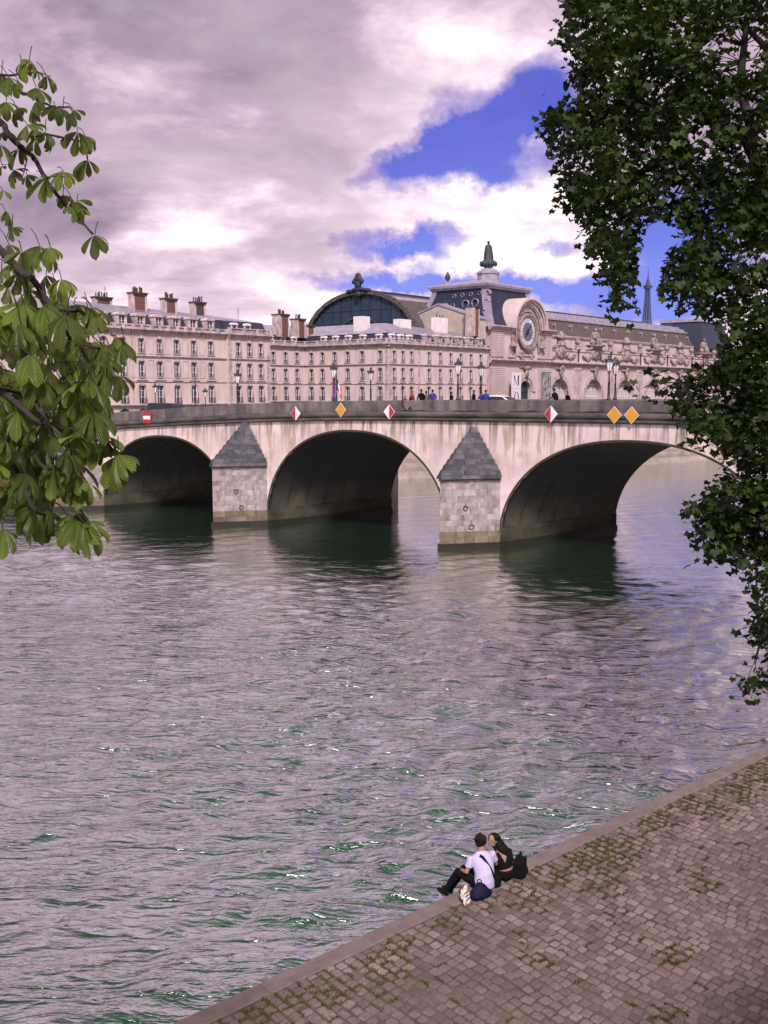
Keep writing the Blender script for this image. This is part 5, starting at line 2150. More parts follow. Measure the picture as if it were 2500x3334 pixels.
tag(mb.build('crest_bead', M['zinc'], crest), kind='stuff')
mb = FB()
mb.add([(a[0]-.4, a[2]-.4, TZ+.952), (a[1]+.4, a[2]-.4, TZ+.952), (a[1]+.4, a[3]+.4, TZ+.952), (a[0]-.4, a[3]+.4, TZ+.952), ((a[0]+a[1])/2-2.2, 12.6, TZ+2.6), ((a[0]+a[1])/2+2.2, 12.6, TZ+2.6)],
       [(0, 1, 5, 4), (1, 2, 5), (2, 3, 4, 5), (3, 0, 4)])
mb.build('dome_top', M['zinc'], museum)
LC = (14.0, 10.6, TZ+1.5)
mb = FB()
mb.lathe([(3.1, 0), (3.0, .8), (2.75, .9), (2.7, 2.4), (2.95, 2.5), (2.95, 2.9), (2.2, 3.4), (1.5, 3.9)], LC, 12)
mb.build('lantern_base', M['zinc'], museum)
mb = FB()
mb.lathe([(1.2, 0), (1.0, .3), (1.8, .9), (1.95, 1.6), (1.5, 2.1), (1.15, 2.4), (1.0, 3.9), (.8, 5.2), (.7, 5.9), (.4, 6.1), (.22, 6.3)], (LC[0], LC[1], LC[2]+3.85), 10)
mb.ball((LC[0], LC[1], LC[2]+10.5), .40, 8, 6)
for j in range(8):
    q = j*math.pi/4
    mb.ball((LC[0]+1.9*math.cos(q), LC[1]+1.9*math.sin(q), LC[2]+5.1), (.45, .45, .7), 7, 5)
    mb.tube([(LC[0]+1.28*math.cos(q), LC[1]+1.28*math.sin(q), LC[2]+6.3), (LC[0]+.78*math.cos(q), LC[1]+.78*math.sin(q), LC[2]+9.6)], .09, 4)
mb.build('dome_finial', M['verdigris'], museum, True)
mb = FB()
mb.lathe([(1.0, 0), (.95, 1.2), (.7, 1.4)], (10.0, 20.5, TZ+1.0), 8)
mb.build('urn_base', M['zinc'], museum)
mb = FB()
mb.lathe([(.3, 0), (.3, .3), (.75, .9), (.7, 1.6), (.3, 2.2), (.05, 2.7)], (10.0, 20.5, TZ+2.4), 10)
mb.build('dome_urn', M['verdigris'], museum, True)
# round windows in the left slope
for (w, z, r) in ((4.0, 35.6, .42), (6.4, 35.5, .42), (9.0, 35.4, .42), (11.5, 35.3, .42), (14.0, 35.2, .42), (7.2, 33.2, .85), (10.0, 33.0, .85), (3.8, 33.4, .42),
                  (3.7, 30.8, .42), (6.9, 30.6, .85), (13.8, 32.8, .42), (16.3, 32.6, .85), (10.2, 30.4, .42), (14.0, 30.0, .42)):
    u = (z-BZ)/(TZ-BZ)
    a_ = dome_ring(u)
    mb = FB()
    nn = 14
    for i in range(nn):
        p, q = 2*math.pi*i/nn, 2*math.pi*(i+1)/nn
        f = lambda t, rr, xx: (a_[0]+xx, w+rr*math.cos(t), z+rr*math.sin(t))
        mb.add([f(p, r, -.35), f(q, r, -.35), f(q, r*1.18, -.35), f(p, r*1.18, -.35), f(p, r, .9), f(q, r, .9), f(q, r*1.18, .9), f(p, r*1.18, .9)],
               [(0, 1, 2, 3), (0, 4, 5, 1), (3, 2, 6, 7)])
    rw = mb.build('round_window', M['zinc'], dome)
for w in (4.6, 8.2):
    pass
# ---- train hall behind
GK, GW, GH, GB = -8.4, 35.0, 18.6, 24.5
GT = 36.6


def hall_z(u):
    return GB+(GT-GB)*math.sqrt(max(0, 1-u*u))**1.0


us = [-math.cos(math.pi*i/40) for i in range(41)]
for (nm, ua, ub, mt) in (('hall_roof', -1, 1, 'zinc'),):
    mb = FB()
    mb.cur = 0
    for u0, u1 in zip(us[:-1], us[1:]):
        um = (u0+u1)/2
        mb.cur = 0 if abs(um) < .16 else (2 if -.6 < um < -.42 or -.22 < um < -.16 else 1)
        mb.quad((GK, GW+GH*u0, hall_z(u0)), (150, GW+GH*u0, hall_z(u0)), (150, GW+GH*u1, hall_z(u1)), (GK, GW+GH*u1, hall_z(u1)))
    mb.build('hall_roof', [M['slate'], M['brownroof'], M['zinc']], museum)
mb = FB()
mb.mm(GK+1.0, 150, GW-2.2, GW+2.2, GT-.3, GT+.5)
mb.build('hall_ridge', M['slate'], museum)
mb = FB()
for j in range(30):
    mb.tube([(GK+2+j*2.4, GW, GT+.5), (GK+2+j*2.4, GW, GT+1.5)], .03, 4)
mb.tube([(GK+2, GW, GT+1.5), (GK+2+29*2.4, GW, GT+1.5)], .025, 4)
tag(mb.build('hall_railing', M['zinc'], museum), kind='stuff')
mb = FB()
pts = [(GW+GH*.965*u, GB+(hall_z(u)-GB)*.955) for u in us]
mb.add([(GK+.6, p[0], p[1]) for p in pts]+[(GK+.6, GW, GB)], [(i+1, i, len(pts)) for i in range(len(pts)-1)])
lun = mb.build('hall_lunette', M['hallglass'], museum)
mb = FB()
for u0, u1 in zip(us[:-1], us[1:]):
    f = lambda u, s, dx: (GK+dx, GW+GH*s*u, GB+(hall_z(u)-GB)*s)
    mb.add([f(u0, .955, -.3), f(u1, .955, -.3), f(u1, 1.03, -.3), f(u0, 1.03, -.3), f(u0, .955, .7), f(u1, .955, .7), f(u1, 1.03, .7), f(u0, 1.03, .7)],
           [(3, 2, 1, 0), (0, 1, 5, 4), (2, 3, 7, 6)])
mb.build('gable_arch', M['mould'], museum)
for j in range(-5, 6):
    u = j/5.6
    w = GW+GH*u
    mb = FB()
    mb.mm(GK+.25, GK+.59, w-.2, w+.2, GB, GB+(hall_z(u)-GB)*.95)
    mb.build('mullion', M['ink'], lun)
mb = FB()
for j in range(-34, 35):
    u = j/36
    w = GW+GH*u
    mb.mm(GK+.48, GK+.58, w-.05, w+.05, GB, GB+(hall_z(u)-GB)*.95)
for zz in (29.0, 32.2):
    hw = GH*.95*math.sqrt(max(0, 1-((zz-GB)/((GT-GB)*.955))**2))
    mb.mm(GK+.4, GK+.58, GW-hw, GW+hw, zz-.1, zz+.1)
tag(mb.build('glazing_bar', M['hallglass'], lun), kind='stuff')
mb = FB()
for i in range(24):
    a0, a1 = math.pi*i/24, math.pi*(i+1)/24
    mb.add([(GK+.2, GW+7*math.cos(a0), 25.5+4.6*math.sin(a0)), (GK+.2, GW+7*math.cos(a1), 25.5+4.6*math.sin(a1)), (GK+.2, GW+7.6*math.cos(a1), 25.5+5.2*math.sin(a1)), (GK+.2, GW+7.6*math.cos(a0), 25.5+5.2*math.sin(a0))], [(0, 1, 2, 3)])
mb.build('inner_arch', M['verdigris'], lun)
mb = FB()
lumps(mb, [((GK-.2, GW, GT+.6), (.8, 2.3, .6)), ((GK-.3, GW, GT+1.8), (.8, 1.1, 1.2)), ((GK-.3, GW, GT+3.2), (.7, 1.4, 1.0)), ((GK-.3, GW, GT+4.1), (.6, .9, .7)),
           ((GK-.4, GW-1.2, GT+2.6), (.6, .7, .7)), ((GK-.4, GW+1.2, GT+2.6), (.6, .7, .7)), ((GK-.2, GW-2.8, GT+.3), (.6, 1.4, .5)), ((GK-.2, GW+2.8, GT+.3), (.6, 1.4, .5)),
           ((GK-.5, GW, GT-.6), (.6, 1.2, .8))], 9, 7, .08)
mb.build('gable_sculpture', M['slate'], museum, True)
mb = FB()
mb.mm(GK, 150, GW-GH, GW+GH, STREET, GB)
mb.build('hall_body', M['museum'], museum)

# ---- banners on the museum front
ban = thing('museum_banner', L0+TM*(107+8.0)+Vector((TM.y, -TM.x, 0))*2.2+Vector((0, 0, 8.0-STREET)), f_rot, 'tall white banner with the blue letters M and O beside the arched door', 'banner')
mb = MB()
mb.mm(-2.1, 2.1, 0, .12, 0.1, 8.1)
mb.build('cloth_panel', M['signwhite'], ban)
mb = MB()
mb.mm(-1.9, 1.9, -.02, -.004, 4.06, 4.1)
mb.build('rule_line', M['ink'], ban)
mb = MB()
mb.mm(-1.2, -1.12, -.02, -.004, 5.0, 7.3)
mb.mm(.62, 1.12, -.02, -.004, 5.0, 7.3)
mb.add([(-1.35, -.021, 7.3), (-.82, -.021, 7.3), (.12, -.021, 5.0), (-.02, -.021, 5.0)], [(0, 3, 2, 1)])
mb.add([(.02, -.0215, 5.0), (.1, -.0215, 5.0), (.72, -.0215, 7.3), (.62, -.0215, 7.3)], [(0, 1, 2, 3)])
mb.mm(-1.4, -.9, -.0215, -.004, 4.94, 5.0)
mb.mm(.5, 1.3, -.0215, -.004, 4.94, 5.0)
mb.mm(.6, 1.3, -.0215, -.004, 7.3, 7.36)
mb.build('letter_m', M['ink'], ban)
mb = MB()
n = 28
for i in range(n):
    a0, a1 = 2*math.pi*i/n, 2*math.pi*(i+1)/n
    f = lambda a, k: ((1.05 if k else .62)*math.cos(a)+.05, -.02, 2.1+(1.25 if k else 1.17)*math.sin(a))
    mb.add([f(a0, 0), f(a1, 0), f(a1, 1), f(a0, 1)], [(0, 1, 2, 3)])
mb.build('letter_o', M['ink'], ban)
mb = MB()
mb.add([(-1.45, -.02, 3.5), (-1.15, -.02, 3.5), (-1.15, -.02, 3.25), (-1.4, -.02, 2.95), (-1.3, -.02, 3.2), (-1.45, -.02, 3.25)], [(0, 5, 4, 3, 2, 1)])
mb.build('apostrophe', M['ink'], ban)
for s in (-1, 1):
    mb = MB()
    mb.mm(s*1.8-.06, s*1.8+.06, .121, .3, -1.0, 8.0)
    mb.build('post', M['iron'], ban)
po = thing('picture_banner', L0+TM*(107+24.8)+Vector((TM.y, -TM.x, 0))*.8+Vector((0, 0, 8.2-STREET)), f_rot, 'tall grey picture banner hung between the door and the first arcade arch', 'banner')
mb = MB()
mb.mm(-2.1, 2.1, 0, .1, 0, 8.0)
mb.build('printed_panel', M['poster'], po)
mb = MB()
mb.mm(-2.2, 2.2, -.03, .13, 8.002, 8.12)
mb.build('top_bar', M['iron'], po)

# ================================================================== iron tower far away
def build_tower():
    P = view_pt(2107, 1000, 2700)
    tw = thing('lattice_tower', (P.x, P.y, 10), R(20), 'tall slender iron lattice tower far behind the museum roof', 'tower')
    prof = [(0, 62), (57, 33), (115, 19.5), (160, 10), (200, 6.9), (240, 5.2), (276, 4.1)]
    hw = lambda z: interp(z, prof)
    zs = [0, 20, 40, 57, 75, 95, 115]+[115+161*i/22 for i in range(1, 23)]
    for sx, sy in ((1, 1), (-1, 1), (-1, -1), (1, -1)):
        mb = MB()
        mb.tube([(sx*hw(z), sy*hw(z), z) for z in zs], [max(1.0, 4-z*.012) for z in zs], 4)
        mb.build('corner_post', M['towerblue'], tw)
    for k in range(4):
        c, s = (1, 0, -1, 0)[k], (0, 1, 0, -1)[k]
        mb = MB()
        for z0, z1 in zip(zs[:-1], zs[1:]):
            h0, h1 = hw(z0), hw(z1)
            P0 = lambda u, h, z: (c*h-s*u*h, s*h+c*u*h, z)
            r = .45 if z0 > 110 else 1.0
            mb.tube([P0(-1, h0, z0), P0(1, h1, z1)], r, 4, False)
            mb.tube([P0(1, h0, z0), P0(-1, h1, z1)], r, 4, False)
            mb.tube([P0(-1, h1, z1), P0(1, h1, z1)], r, 4, False)
            mb.tube([P0(0, h0, z0), P0(0, h1, z1)], r, 4, False)
        tag(mb.build('lattice_face', M['towerblue'], tw), kind='stuff')
    for z, w, h in ((57, 36, 6), (115, 21, 5), (272, 8.0, 5), (277, 9.2, 3)):
        mb = MB()
        mb.mm(-w, w, -w, w, z, z+h)
        mb.build('platform', M['towerblue'], tw)
    mb = MB()
    mb.lathe([(7.0, 280), (6.4, 286), (4.5, 287), (4.3, 293), (2.6, 296), (2.2, 302), (1.2, 305), (1.0, 316), (.5, 320), (.4, 331)], (0, 0, 0), 8)
    mb.build('antenna_mast', M['towerblue'], tw)


build_tower()


# ================================================================== street lamps
def make_lamp(h, two=False):
    """parts of one cast-iron lamp post; base at the origin"""
    mb = MB()
    mb.lathe([(.24, 0), (.24, .25), (.17, .35), (.15, .9), (.19, 1.0), (.10, 1.15), (.075, h*.55), (.10, h*.56), (.06, h*.6), (.05, h-.95), (.12, h-.9), (.06, h-.8)], (0, 0, 0), 8)
    post = mb.mesh('lamp_post', M['iron'], True)
    mb = MB()
    mb.lathe([(.15, h-.72), (.27, h-.12), (.24, h-.10)], (0, 0, 0), 6)
    glass = mb.mesh('lantern', M['lampglass'])
    mb = MB()
    for i in range(6):
        a = 2*math.pi*i/6
        mb.tube([(.155*math.cos(a), .155*math.sin(a), h-.74), (.28*math.cos(a), .28*math.sin(a), h-.1)], .018, 4)
    mb.lathe([(.33, h-.098), (.30, h-.02), (.14, h+.13), (.10, h+.22), (.13, h+.26), (.04, h+.42)], (0, 0, 0), 8)
    for i in range(6):
        a = 2*math.pi*i/6
        mb.tube([(.31*math.cos(a), .31*math.sin(a), h-.05), (.35*math.cos(a), .35*math.sin(a), h+.12)], .03, 4)
    cap = mb.mesh('lantern_cap', M['iron'])
    return post, glass, cap


LP = {}


def lamp(loc, h, label, group):
    t = thing('street_lamp', loc, br_rot, label, 'lamp', group)
    k = round(h, 1)
    if k not in LP:
        LP[k] = make_lamp(k)
    for nm, me in zip(('lamp_post', 'lantern', 'lantern_cap'), LP[k]):
        link(nm, me, t)


def deck(x, w):
    return bw(x, w, ztop(x)-(1.0 if (w < 3.2 or w > BW-3.2) else 1.14))


def bridge_at(px, w):
    x = px_to_bx(px, w)
    return deck(x, w)


lamp(bridge_at(1490, 2.9), 3.75, 'tall lamp post on the bridge near the group of walkers', 'bridge lamps')
lamp(bridge_at(1565, BW-2.6), 3.75, 'lamp post just left of the white car roof', 'bridge lamps')
lamp(bridge_at(1980, 2.9), 3.75, 'taller left one of the paired lamp posts above the yellow diamonds', 'bridge lamps')
lamp(bridge_at(2001, BW-2.6), 3.75, 'shorter right one of the paired lamp posts above the yellow diamonds', 'bridge lamps')
lamp(bridge_at(1087, 2.9), 3.75, 'lamp post beside the flags over the middle arch', 'bridge lamps')
lamp(bridge_at(1207, BW-2.6), 3.75, 'lamp post in front of the corner building side wall', 'bridge lamps')
lamp(bridge_at(775, 2.9), 3.75, 'lamp post above the left dark pier cap', 'bridge lamps')


def ground_at(px, Y, z=STREET):
    d = Y*math.cos(PITCH)+(EYE-z)*math.sin(PITCH)
    return Vector(((px-1250)/FOC*d, Y, z))


lamp(ground_at(508, 128), 8.2*.62, 'lamp post left of the dark van in front of the palace', 'far street lamps')
lamp(ground_at(670, 132), 7.2*.62, 'lamp post right of the flagpole in front of the palace', 'far street lamps')


# wall lanterns on the corner building
for (px, k, w, z, T_, lab) in ((0, 4.0, -.5, 13.5, TC, 'bracket lamp on the corner building, left of the two'), (0, 29.0, -.5, 12.9, TC, 'bracket lamp on the corner building near the clock pavilion')):
    P = L0+TM*(68+k)
    t = thing('wall_lamp', (P.x, P.y, z+.3), f_rot, lab, 'lamp', 'bracket lamps')
    mb = MB()
    mb.tube([(0, -.05, 0), (0, -.9, .35), (-.4, -1.3, .4)], .06, 5)
    mb.build('bracket', M['iron'], t)
    mb = MB()
    mb.lathe([(.25, 0), (.3, .1), (.1, .35)], (-.5, -1.35, .2), 6)
    mb.build('lamp_head', M['iron'], t)


# ================================================================== flags
def flagpole(loc, h, rz, label, flags):
    t = thing('flagpole', loc, rz, label, 'flagpole')
    mb = MB()
    mb.lathe([(.09, 0), (.06, h*.5), (.04, h), (.08, h+.03), (.02, h+.14)], (0, 0, 0), 6)
    mb.build('pole', M['iron'], t)
    for (z, sgn, cols, drop) in flags:
        for ci, c in enumerate(cols):
            mb = MB()
            n = 6
            for j in range(n):
                v0, v1 = j/n, (j+1)/n
                f = lambda u, v: (sgn*(.05+u*.13+.03*math.sin(v*5+u*3)), .10*math.sin(u*7+v*4), z-v*drop-u*.35*drop)
                u0, u1 = ci*.95, (ci+1)*.95
                mb.quad(f(u0, v0), f(u1, v0), f(u1, v1), f(u0, v1))
            so = mb.build('flag_stripe', M[c], t)
            md = so.modifiers.new('thick', 'SOLIDIFY')
            md.thickness = .01
    return t


flagpole(ground_at(638, 134), 8.6*.62+.6, 0.4, 'dark flagpole with a drooping tricolour before the palace', [(5.7, 1, ('blue', 'signwhite', 'red'), 1.4)])
flagpole(bridge_at(1096, 1.9), 3.0, 0.3, 'short pole with hanging red, white and blue flags beside a lamp', [(2.9, 1, ('blue', 'signwhite', 'red'), 0.9), (2.9, -1, ('red', 'blue'), 1.2)])
# street information board, blue
P = ground_at(648, 131)
t = thing('street_sign', P, 0.2, 'small blue street board below the flag in front of the palace', 'sign')
mb = MB()
mb.mm(-.9, .9, -.05, .05, 1.2, 2.5)
mb.build('board', M['iron'], t)
mb = MB()
mb.mm(-.75, .75, -.07, -.052, 1.4, 2.35)
mb.build('blue_panel', M['blue'], t)
for s in (-1, 1):
    mb = MB()
    mb.tube([(s*.6, 0, 0), (s*.6, 0, 1.19)], .05, 6)
    mb.build('post', M['iron'], t)


# ================================================================== vehicles
def car(loc, rz, label, paint, van=False):
    t = thing('parked_car' if not van else 'delivery_van', loc, rz, label, 'van' if van else 'car')
    L, Wd = (4.9, 1.9) if van else (4.4, 1.78)
    if van:
        low_ = [(-2.45, .35), (2.45, .35), (2.45, .75), (2.3, 1.0), (1.75, 1.12), (-2.42, 1.12)]
        cab = [(-2.42, 1.12), (1.75, 1.12), (1.15, 1.8), (.9, 1.92), (-2.2, 1.95), (-2.4, 1.85)]
    else:
        low_ = [(-2.15, .35), (2.1, .35), (2.2, .6), (2.1, .8), (1.2, .95), (-1.9, .98), (-2.2, .85)]
        cab = [(-1.9, .975), (1.2, .95), (.45, 1.38), (-.1, 1.47), (-.9, 1.45), (-1.7, 1.15)]

    def body(poly, w, tuck):
        mb = MB()
        n = len(poly)
        rows = []
        zmin = min(p[1] for p in poly)
        zmax = max(p[1] for p in poly)
        for s in (-1, -.92, .92, 1):
            ring = []
            for (x, z) in poly:
                k = (z-zmin)/(zmax-zmin)
                ins = 1-tuck*k
                e = .97 if abs(s) == 1 else 1.0
                ring.append((x*e, s*w/2*ins, zmin+(z-zmin)*(e if abs(s) == 1 else 1)))
            rows.append(ring)
        vs = [p for r in rows for p in r]
        f = []
        for i in range(3):
            for j in range(n):
                f.append((i*n+j, i*n+(j+1) % n, (i+1)*n+(j+1) % n, (i+1)*n+j))
        f.append(tuple(range(n-1, -1, -1)))
        f.append(tuple(range(3*n, 4*n)))
        mb.add(vs, f)
        return mb
    b = body(low_, Wd, .04).build('body', M[paint], t)
    body(cab, Wd*.95, .22).build('cabin', M[paint], t)
    # glazing bands a little proud
    zs0, zs1 = (1.2, 1.72) if van else (1.02, 1.36)
    for s in (-1, 1):
        mb = MB()
        if van:
            q = [(.2, zs0), (1.45, zs0), (1.1, zs1), (.2, zs1)]
        else:
            q = [(-1.45, zs0), (.98, zs0), (.4, zs1), (-.2, zs1+.03), (-.9, zs1+.02), (-1.35, 1.2)]
        yy = lambda z: s*(Wd*.95/2*(1-.22*((z-cab[0][1])/((1.95 if van else 1.47)-cab[0][1])))+.008)
        n = len(q)
        mb.add([(x, yy(z), z) for x, z in q], [tuple(range(n)) if s < 0 else tuple(range(n-1, -1, -1))])
        mb.build('side_window', M['carglass'], t)
    mb = MB()
    x0, z0, x1, z1 = (1.70, 1.2, 1.2, 1.76) if van else (1.12, 1.01, .5, 1.36)
    mb.quad((x0+.02, -.72, z0+.02), (x0+.02, .72, z0+.02), (x1+.02, .6, z1+.02), (x1+.02, -.6, z1+.02))
    mb.build('windscreen', M['carglass'], t)
    if not van:
        mb = MB()
        mb.quad((-1.83, .68, 1.1), (-1.83, -.68, 1.1), (-1.0, -.58, 1.46), (-1.0, .58, 1.46))
        mb.build('rear_window', M['carglass'], t)
    for wx in ((-1.5, 1.5) if van else (-1.32, 1.35)):
        for s in (-1, 1):
            mb = MB(Matrix.Translation((wx, s*(Wd/2-.1), .33)) @ Matrix.Rotation(math.pi/2, 4, 'X'))
            mb.lathe([(.2, -.1), (.33, -.1), (.34, 0), (.33, .1), (.2, .1)], (0, 0, 0), 16)
            wo_ = mb.build('wheel', M['rubber'], t)
            mb = MB(Matrix.Translation((wx, s*(Wd/2-.1), .33)) @ Matrix.Rotation(math.pi/2, 4, 'X'))
            mb.lathe([(.2, -.108), (.06, -.12), (.06, .12), (.2, .108)], (0, 0, 0), 12)
            mb.build('rim', M['chrome'], wo_)
    for s in (-1, 1):
        mb = MB()
        mb.box((2.12 if not van else 2.4, s*.62, .68 if not van else .82), (.14, .34, .14))
        mb.build('headlight', M['lampglass'], t)
        mb = MB()
        mb.box((-2.16 if not van else -2.43, s*.66, .8), (.08, .26, .16))
        mb.build('tail_light', M['tail'], t)
        mb = MB()
        mb.box((.85, s*(Wd/2+.06), 1.0 if not van else 1.2), (.12, .16, .12))
        mb.build('door_mirror', M[paint], t)
    return t


x_ = px_to_bx(1632, 4.6)
p = deck(x_, 4.6)
car(p, br_rot, 'silver white hatchback driving on the bridge in front of the banner', 'carwhite')
g = ground_at(553, 123, 7.75)
car(bw(px_to_bx(553, 5)-0, 5.0, ztop(px_to_bx(553, 5))-1.14), br_rot, 'dark van at the left end of the bridge', 'cardark', True)
car(bw(px_to_bx(612, 9.2), 9.2, ztop(px_to_bx(612, 9.2))-1.14), br_rot, 'white car partly hidden behind the dark van', 'carwhite')

# ================================================================== chestnut branches, left
def leaf_material(name, top, dark, vein, trans=0.35):
    m, N, b = principled(name)
    t = N.new('ShaderNodeTexCoord')
    oi = N.new('ShaderNodeObjectInfo')
    sp = N.new('ShaderNodeSeparateXYZ')
    N.put(sp.inputs[0], t.outputs['UV'])
    u = N.m('ABSOLUTE', N.m('SUBTRACT', sp.outputs[0], 0.5))
    v = sp.outputs[1]
    ph = N.m('MULTIPLY', N.m('SUBTRACT', v, N.m('MULTIPLY', u, 0.55)), 62.0)
    rib = N.m('SINE', ph)
    ribp = N.m('POWER', N.m('MULTIPLY', N.m('ADD', rib, 1.0), 0.5), 5.0)
    mid = N.ramp(u, [(0.0, 1.0), (0.045, 0.0)])
    veins = N.m('MAXIMUM', N.m('MULTIPLY', ribp, 0.45), mid)
    nz = N.noise(t.outputs['Object'], 9.0, 4, 0.6)
    col = N.mix(N.ramp(nz, [(0.3, 0.0), (0.7, 1.0)]), top, dark)
    col = N.mix(veins, col, vein)
    g = N.m('ADD', N.m('MULTIPLY', oi.outputs['Random'], 1.0), 0.45)
    cg = N.new('ShaderNodeCombineXYZ')
    for i in range(3):
        N.put(cg.inputs[i], g)
    col = N.mix(1.0, col, cg.outputs[0], 'MULTIPLY')
    N.put(b.inputs['Base Color'], col)
    b.inputs['Roughness'].default_value = 0.42
    b.inputs['Specular IOR Level'].default_value = 0.5
    bp = N.new('ShaderNodeBump')
    bp.inputs['Strength'].default_value = 0.7
    bp.inputs['Distance'].default_value = 0.006
    N.put(bp.inputs['Height'], rib)
    N.put(b.inputs['Normal'], bp.outputs[0])
    tr = N.new('ShaderNodeBsdfTranslucent')
    N.put(tr.inputs[0], N.mix(0.5, col, (0.14, 0.20, 0.02)))
    mx = N.new('ShaderNodeMixShader')
    mx.inputs[0].default_value = trans
    N.put(mx.inputs[1], b.outputs[0])
    N.put(mx.inputs[2], tr.outputs[0])
    N.put(N.nt.nodes['Material Output'].inputs[0], mx.outputs[0])
    return m


M['chestnut'] = leaf_material('chestnut_leaf', (0.120, 0.175, 0.020), (0.032, 0.068, 0.008), (0.24, 0.28, 0.06), 0.38)


def chestnut_leaf(rnd):
    """palmate leaf: hub at the origin, leaflets fanning and drooping; returns a mesh"""
    vs, fs, uv = [], [], []
    n = rnd.choice((5, 5, 6, 7))
    droop0 = rnd.uniform(0.5, 1.25)
    for i in range(n):
        a = (i-(n-1)/2)*R(rnd.uniform(33, 42))+rnd.gauss(0, .08)
        cen = 1-abs(i-(n-1)/2)/(n/2)
        L = (0.115+0.085*cen)*rnd.uniform(.8, 1.15)
        Wd = L*rnd.uniform(.36, .43)
        droop = droop0*rnd.uniform(.75, 1.25)
        fold = rnd.uniform(.12, .5)
        twist = rnd.gauss(0, .25)
        NL, NC = 8, 4
        base = len(vs)
        ang = -.15-rnd.uniform(0, .35)
        p = Vector((0.006, 0, 0))
        for r in range(NL+1):
            s = r/NL
            wd = Wd*(s**.75)*max(0.0, 1-max(0, (s-.66)/.34)**2.2)*(1.22) if r not in (0,) else .002
            wd = max(wd, .0015)
            if r:
                ang -= droop/NL
                p = p+Vector((math.cos(ang), 0, math.sin(ang)))*(L/NL)
            up = Vector((-math.sin(ang), 0, math.cos(ang)))
            sd = Vector((0, 1, 0))
            for c in range(NC+1):
                q = c/NC*2-1
                tooth = 1+(.06 if (r % 2 and abs(q) == 1) else 0)
                off = sd*(q*wd*.5*tooth)+up*(abs(q)*wd*.5*fold+q*wd*twist*s*.5)
                w_ = p+off
                ca, sa = math.cos(a), math.sin(a)
                vs.append((w_.x*ca-w_.y*sa, w_.x*sa+w_.y*ca, w_.z))
                uv.append(((q+1)/2, s))
        for r in range(NL):
            for c in range(NC):
                k = base+r*(NC+1)+c
                fs.append((k, k+1, k+NC+2, k+NC+1))
    me = bpy.data.meshes.new('leaf')
    me.from_pydata(vs, [], fs)
    lay = me.uv_layers.new(name='UVMap')
    co = np.array(uv)[np.array([i for f in fs for i in f])]
    lay.data.foreach_set('uv', co.astype(np.float32).ravel())
    me.materials.append(M['chestnut'])
    me.polygons.foreach_set('use_smooth', [True]*len(fs))
    me.update()
    return me


def curve_pts(pts, n=5):
    """Catmull-Rom through points"""
    P = [Vector(p) for p in pts]
    P = [P[0]*2-P[1]]+P+[P[-1]*2-P[-2]]
    out = []
    for i in range(1, len(P)-2):
        for k in range(n):
            t = k/n
            a, b, c, d = P[i-1], P[i], P[i+1], P[i+2]
            out.append(0.5*((2*b)+(c-a)*t+(2*a-5*b+4*c-d)*t*t+(3*b-a-3*c+d)*t**3))
    out.append(P[-2])
    return out


def in_poly(x, y, poly):
    c = False
    n = len(poly)
    j = n-1
    for i in range(n):
        xi, yi = poly[i]
        xj, yj = poly[j]
        if (yi > y) != (yj > y) and x < (xj-xi)*(y-yi)/(yj-yi)+xi:
            c = not c
        j = i
    return c


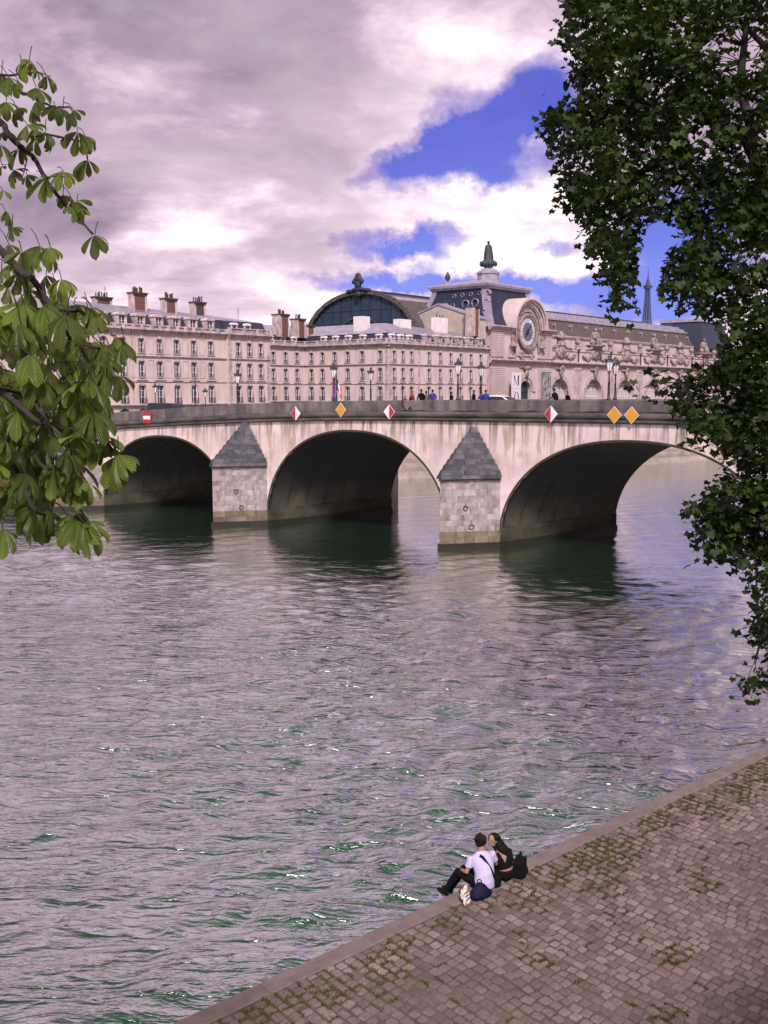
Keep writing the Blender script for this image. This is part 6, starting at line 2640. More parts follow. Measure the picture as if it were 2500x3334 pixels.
def build_chestnut():
    rnd = random.Random(21)
    base = Vector((-5.6, 3.2, QZ-.03))
    t = thing('chestnut_tree', base, 0, 'chestnut tree with big drooping palmate leaves hanging in at left', 'tree')
    mb = MB()
    tr = [base+Vector(v) for v in ((0, 0, 0), (.05, .05, 2.5), (-.05, .1, 5), (.1, .15, 7.5), (.1, .2, 10.5), (0, .3, 14), (.2, .2, 18))]
    tp = curve_pts(tr, 4)
    mb.tube([p-base for p in tp], [lerp(.34, .07, i/(len(tp)-1)) for i in range(len(tp))], 12)
    mb.build('trunk', M['bark'], t, True)
    BR_ = [
        ((8.6, -2.4), 6.4, [(-420, 150), (-160, 300), (0, 396), (23, 434), (69, 480), (111, 515), (146, 580), (173, 619), (200, 653), (223, 684), (250, 705), (300, 760)], .036),
        ((8.9, -2.0), 6.6, [(-300, 210), (0, 242), (65, 242), (123, 235), (146, 258)], .02),
        ((8.4, -2.0), 6.5, [(-250, 200), (23, 284), (77, 304), (127, 327), (173, 348), (223, 350), (242, 373)], .022),
        (None, 6.3, [(58, 454), (142, 438), (192, 446), (231, 452), (265, 465), (283, 500), (285, 534)], .013),
        (None, 6.3, [(69, 480), (84, 520), (77, 565), (62, 575)], .008),
        (None, 6.3, [(146, 580), (178, 574), (208, 574)], .010),
        ((7.6, -1.5), 5.2, [(-300, 640), (-60, 760), (65, 880), (96, 900), (131, 942), (146, 993), (180, 1010), (236, 1010), (283, 1017)], .040),
        (None, 5.0, [(131, 942), (165, 1000), (200, 1050), (215, 1083), (240, 1122), (255, 1165), (249, 1208), (240, 1260)], .022),
        (None, 4.9, [(240, 1122), (270, 1120), (326, 1135), (369, 1117)], .015),
        (None, 4.9, [(180, 1170), (215, 1175), (255, 1176)], .008),
        ((6.6, -.6), 4.5, [(-300, 1130), (0, 1281), (56, 1315), (129, 1375), (215, 1405), (300, 1429), (348, 1440), (380, 1495)], .028),
        (None, 4.4, [(-100, 1230), (86, 1289), (129, 1337), (170, 1400)], .016),
        ((6.0, 0), 4.4, [(-250, 1400), (64, 1543), (86, 1611), (116, 1663), (163, 1680), (253, 1710), (290, 1722)], .020),
        (None, 4.5, [(-60, 1330), (60, 1420), (140, 1520), (200, 1560)], .016),
    ]
    for src, d, pts, r in BR_:
        w = []
        for i, (x, y) in enumerate(pts):
            w.append(view_pt(x, y, d+.25*math.sin(i*1.3+x*.01)))
        rr = r
        if src:
            k = Vector((base.x+.08, base.y+.12, QZ+src[0]))
            w = [k, k.lerp(w[0], .5)+Vector((0, 0, .25))]+w
        c = curve_pts(w, 5)
        mb = MB()
        n = len(c)
        mb.tube([p-base+Vector((rnd.gauss(0, .002), 0, rnd.gauss(0, .002))) for p in c], [rr*.68*(1-.72*i/(n-1))*(1.25 if i % 5 == 0 else 1)*(1.8 if src and i < 6 else 1) for i in range(n)], 7)
        mb.build('branch', M['bark'], t, True)
    upper = [(95, 215), (70, 222), (30, 270), (5, 262), (62, 285), (150, 265), (118, 305), (118, 350), (180, 365), (205, 372), (242, 378), (20, 350), (55, 372), (90, 425), (120, 440), (148, 455),
             (120, 468), (20, 445), (60, 505), (253, 448), (278, 462), (285, 540), (208, 578), (150, 600), (8, 560), (45, 572), (88, 588), (205, 655), (232, 662), (250, 672),
             (308, 785), (265, 695), (225, 690), (18, 705), (40, 760), (70, 836), (130, 820), (165, 824), (30, 815), (58, 905), (105, 865), (150, 915), (200, 928), (20, 950), (90, 962), (185, 965),
             (10, 640), (0, 490), (30, 880), (5, 900)]
    hubs = [(x, y, rnd.uniform(5.9, 6.7) if y < 800 else rnd.uniform(4.9, 5.8)) for x, y in upper]
    # petiole hubs that show against the bridge and the façade
    hubs += [(300, 1020, 5.0), (285, 1018, 5.1), (312, 1045, 5.0), (240, 1010, 5.0), (262, 1140, 4.8), (372, 1118, 4.9), (392, 1132, 4.9), (405, 1140, 4.8), (330, 1140, 4.8), (300, 1180, 4.8), (355, 1190, 4.7), (340, 1230, 4.7),
             (310, 1260, 4.7), (385, 1240, 4.7), (325, 1290, 4.6), (385, 1497, 4.3), (392, 1500, 4.35), (352, 1440, 4.4), (300, 1385, 4.5), (262, 1420, 4.4), (345, 1452, 4.4),
             (250, 1712, 4.3), (275, 1720, 4.3), (292, 1722, 4.35), (225, 1702, 4.4), (165, 1682, 4.4), (110, 1665, 4.4), (200, 1555, 4.4), (255, 1560, 4.3), (285, 1590, 4.4), (10, 1745, 4.2), (225, 1480, 4.3), (240, 1500, 4.3), (300, 1330, 4.5),
             (270, 1690, 4.4), (140, 1700, 4.5), (330, 1330, 4.5), (212, 1490, 4.2), (170, 1440, 4.2), (60, 1690, 4.5)]
    dense = [(-60, 1000), (120, 990), (230, 1030), (240, 1090), (330, 1130), (390, 1160), (370, 1230), (310, 1260), (300, 1340), (330, 1400), (290, 1480), (270, 1570), (150, 1600), (60, 1640), (-60, 1650)]
    k = 0
    while k < 165:
        x, y = rnd.uniform(-60, 400), rnd.uniform(920, 1660)
        if in_poly(x, y, dense):
            hubs.append((x, y, rnd.uniform(4.2, 5.6)))
            k += 1
    variants = [chestnut_leaf(rnd) for _ in range(16)]
    for (x, y, d) in hubs:
        p = view_pt(x, y-18, d)
        az = rnd.uniform(0, 2*math.pi)
        if rnd.random() < .65:
            az = R(-95)+rnd.gauss(0, .9)          # most fan toward the open river and the viewer
        o = link('leaf', rnd.choice(variants), t, p-base, (rnd.gauss(0, .25), rnd.uniform(.15, .75), az), None)
        s = rnd.uniform(.56, .92)*(.95 if d > 5.5 else 1.0)
        o.scale = (s, s, s)
        mb = MB()
    # leaf stalks as one fine mass
    mb = MB()
    for (x, y, d) in hubs:
        p = view_pt(x, y-18, d)-base
        q = p+Vector((rnd.uniform(-.10, .02), rnd.uniform(-.03, .05), rnd.uniform(.03, .11)))
        mb.tube([p, p.lerp(q, .5)+Vector((0, 0, .015)), q], .0028, 4, False)
    tag(mb.build('leaf_stalk', M['bark'], t), kind='stuff')
    # upper crown out of view, carried as leaf mass
    mb = MB()
    for k in range(900):
        c = Vector((rnd.gauss(-.5, 1.9), rnd.gauss(.3, 1.7), rnd.uniform(8.8, 17.5)))
        if scr(base+c) and scr(base+c)[0] > -60:
            continue
        nrm = Vector((rnd.gauss(0, .5), rnd.gauss(0, .5), 1)).normalized()
        a = nrm.orthogonal().normalized()*.16
        b = nrm.cross(a)
        mb.add([c-a*.4, c-b*.9+a*.2, c+a*1.1, c+b*.9+a*.2], [(0, 1, 2, 3)])
    tag(mb.build('upper_foliage', M['planeleaf'], t), kind='stuff')
    # spiky fruit
    p = view_pt(18, 1578, 4.2)-base
    mb = MB()
    mb.ball(p, .022, 10, 8)
    for k in range(46):
        v = Vector((rnd.gauss(0, 1), rnd.gauss(0, 1), rnd.gauss(0, 1))).normalized()
        mb.tube([p+v*.02, p+v*.034], [.0022, .0003], 4, False)
    mb.build('spiky_fruit', M['moss'], t)


M['planeleaf'] = mat('plane_leaf', (0.030, 0.052, 0.006), (0.009, 0.021, 0.004), 0.6, 0.9, rnd=0.45, translucent=0.34, spec=0.22, detail=3)
build_chestnut()


# ================================================================== plane tree, right
def plane_leaf_geo(rnd):
    """five-lobed leaf in the xy plane, stalk at the origin, about 1 unit wide"""
    lob = [(-128, .42), (-98, .36), (-60, .58), (-33, .41), (0, .70), (33, .41), (60, .58), (98, .36), (128, .42)]
    v = [(0, 0, 0)]
    for a, r in lob:
        rr = r*rnd.uniform(.88, 1.12)
        z = -.22*rr*rr+rnd.uniform(-.05, .05)
        v.append((rr*math.cos(R(a)), rr*math.sin(R(a)), z))
    f = [(0, i, i+1) for i in range(1, len(lob))]
    return v, f


def build_plane():
    rnd = random.Random(5)
    base = Vector((13.6, 25.0, QZ-.03))
    t = thing('plane_tree', base, 0, 'large dark plane tree overhanging the river at right', 'tree')
    tr = curve_pts([base+Vector(v) for v in ((0, 0, 0), (-.1, .1, 3), (.1, .2, 6.5), (0, .1, 10), (.3, .3, 15), (.1, .5, 21), (.3, .6, 26))], 4)
    mb = MB()
    mb.tube([p-base for p in tr], [lerp(.55, .10, i/(len(tr)-1)) for i in range(len(tr))], 12)
    mb.build('trunk', M['bark'], t, True)
    limbs = [
        ([(13.55, 25.1, 9.5)], [(2481, 560, 25.3), (2452, 434, 25.4), (2413, 289, 25.5), (2423, 145, 25.6), (2437, 0, 25.8), (2440, -180, 26)], .20),
        ([(13.6, 25.1, 8.6)], [(2560, 860, 25.4), (2471, 795, 25.4), (2384, 713, 25.5), (2300, 610, 25.6), (2200, 480, 25.8), (2080, 330, 26), (1960, 200, 26)], .16),
        ([], [(2384, 713, 25.5), (2310, 720, 25.3), (2278, 745, 25.2), (2245, 795, 25.2), (2200, 860, 25.2)], .04),
        ([(13.6, 25.1, 7.4)], [(2600, 1060, 25), (2480, 1110, 24.8), (2380, 1180, 24.6), (2290, 1230, 24.5), (2190, 1250, 24.4)], .10),
        ([(13.6, 25.1, 6.4)], [(2640, 1380, 24.6), (2500, 1480, 24.4), (2400, 1600, 24.2), (2300, 1740, 24.1)], .08),
        ([], [(2500, 1480, 24.4), (2470, 1650, 24.2), (2460, 1850, 24.1), (2480, 2080, 24.0)], .05),
        ([], [(2200, 480, 25.8), (2080, 560, 25.5), (1980, 700, 25.3), (1970, 850, 25.2), (2000, 960, 25.2)], .045),
        ([], [(2080, 330, 26), (1950, 380, 25.6), (1850, 390, 25.4)], .035),
        ([(13.7, 25.4, 13)], [(2560, 260, 26), (2440, 100, 26.2), (2250, -80, 26.3), (2050, -160, 26.4)], .12),
    ]
    lp = []
    for st, pts, r in limbs:
        w = [Vector(s) for s in st]+[view_pt(*p) for p in pts]
        c = curve_pts(w, 5)
        lp += c
        n = len(c)
        mb = MB()
        mb.tube([p-base for p in c], [max(.012, r*(1-.85*i/(n-1))) for i in range(n)], 8)
        mb.build('limb', M['bark'], t, True)
    polyA = [(1835, -60), (1860, 60), (1830, 110), (1855, 190), (1905, 270), (1890, 330), (1800, 360), (1785, 410), (1830, 430), (1810, 500), (1850, 600), (1850, 660), (1880, 735), (1935, 790), (1950, 880), (1990, 975), (2040, 985),
             (2070, 900), (2095, 800), (2110, 740), (2160, 690), (2200, 740), (2260, 715), (2290, 745), (2250, 800), (2170, 830), (2145, 900), (2170, 950), (2250, 1000), (2330, 1000), (2370, 1060), (2350, 1150),
             (2310, 1190), (2225, 1235), (2215, 1290), (2250, 1350), (2275, 1420), (2310, 1455), (2340, 1440), (2390, 1480), (2380, 1560), (2300, 1630), (2250, 1660), (2310, 1690), (2270, 1760), (2330, 1800), (2410, 1790), (2440, 1860), (2480, 1880),
             (2450, 1960), (2470, 2080), (2520, 2100), (3100, 1700), (3150, -500), (1900, -500)]
    gaps = [(2435, 60, 60, .75), (2420, 200, 60, .8), (2425, 330, 55, .75), (2455, 450, 55, .7), (2470, 560, 50, .6), (2360, 160, 60, .75), (2420, 330, 55, .8), (2330, 300, 45, .6), (2200, 110, 45, .5), (2470, 120, 70, .6), (2280, 480, 55, .55), (2400, 520, 60, .6), (2440, 820, 55, .55), (2090, 690, 40, .5), (2330, 680, 50, .4),
            (2420, 1000, 50, .4), (2140, 250, 40, .35), (2230, 600, 40, .4)]
    clusters = []
    tries = 0
    while len(clusters) < 1560 and tries < 60000:
        tries += 1
        x, y = rnd.uniform(1770, 3100), rnd.uniform(-480, 2120)
        if (x > 2560 or y < -80) and rnd.random() < .86:
            continue
        if not in_poly(x, y, polyA):
            continue
        if any(math.hypot(x-gx, y-gy) < gr and rnd.random() < gp for gx, gy, gr, gp in gaps):
            continue
        d = 25.3+rnd.gauss(0, 1.25) if y < 1000 else 24.3+rnd.gauss(0, .8)
        clusters.append((x, y, min(max(d, 22.6), 28.5)))
    for (x, y) in ((2430, 2215), (2470, 2225), (2495, 2240), (2455, 2200), (2500, 2190), (1795, 370), (1790, 400), (1800, 385), (1850, 375), (1862, 365), (2185, 1235), (2170, 1275), (2120, 1250), (2270, 1750), (2300, 1770),
                   (2265, 1655), (2295, 1645), (2010, 990), (1990, 965), (2490, 1990), (2470, 1900)):
        clusters.append((x, y, 24.6 if y > 1000 else 25.2))
    clear = [(2088, 1015), (2072, 860), (2100, 745), (2160, 700), (2190, 770), (2158, 850), (2142, 940), (2150, 1010), (2330, 1050), (2340, 1170), (2190, 1190), (2060, 1190), (2050, 1020)]
    leaves = []
    twig = MB()
    lpv = lp[::2]
    for (x, y, d) in clusters:
        c = view_pt(x, y, d)
        outside = x > 2560 or y < -80
        near = min(lpv, key=lambda q: (q-c).length_squared)
        if (near-c).length < 1.5 and not any(in_poly(scr(near.lerp(c, q))[0], scr(near.lerp(c, q))[1], clear) for q in (.25, .5, .75, 1)):
            midp = near.lerp(c, .55)+Vector((rnd.gauss(0, .1), rnd.gauss(0, .1), rnd.uniform(.0, .25)))
            twig.tube([near-base, midp-base, c-base], [.018, .010, .004], 4, False)
        nl = rnd.randint(9, 22) if not outside else 10
        hang = rnd.uniform(.10, .26)
        for k in range(nl):
            p = c+Vector((rnd.gauss(0, .20), rnd.gauss(0, .24), rnd.gauss(0, hang)-.05))
            sp_ = scr(p)
            if in_poly(sp_[0], sp_[1], clear):
                continue
            size = rnd.uniform(.12, .29)*(1.25 if outside else 1)
            yaw = rnd.uniform(0, 2*math.pi)
            tilt = rnd.uniform(.1, 1.35)
            roll = rnd.gauss(0, .35)
            leaves.append((p-base, size, Euler((roll, tilt, yaw)), outside, d+(p-c).y))
    tag(twig.build('twig', M['bark'], t), kind='stuff')
    geos = [plane_leaf_geo(rnd) for _ in range(8)]
    meshes = []
    for v, f in geos:
        me = bpy.data.meshes.new('leaf')
        me.from_pydata(v, [], f)
        me.materials.append(M['planeleaf'])
        me.update()
        meshes.append(me)
    order = sorted(range(len(leaves)), key=lambda i: (leaves[i][3], leaves[i][4]-leaves[i][1]*6))
    pick = set(order[:300])
    vv, ff = [], []
    for i, (p, s, e, out, _) in enumerate(leaves):
        g = rnd.randrange(8)
        if i in pick:
            link('leaf', meshes[g], t, p, e, (s, s, s))
            continue
        m3 = e.to_matrix()*s
        b = len(vv)
        v, f = geos[g]
        vv += [tuple(m3 @ Vector(q)+p) for q in v]
        ff += [tuple(b+q for q in w) for w in f]
    me = bpy.data.meshes.new('crown')
    me.from_pydata(vv, [], ff)
    m2 = mat('plane_leaf_mass', (0.030, 0.052, 0.006), (0.009, 0.021, 0.004), 0.6, 0.8, translucent=0.34, spec=0.22, detail=3)
    N = NT(m2.node_tree)
    b = m2.node_tree.nodes['Principled BSDF']
    old = b.inputs['Base Color'].links[0].from_socket
    geo = N.new('ShaderNodeNewGeometry')
    g = N.m('ADD', N.m('MULTIPLY', geo.outputs['Random Per Island'], 0.9), 0.5)
    cg = N.new('ShaderNodeCombineXYZ')
    for i in range(3):
        N.put(cg.inputs[i], g)
    N.put(b.inputs['Base Color'], N.mix(1.0, old, cg.outputs[0], 'MULTIPLY'))
    me.materials.append(m2)
    me.update()
    tag(link('crown', me, t), kind='stuff')


build_plane()


# ================================================================== people
def remesh(mb, voxel, name, material, smooth_it=4):
    me = mb.mesh(name+'_src', material)
    ob = bpy.data.objects.new(name+'_src', me)
    COL.objects.link(ob)
    m = ob.modifiers.new('r', 'REMESH')
    m.mode = 'VOXEL'
    m.voxel_size = voxel
    s = ob.modifiers.new('s', 'SMOOTH')
    s.iterations = smooth_it
    s.factor = 0.5
    bpy.context.view_layer.update()
    out = bpy.data.meshes.new_from_object(ob.evaluated_get(bpy.context.evaluated_depsgraph_get()))
    out.name = name
    bpy.data.objects.remove(ob)
    out.materials.clear()
    out.materials.append(material)
    out.polygons.foreach_set('use_smooth', [True]*len(out.polygons))
    out.update()
    return out


def hand(mb, wrist, direction, palm_n, s=1.0, curl=.5):
    """palm with five separate, bent fingers"""
    d = Vector(direction).normalized()
    n = Vector(palm_n)
    n = (n-d*n.dot(d)).normalized()
    sd = d.cross(n)
    w = Vector(wrist)
    mb.tube([w-d*.01, w+d*.04*s, w+d*.085*s], [(.026*s, .016*s), (.038*s, .015*s), (.038*s, .013*s)], 8, True, side=sd)
    for i, L in enumerate((.066, .076, .070, .056)):
        b = w+d*.080*s+sd*((i-1.5)*.0195*s)
        k1 = b+(d*math.cos(curl*.5)+n*math.sin(curl*.5))*(L*.45*s)
        k2 = k1+(d*math.cos(curl*1.4)+n*math.sin(curl*1.4))*(L*.55*s)
        mb.tube([b, k1, k2], [.0088*s, .008*s, .0062*s], 6)
    b = w+d*.03*s-sd*.034*s
    k1 = b+(d*.6-sd*.7+n*.3)*.035*s
    k2 = k1+(d*.9-sd*.15+n*.4)*.03*s
    mb.tube([b, k1, k2], [.011*s, .009*s, .007*s], 6)


def merge_in(me, mb):
    """append un-remeshed geometry (fingers) to a remeshed body"""
    v = [tuple(p.co) for p in me.vertices]
    f = [tuple(p.vertices) for p in me.polygons]
    b = len(v)
    v += mb.v
    f += [tuple(b+i for i in q) for q in mb.f]
    m2 = bpy.data.meshes.new(me.name)
    m2.from_pydata(v, [], f)
    for m in me.materials:
        m2.materials.append(m)
    m2.polygons.foreach_set('use_smooth', [True]*len(f))
    m2.update()
    return m2


def head_parts(mb, c, fx, fy, k=1.0):
    """head with jaw, nose, brow and ears; (fx, fy) is the facing direction"""
    F = Vector((fx, fy, 0)).normalized()
    rot = Euler((0, 0, math.atan2(F.y, F.x)))
    c = Vector(c)
    S = Vector((-F.y, F.x, 0))
    mb.ball(c+Vector((0, 0, .02)), (.097*k, .077*k, .098*k), 14, 10, rot)
    mb.ball(c+F*.03*k+Vector((0, 0, -.05*k)), (.066*k, .058*k, .066*k), 12, 8, rot)
    mb.tube([c+F*.088*k+Vector((0, 0, .022*k)), c+F*.108*k+Vector((0, 0, -.012*k)), c+F*.092*k+Vector((0, 0, -.022*k))], [.008*k, .013*k, .010*k], 6)
    mb.ball(c+F*.088*k+Vector((0, 0, -.048*k)), (.012*k, .024*k, .010*k), 8, 6, rot)
    mb.ball(c+F*.080*k+Vector((0, 0, -.088*k)), (.02*k, .022*k, .018*k), 8, 6, rot)
    for s in (-1, 1):
        mb.ball(c+S*s*.077*k+F*-.008*k, (.018*k, .010*k, .030*k), 8, 6, rot)


def eyes(parent, c, fx, fy, k=1.0):
    F = Vector((fx, fy, 0)).normalized()
    S = Vector((-F.y, F.x, 0))
    c = Vector(c)
    for s in (-1, 1):
        mb = MB()
        mb.ball(c+F*.083*k+S*s*.031*k+Vector((0, 0, .02*k)), (.009*k, .011*k, .006*k), 8, 6)
        mb.build('eye', M['ink'], parent, True)


SH = Vector((.93, -.36, 0)).normalized()


def build_man():
    P = quay(5.70, .19)
    t = thing('person', P, q_rot, 'person in a white t-shirt sitting on the kerb, back turned, kissing', 'person', 'couple on the kerb')
    V = Vector
    LS, RSh = V((.035, .055, .53))-SH*.185, V((.035, .055, .53))+SH*.185
    tors = [V((0, -.01, .10)), V((-.005, -.035, .22)), V((.0, -.03, .32)), V((.02, .02, .45)), V((.04, .055, .545)), V((.05, .075, .595))]
    tr = [(.165, .115), (.155, .105), (.158, .105), (.182, .112), (.150, .085), (.06, .055)]
    Lk, Rk = V((-.17, .40, .185)), V((.0, .43, .17))
    La, Ra = V((-.25, .60, -.20)), V((-.10, .64, -.23))
    Le, Re = V((-.235, .14, .285)), V((.33, -.01, .31))
    Lw, Rw = V((-.15, .33, .235)), V((.46, .10, .20))
    HD = V((.095, .115, .735))
    b = MB()
    b.tube(tors, [(x*.95, y*.95) for x, y in tr], 14, side=SH)
    b.tube([V((.05, .075, .57)), V((.06, .09, .64)), V((.075, .10, .69))], [.058, .052, .056], 10)
    head_parts(b, HD, 1, -.12)
    for s, e, w in ((LS, Le, Lw), (RSh, Re, Rw)):
        b.tube([s, s.lerp(e, .5), e, e.lerp(w, .45), w], [.052, .045, .038, .036, .026], 9)
    for hx, k, a in ((-.09, Lk, La), (.09, Rk, Ra)):
        h = V((hx, .02, .10))
        b.tube([h, h.lerp(k, .5), k, k.lerp(a, .4), a], [.082, .072, .055, .053, .036], 9)
    me = remesh(b, .013, 'body', M['skin'])
    hm = MB()
    hand(hm, Lw, (.35, .8, -.25), (0, 0, -1))
    hand(hm, Rw, (.5, .6, -.3), (0, -1, 0))
    link('body', merge_in(me, hm), t)
    eyes(t, HD, 1, -.12)
    # t-shirt, loose at the hem
    b = MB()
    b.tube([V((0, -.06, .02)), V((-.005, -.055, .14)), V((0, -.045, .27)), V((.01, -.012, .38)), V((.025, .03, .47)), V((.04, .055, .55)), V((.048, .07, .60))],
           [(.178, .125), (.182, .132), (.172, .122), (.186, .120), (.192, .118), (.158, .092), (.070, .062)], 16, side=SH)
    for s, e in ((LS, Le), (RSh, Re)):
        b.tube([s+V((0, 0, .012)), s.lerp(e, .35), s.lerp(e, .68)], [.064, .062, .062], 10)
    link('t_shirt', remesh(b, .013, 't_shirt', M['tee'], 3), t)
    # trousers
    b = MB()
    b.tube([V((-.1, -.02, .085)), V((.1, -.02, .085))], [.105, .105], 10)
    for hx, k, a in ((-.09, Lk, La), (.09, Rk, Ra)):
        h = V((hx, .0, .10))
        b.tube([h, h.lerp(k, .5), k, k.lerp(a, .4), k.lerp(a, .93)], [.098, .088, .074, .068, .056], 10)
    link('trousers', remesh(b, .014, 'trousers', M['blackcloth'], 3), t)
    for a in (La, Ra):
        b = MB()
        b.ball(a+V((-.02, .05, -.035)), (.045, .125, .05), 10, 8, Euler((.35, 0, .25)))
        b.ball(a+V((0, -.01, -.01)), (.045, .055, .06), 10, 8)
        o = link('shoe', remesh(b, .010, 'shoe', M['blackcloth'], 2), t)
        b = MB()
        b.ball(a+V((-.022, .052, -.068)), (.047, .128, .018), 10, 6, Euler((.35, 0, .25)))
        b.build('sole', M['coatgrey'], o, True)
    # tousled hair
    b = MB()
    rr = random.Random(4)
    b.ball(HD+V((-.018, .0, .042)), (.098, .092, .088), 12, 9)
    b.ball(HD+V((-.052, .005, -.005)), (.062, .083, .085), 12, 9)
    for k in range(60):
        v = V((rr.gauss(-.35, 1), rr.gauss(0, 1), rr.gauss(.55, .7))).normalized()
        if v.x > .55 and v.z < .55:
            continue
        p = HD+V((-.02, 0, .03))+V((v.x*.085, v.y*.08, v.z*.08))
        b.ball(p, rr.uniform(.018, .040), 7, 5)
    link('hair', remesh(b, .009, 'hair', M['hairbrown'], 1), t)
    # shoulder bag with its strap: carried, so a thing of its own
    bag = thing('shoulder_bag', P, q_rot, 'small black shoulder bag on a strap across the white t-shirt', 'bag')
    b = MB()
    st = [V((-.075, -.005, .585)), V((-.045, -.045, .555)), V((-.005, -.095, .47)), V((.035, -.140, .38)), V((.065, -.172, .28)), V((.095, -.180, .18)), V((.13, -.165, .13))]
    b.tube(curve_pts(st, 4), [(.022, .006)]*25, 8, side=V((.8, -.3, .5)))
    b.build('strap', M['blackcloth'], bag, True)
    b = MB()
    b.tube([V((.15, -.15, .015)), V((.155, -.155, .09)), V((.145, -.15, .17)), V((.13, -.14, .215))], [(.105, .040), (.115, .055), (.10, .048), (.045, .02)], 12, side=SH)
    link('pouch', remesh(b, .012, 'pouch', M['blackcloth'], 3), bag)
    b = MB()
    b.tube([V((.17, -.205, .085)), V((.19, -.208, .10)), V((.20, -.207, .088))], .004, 5)
    b.build('buckle', M['signwhite'], bag)


def build_woman():
    P = quay(6.20, .21)
    t = thing('person', P, q_rot, 'person with long black hair and open-back black top sitting on the kerb', 'person', 'couple on the kerb')
    V = Vector
    SW = V((.95, -.30, 0)).normalized()
    tors = [V((0, -.03, .10)), V((-.005, -.045, .20)), V((-.015, -.04, .28)), V((-.035, -.01, .39)), V((-.055, .02, .485)), V((-.07, .035, .53))]
    tr = [(.170, .120), (.140, .098), (.125, .088), (.145, .092), (.125, .072), (.048, .046)]
    HD = V((-.155, .10, .69))
    LS, RSh = V((-.05, .015, .475))-SW*.155, V((-.05, .015, .475))+SW*.155
    Le, Re = V((-.25, .12, .30)), V((.155, .0, .25))
    Lw, Rw = V((-.30, .28, .25)), V((.13, .18, .17))
    kn = (V((-.07, .42, .16)), V((.08, .43, .15)))
    an = (V((-.10, .60, -.22)), V((.05, .62, -.24)))
    b = MB()
    b.tube(tors, tr, 14, side=SW)
    b.tube([V((-.07, .035, .51)), V((-.095, .055, .575)), V((-.13, .085, .64))], [.048, .043, .046], 10)
    head_parts(b, HD, -1, -.05, .95)
    for s, e, w in ((LS, Le, Lw), (RSh, Re, Rw)):
        b.tube([s, s.lerp(e, .5), e, e.lerp(w, .45), w], [.042, .037, .032, .030, .022], 9)
    for hx, k, a in ((-.085, kn[0], an[0]), (.085, kn[1], an[1])):
        h = V((hx, .0, .10))
        b.tube([h, h.lerp(k, .5), k, k.lerp(a, .4), a], [.085, .072, .052, .05, .032], 9)
    me = remesh(b, .012, 'body', M['skin'])
    hm = MB()
    hand(hm, Lw, (.1, .9, -.2), (0, 0, -1), .9)
    hand(hm, Rw, (-.3, .85, -.2), (0, 0, -1), .9)
    link('body', merge_in(me, hm), t)
    eyes(t, HD, -1, -.05, .95)
    # cropped top with an open V at the back
    b = MB()
    b.tube([V((-.012, -.042, .235)), V((-.02, -.038, .29)), V((-.035, -.01, .39)), V((-.05, .015, .47)), V((-.065, .03, .52))], [(.150, .110), (.146, .106), (.162, .107), (.148, .088), (.066, .058)], 16, side=SW)
    for s, e in ((LS, Le), (RSh, Re)):
        b.tube([s+V((0, 0, .008)), s.lerp(e, .5), s.lerp(e, 1.0)], [.057, .053, .046], 10)
    b.tube([Re, Re.lerp(Rw, .5)], [.046, .040], 10)
    me = remesh(b, .009, 'crop_top', M['blackcloth'], 3)
    bm = bmesh.new()
    bm.from_mesh(me)
    kill = []
    back = V((-.30, -.95, 0)).normalized()
    for f in bm.faces:
        c = f.calc_center_median()
        s = (c-V((-.045, .0, 0))).dot(SW)
        half = (c.z-.335)*.42
        if c.z > .335 and abs(s+.005) < half and f.normal.dot(V((-SW.y*0-.3, -.95, 0)).normalized()) > .15 and c.z < .515:
            kill.append(f)
    bmesh.ops.delete(bm, geom=kill, context='FACES')
    bm.to_mesh(me)
    bm.free()
    link('crop_top', me, t)
    b = MB()
    b.tube([V((-.09, -.03, .09)), V((.09, -.03, .09))], [.122, .122], 10)
    b.tube([V((0, -.03, .08)), V((-.003, -.042, .17)), V((-.005, -.046, .205))], [(.188, .135), (.172, .125), (.158, .114)], 14, side=SW)
    for hx, k, a in ((-.085, kn[0], an[0]), (.085, kn[1], an[1])):
        h = V((hx, -.01, .10))
        b.tube([h, h.lerp(k, .5), k, k.lerp(a, .4), k.lerp(a, .95)], [.104, .092, .078, .078, .074], 10)
    link('trousers', remesh(b, .013, 'trousers', M['blackcloth'], 3), t)
    for a in an:
        b = MB()
        b.ball(a+V((-.01, .05, -.035)), (.04, .11, .042), 10, 8, Euler((.3, 0, .1)))
        link('shoe', remesh(b, .010, 'shoe', M['blackcloth'], 2), t)
    b = MB()
    b.ball(HD+V((.022, 0, .038)), (.092, .086, .088), 14, 10)
    b.tube(curve_pts([HD+V((.02, -.01, .06)), HD+V((.065, -.03, -.02)), V((-.05, -.01, .56)), V((.02, -.065, .46)), V((.055, -.105, .36)), V((.06, -.115, .29))], 4),
           [(.085, .075)]*3+[(.088, .068)]*4+[(.088, .055)]*4+[(.080, .046)]*4+[(.066, .036)]*4+[(.03, .016)]*2, 14, side=SW)
    b.tube(curve_pts([HD+V((.0, .05, .05)), HD+V((.03, .075, -.06)), V((-.09, .10, .52)), V((-.06, .11, .44))], 3), [.05, .05, .045, .045, .04, .036, .03, .024, .018, .012], 8)
    link('hair', remesh(b, .009, 'hair', M['hairblack'], 3), t)


M['coatred'] = mat('red_jacket', (0.25, 0.02, 0.022), None, .8, 6)
M['coatblue'] = mat('blue_jacket', (0.015, 0.03, 0.16), None, .8, 6)
M['coatgrey'] = mat('grey_jacket', (0.10, 0.09, 0.10), None, .8, 6)

build_man()
build_woman()

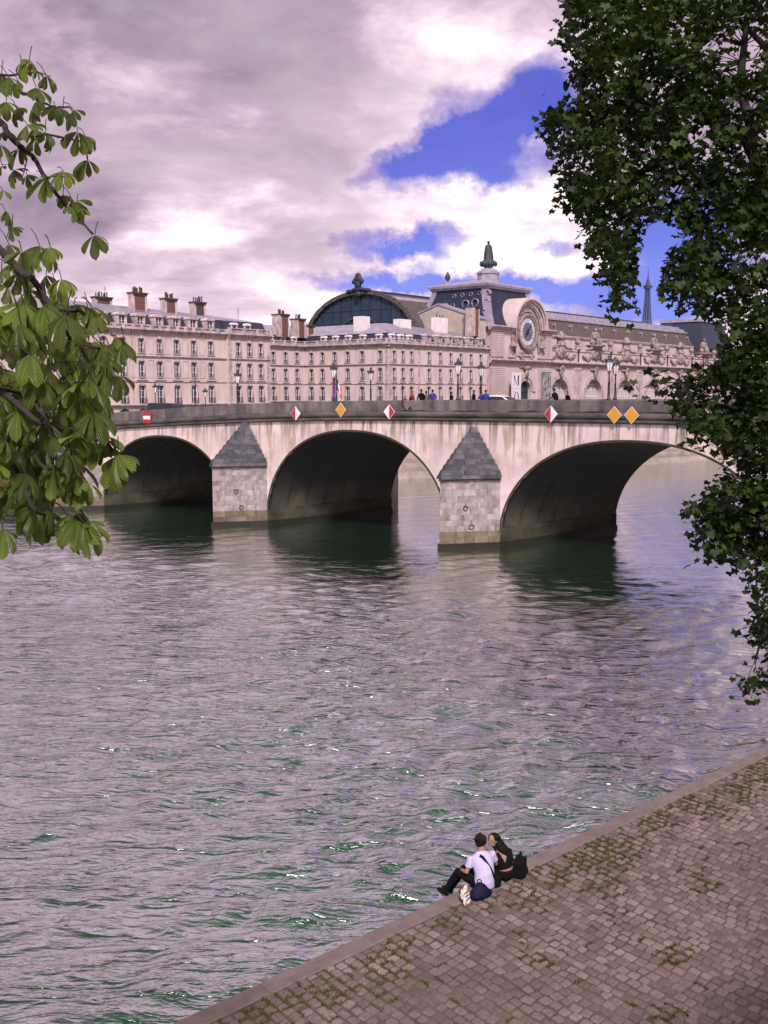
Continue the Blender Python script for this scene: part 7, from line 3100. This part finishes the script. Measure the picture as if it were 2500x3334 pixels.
# belongings beside the couple
P = quay(6.47, .34)
t = thing('backpack', P, q_rot+.5, 'black backpack standing on the cobbles right of the couple', 'backpack')
b = MB()
b.box((0, 0, .155), (.31, .19, .285))
b.ball((0, .0, .27), (.145, .085, .075), 12, 8)
b.ball((0, -.03, .13), (.15, .11, .11), 12, 8)
link('bag_body', remesh(b, .012, 'bag_body', M['blackcloth'], 9), t)
b = MB()
b.tube([(0, -.09, .03), (0, -.105, .10), (0, -.09, .19)], [(.10, .03), (.11, .045), (.09, .02)], 12, side=(1, 0, 0))
link('front_pocket', remesh(b, .012, 'front_pocket', M['blackcloth'], 2), t)
b = MB()
b.tube(curve_pts([(.10, .02, .31), (.18, .03, .35), (.215, .02, .27), (.205, .0, .17), (.16, -.01, .08)], 4), [(.018, .007)]*17, 6, side=(0, 1, 0))
b.build('shoulder_strap', M['blackcloth'], t, True)
b = MB()
b.tube(curve_pts([(-.03, .03, .34), (0, .035, .39), (.04, .03, .34)], 4), .008, 6)
b.build('grab_handle', M['blackcloth'], t, True)
P = quay(5.42, .40)
t = thing('tote_bag', P, q_rot, 'dark navy bag slumped on the cobbles behind the white t-shirt', 'bag')
b = MB()
b.tube([(.0, 0, .014), (.0, .0, .05), (.01, .01, .13), (.02, .03, .20), (.03, .05, .235)], [(.195, .115), (.205, .13), (.165, .105), (.10, .06), (.04, .02)], 14, side=(1, -.2, 0))
b.ball((.14, -.03, .06), (.09, .09, .055), 10, 7)
b.ball((-.10, -.03, .07), (.10, .08, .06), 10, 7)
link('bag_body', remesh(b, .012, 'bag_body', M['navy'], 2), t)
b = MB()
b.tube(curve_pts([(-.04, .02, .21), (.0, .06, .27), (.07, .06, .26), (.09, .03, .18)], 4), .009, 6)
b.build('handle', M['navy'], t, True)
P = quay(5.20, .37)
t = thing('paper_bag', P, q_rot+.25, 'crumpled white printed paper bag leaning on the navy bag', 'bag')
t.scale = (1.35, 1.2, 1.05)
b = MB()
rr = random.Random(8)
g = [[None]*6 for _ in range(9)]
for i in range(9):
    for j in range(6):
        u, v = i/8, j/5
        x = -.05+(v-.5)*.15*(1-.2*u)+rr.gauss(0, .006)
        y = -.02+u*.07+rr.gauss(0, .006)
        z = .012+u*.235-.03*abs(v-.5)+rr.gauss(0, .005)*(i > 0)
        g[i][j] = (x, y, z)
vs = [p for r_ in g for p in r_]+[(x+.02+.02*math.sin(i), y+.045*math.sin(math.pi*(i//6)/9+.2), max(z, .012)) for i, (x, y, z) in enumerate([p for r_ in g for p in r_])]
f = []
for i in range(8):
    for j in range(5):
        k = i*6+j
        f += [(k, k+1, k+7, k+6), (54+k+6, 54+k+7, 54+k+1, 54+k)]
for i in range(8):
    f += [(i*6, i*6+6, 54+i*6+6, 54+i*6), (54+i*6+5, 54+i*6+11, i*6+11, i*6+5)]
f += [tuple([j for j in range(6)]+[54+j for j in range(5, -1, -1)])]
b.add(vs, f)
M['paper'] = mat('printed_paper', (0.56, 0.47, 0.45), (0.30, 0.20, 0.17), 0.8, 26, (1, 1, 1), 0.4, 20, detail=2, lo=.5, hi=.62)
b.build('paper_shell', M['paper'], t)
b = MB()
for k in range(3):
    b.box((-.055+rr.uniform(-.01, .01), -.032+.07*(.3+.2*k), .07+.05*k), (.09, .003, .012), rx=-.28)
b.build('print_line', M['ink'], t)
P = quay(5.28, .12)
t = thing('drink_can', P, q_rot, 'dark red drink can on the kerb beside the paper bag', 'can')
b = MB()
b.lathe([(.024, 0), (.032, .008), (.033, .012), (.033, .135), (.027, .147)], (0, 0, 0.006), 16)
M['canred'] = mat('can_red', (0.10, 0.014, 0.016), (0.05, 0.010, 0.012), 0.3, 4)
b.build('can_body', M['canred'], t, True)
b = MB()
b.lathe([(.0265, .1475), (.028, .152), (.024, .152), (.022, .148)], (0, 0, .006), 16)
b.build('can_lid', M['chrome'], t, True)


# walkers on the bridge


def walker_meshes(pose):
    V = Vector
    lean = .18 if pose == 'lean' else .03
    b = MB()
    sh = V((0, lean, 1.42))
    b.tube([V((0, 0, .9)), V((0, .0, 1.05)), V((0, lean*.6, 1.25)), V((0, lean, 1.42)), V((0, lean*1.05, 1.47))], [(.16, .11), (.145, .10), (.17, .11), (.15, .085), (.06, .055)], 12, side=(1, 0, 0))
    b.tube([V((0, lean, 1.44)), V((0, lean*1.2, 1.56))], [.055, .05], 8)
    head_parts(b, V((0, lean*1.3, 1.64)), .1, 1)
    st = .16 if pose == 'walk' else .03
    legs = []
    arms = []
    for s in (-1, 1):
        h, k, a = V((s*.09, 0, .9)), V((s*.10, s*st*.8+.04, .5)), V((s*.10, s*st*1.3, .09))
        legs.append((h, k, a))
        b.tube([h, h.lerp(k, .5), k, k.lerp(a, .4), a], [.085, .07, .055, .054, .04], 8)
        b.ball(a+V((0, .06, -.055)), (.045, .12, .035), 8, 6)
        e = V((s*.27, -s*st*.5+lean*.6, 1.14))
        w = V((s*.25, .12-s*st*.5+lean, .93)) if pose != 'lean' else V((s*.18, .42, 1.05))
        arms.append((V((s*.19, lean, 1.40)), e, w))
        b.tube([arms[-1][0], e, e.lerp(w, .5), w], [.05, .04, .037, .028], 8)
    body = remesh(b, .022, 'body', M['skin'], 3)
    hm = MB()
    for (_, e, w) in arms:
        hand(hm, w, w-e, (0, 1, -.2))
    body = merge_in(body, hm)
    b = MB()
    b.tube([V((0, 0, .80)), V((0, .0, 1.05)), V((0, lean*.6, 1.25)), V((0, lean, 1.42)), V((0, lean*1.05, 1.49))], [(.185, .135), (.175, .13), (.195, .135), (.175, .105), (.08, .075)], 12, side=(1, 0, 0))
    for s, e, w in arms:
        b.tube([s, e, e.lerp(w, .5), e.lerp(w, .9)], [.07, .058, .052, .046], 8)
    coat = remesh(b, .022, 'jacket', M['blackcloth'], 2)
    b = MB()
    b.tube([V((-.08, 0, .88)), V((.08, 0, .88))], .11, 8)
    for h, k, a in legs:
        b.tube([h, h.lerp(k, .5), k, k.lerp(a, .4), k.lerp(a, .95)], [.10, .085, .07, .066, .06], 8)
    trs = remesh(b, .022, 'trousers', M['blackcloth'], 2)
    b = MB()
    c = V((0, lean*1.3, 1.64))
    b.ball(c+V((0, -.015, .042)), (.085, .10, .085), 10, 8)
    b.ball(c+V((0, -.05, -.02)), (.08, .06, .09), 10, 8)
    hair = remesh(b, .016, 'hair', M['hairbrown'], 2)
    return body, coat, trs, hair


POSES = {p: walker_meshes(p) for p in ('walk', 'stand', 'lean')}


def walker(px, w, rz, coat, pose, label, hgt=1.0, hair='hairbrown', trousers='blackcloth', dx=0.0):
    P = bridge_at(px, w)
    t = thing('person', P, br_rot+rz, label, 'person', 'people on the bridge')
    t.scale = (hgt, hgt, hgt)
    body, ct, tr, hr = POSES[pose]
    link('body', body, t)
    for nm, me, mm in (('jacket', ct, coat), ('trousers', tr, trousers), ('hair', hr, hair)):
        m2 = me.copy()
        m2.materials[0] = M[mm]
        link(nm, m2, t)
    return t


walker(1340, 1.4, -1.3, 'coatred', 'walk', 'person in a red jacket, leftmost of the walkers on the bridge', .98, 'hairblack')
walker(1372, 1.2, 1.2, 'blackcloth', 'walk', 'tall person in black walking right of the red jacket', 1.05, 'hairblack')
walker(1388, 2.2, 1.5, 'coatgrey', 'stand', 'person in grey half hidden between the two nearest walkers', .97)
walker(1408, 1.1, .6, 'coatblue', 'stand', 'person in a blue jacket, right of the person in grey', 1.03, 'hairblack')
walker(1468, 1.6, -.5, 'blackcloth', 'walk', 'lone person in black just left of the tall lamp post', .92)
walker(1543, 1.3, 2.2, 'blackcloth', 'stand', 'person in black between the two right-hand lamp posts', .99, 'hairblack')
walker(1566, 2.4, 1.4, 'coatblue', 'walk', 'person in blue behind the lamp post left of the car', .93)
walker(1580, 1.3, .3, 'coatblue', 'stand', 'person in blue closest to the silver white car', 1.0, 'hairblack')
walker(1810, 1.0, 1.2, 'blackcloth', 'lean', 'person in black leaning by the parapet in front of the first arcade arch', 1.04)
walker(1852, 0.95, 2.6, 'blackcloth', 'lean', 'dark-haired person in black at the parapet, rightmost on the bridge', .92, 'hairblack')
# black cap / bag details on two walkers
t = thing('handbag', bridge_at(1336, 1.05)+Vector((0, 0, .95)), br_rot, 'small black bag carried by the person in red', 'bag')
b = MB()
b.tube([(0, 0, 0), (0, 0, .12), (0, 0, .24)], [(.13, .06), (.14, .07), (.10, .05)], 10, side=(1, 0, 0))
b.build('bag_body', M['blackcloth'], t, True)
b = MB()
b.tube(curve_pts([(-.09, 0, .22), (-.03, 0, .45), (.03, 0, .45), (.09, 0, .22)], 4), .012, 5)
b.build('strap', M['blackcloth'], t)
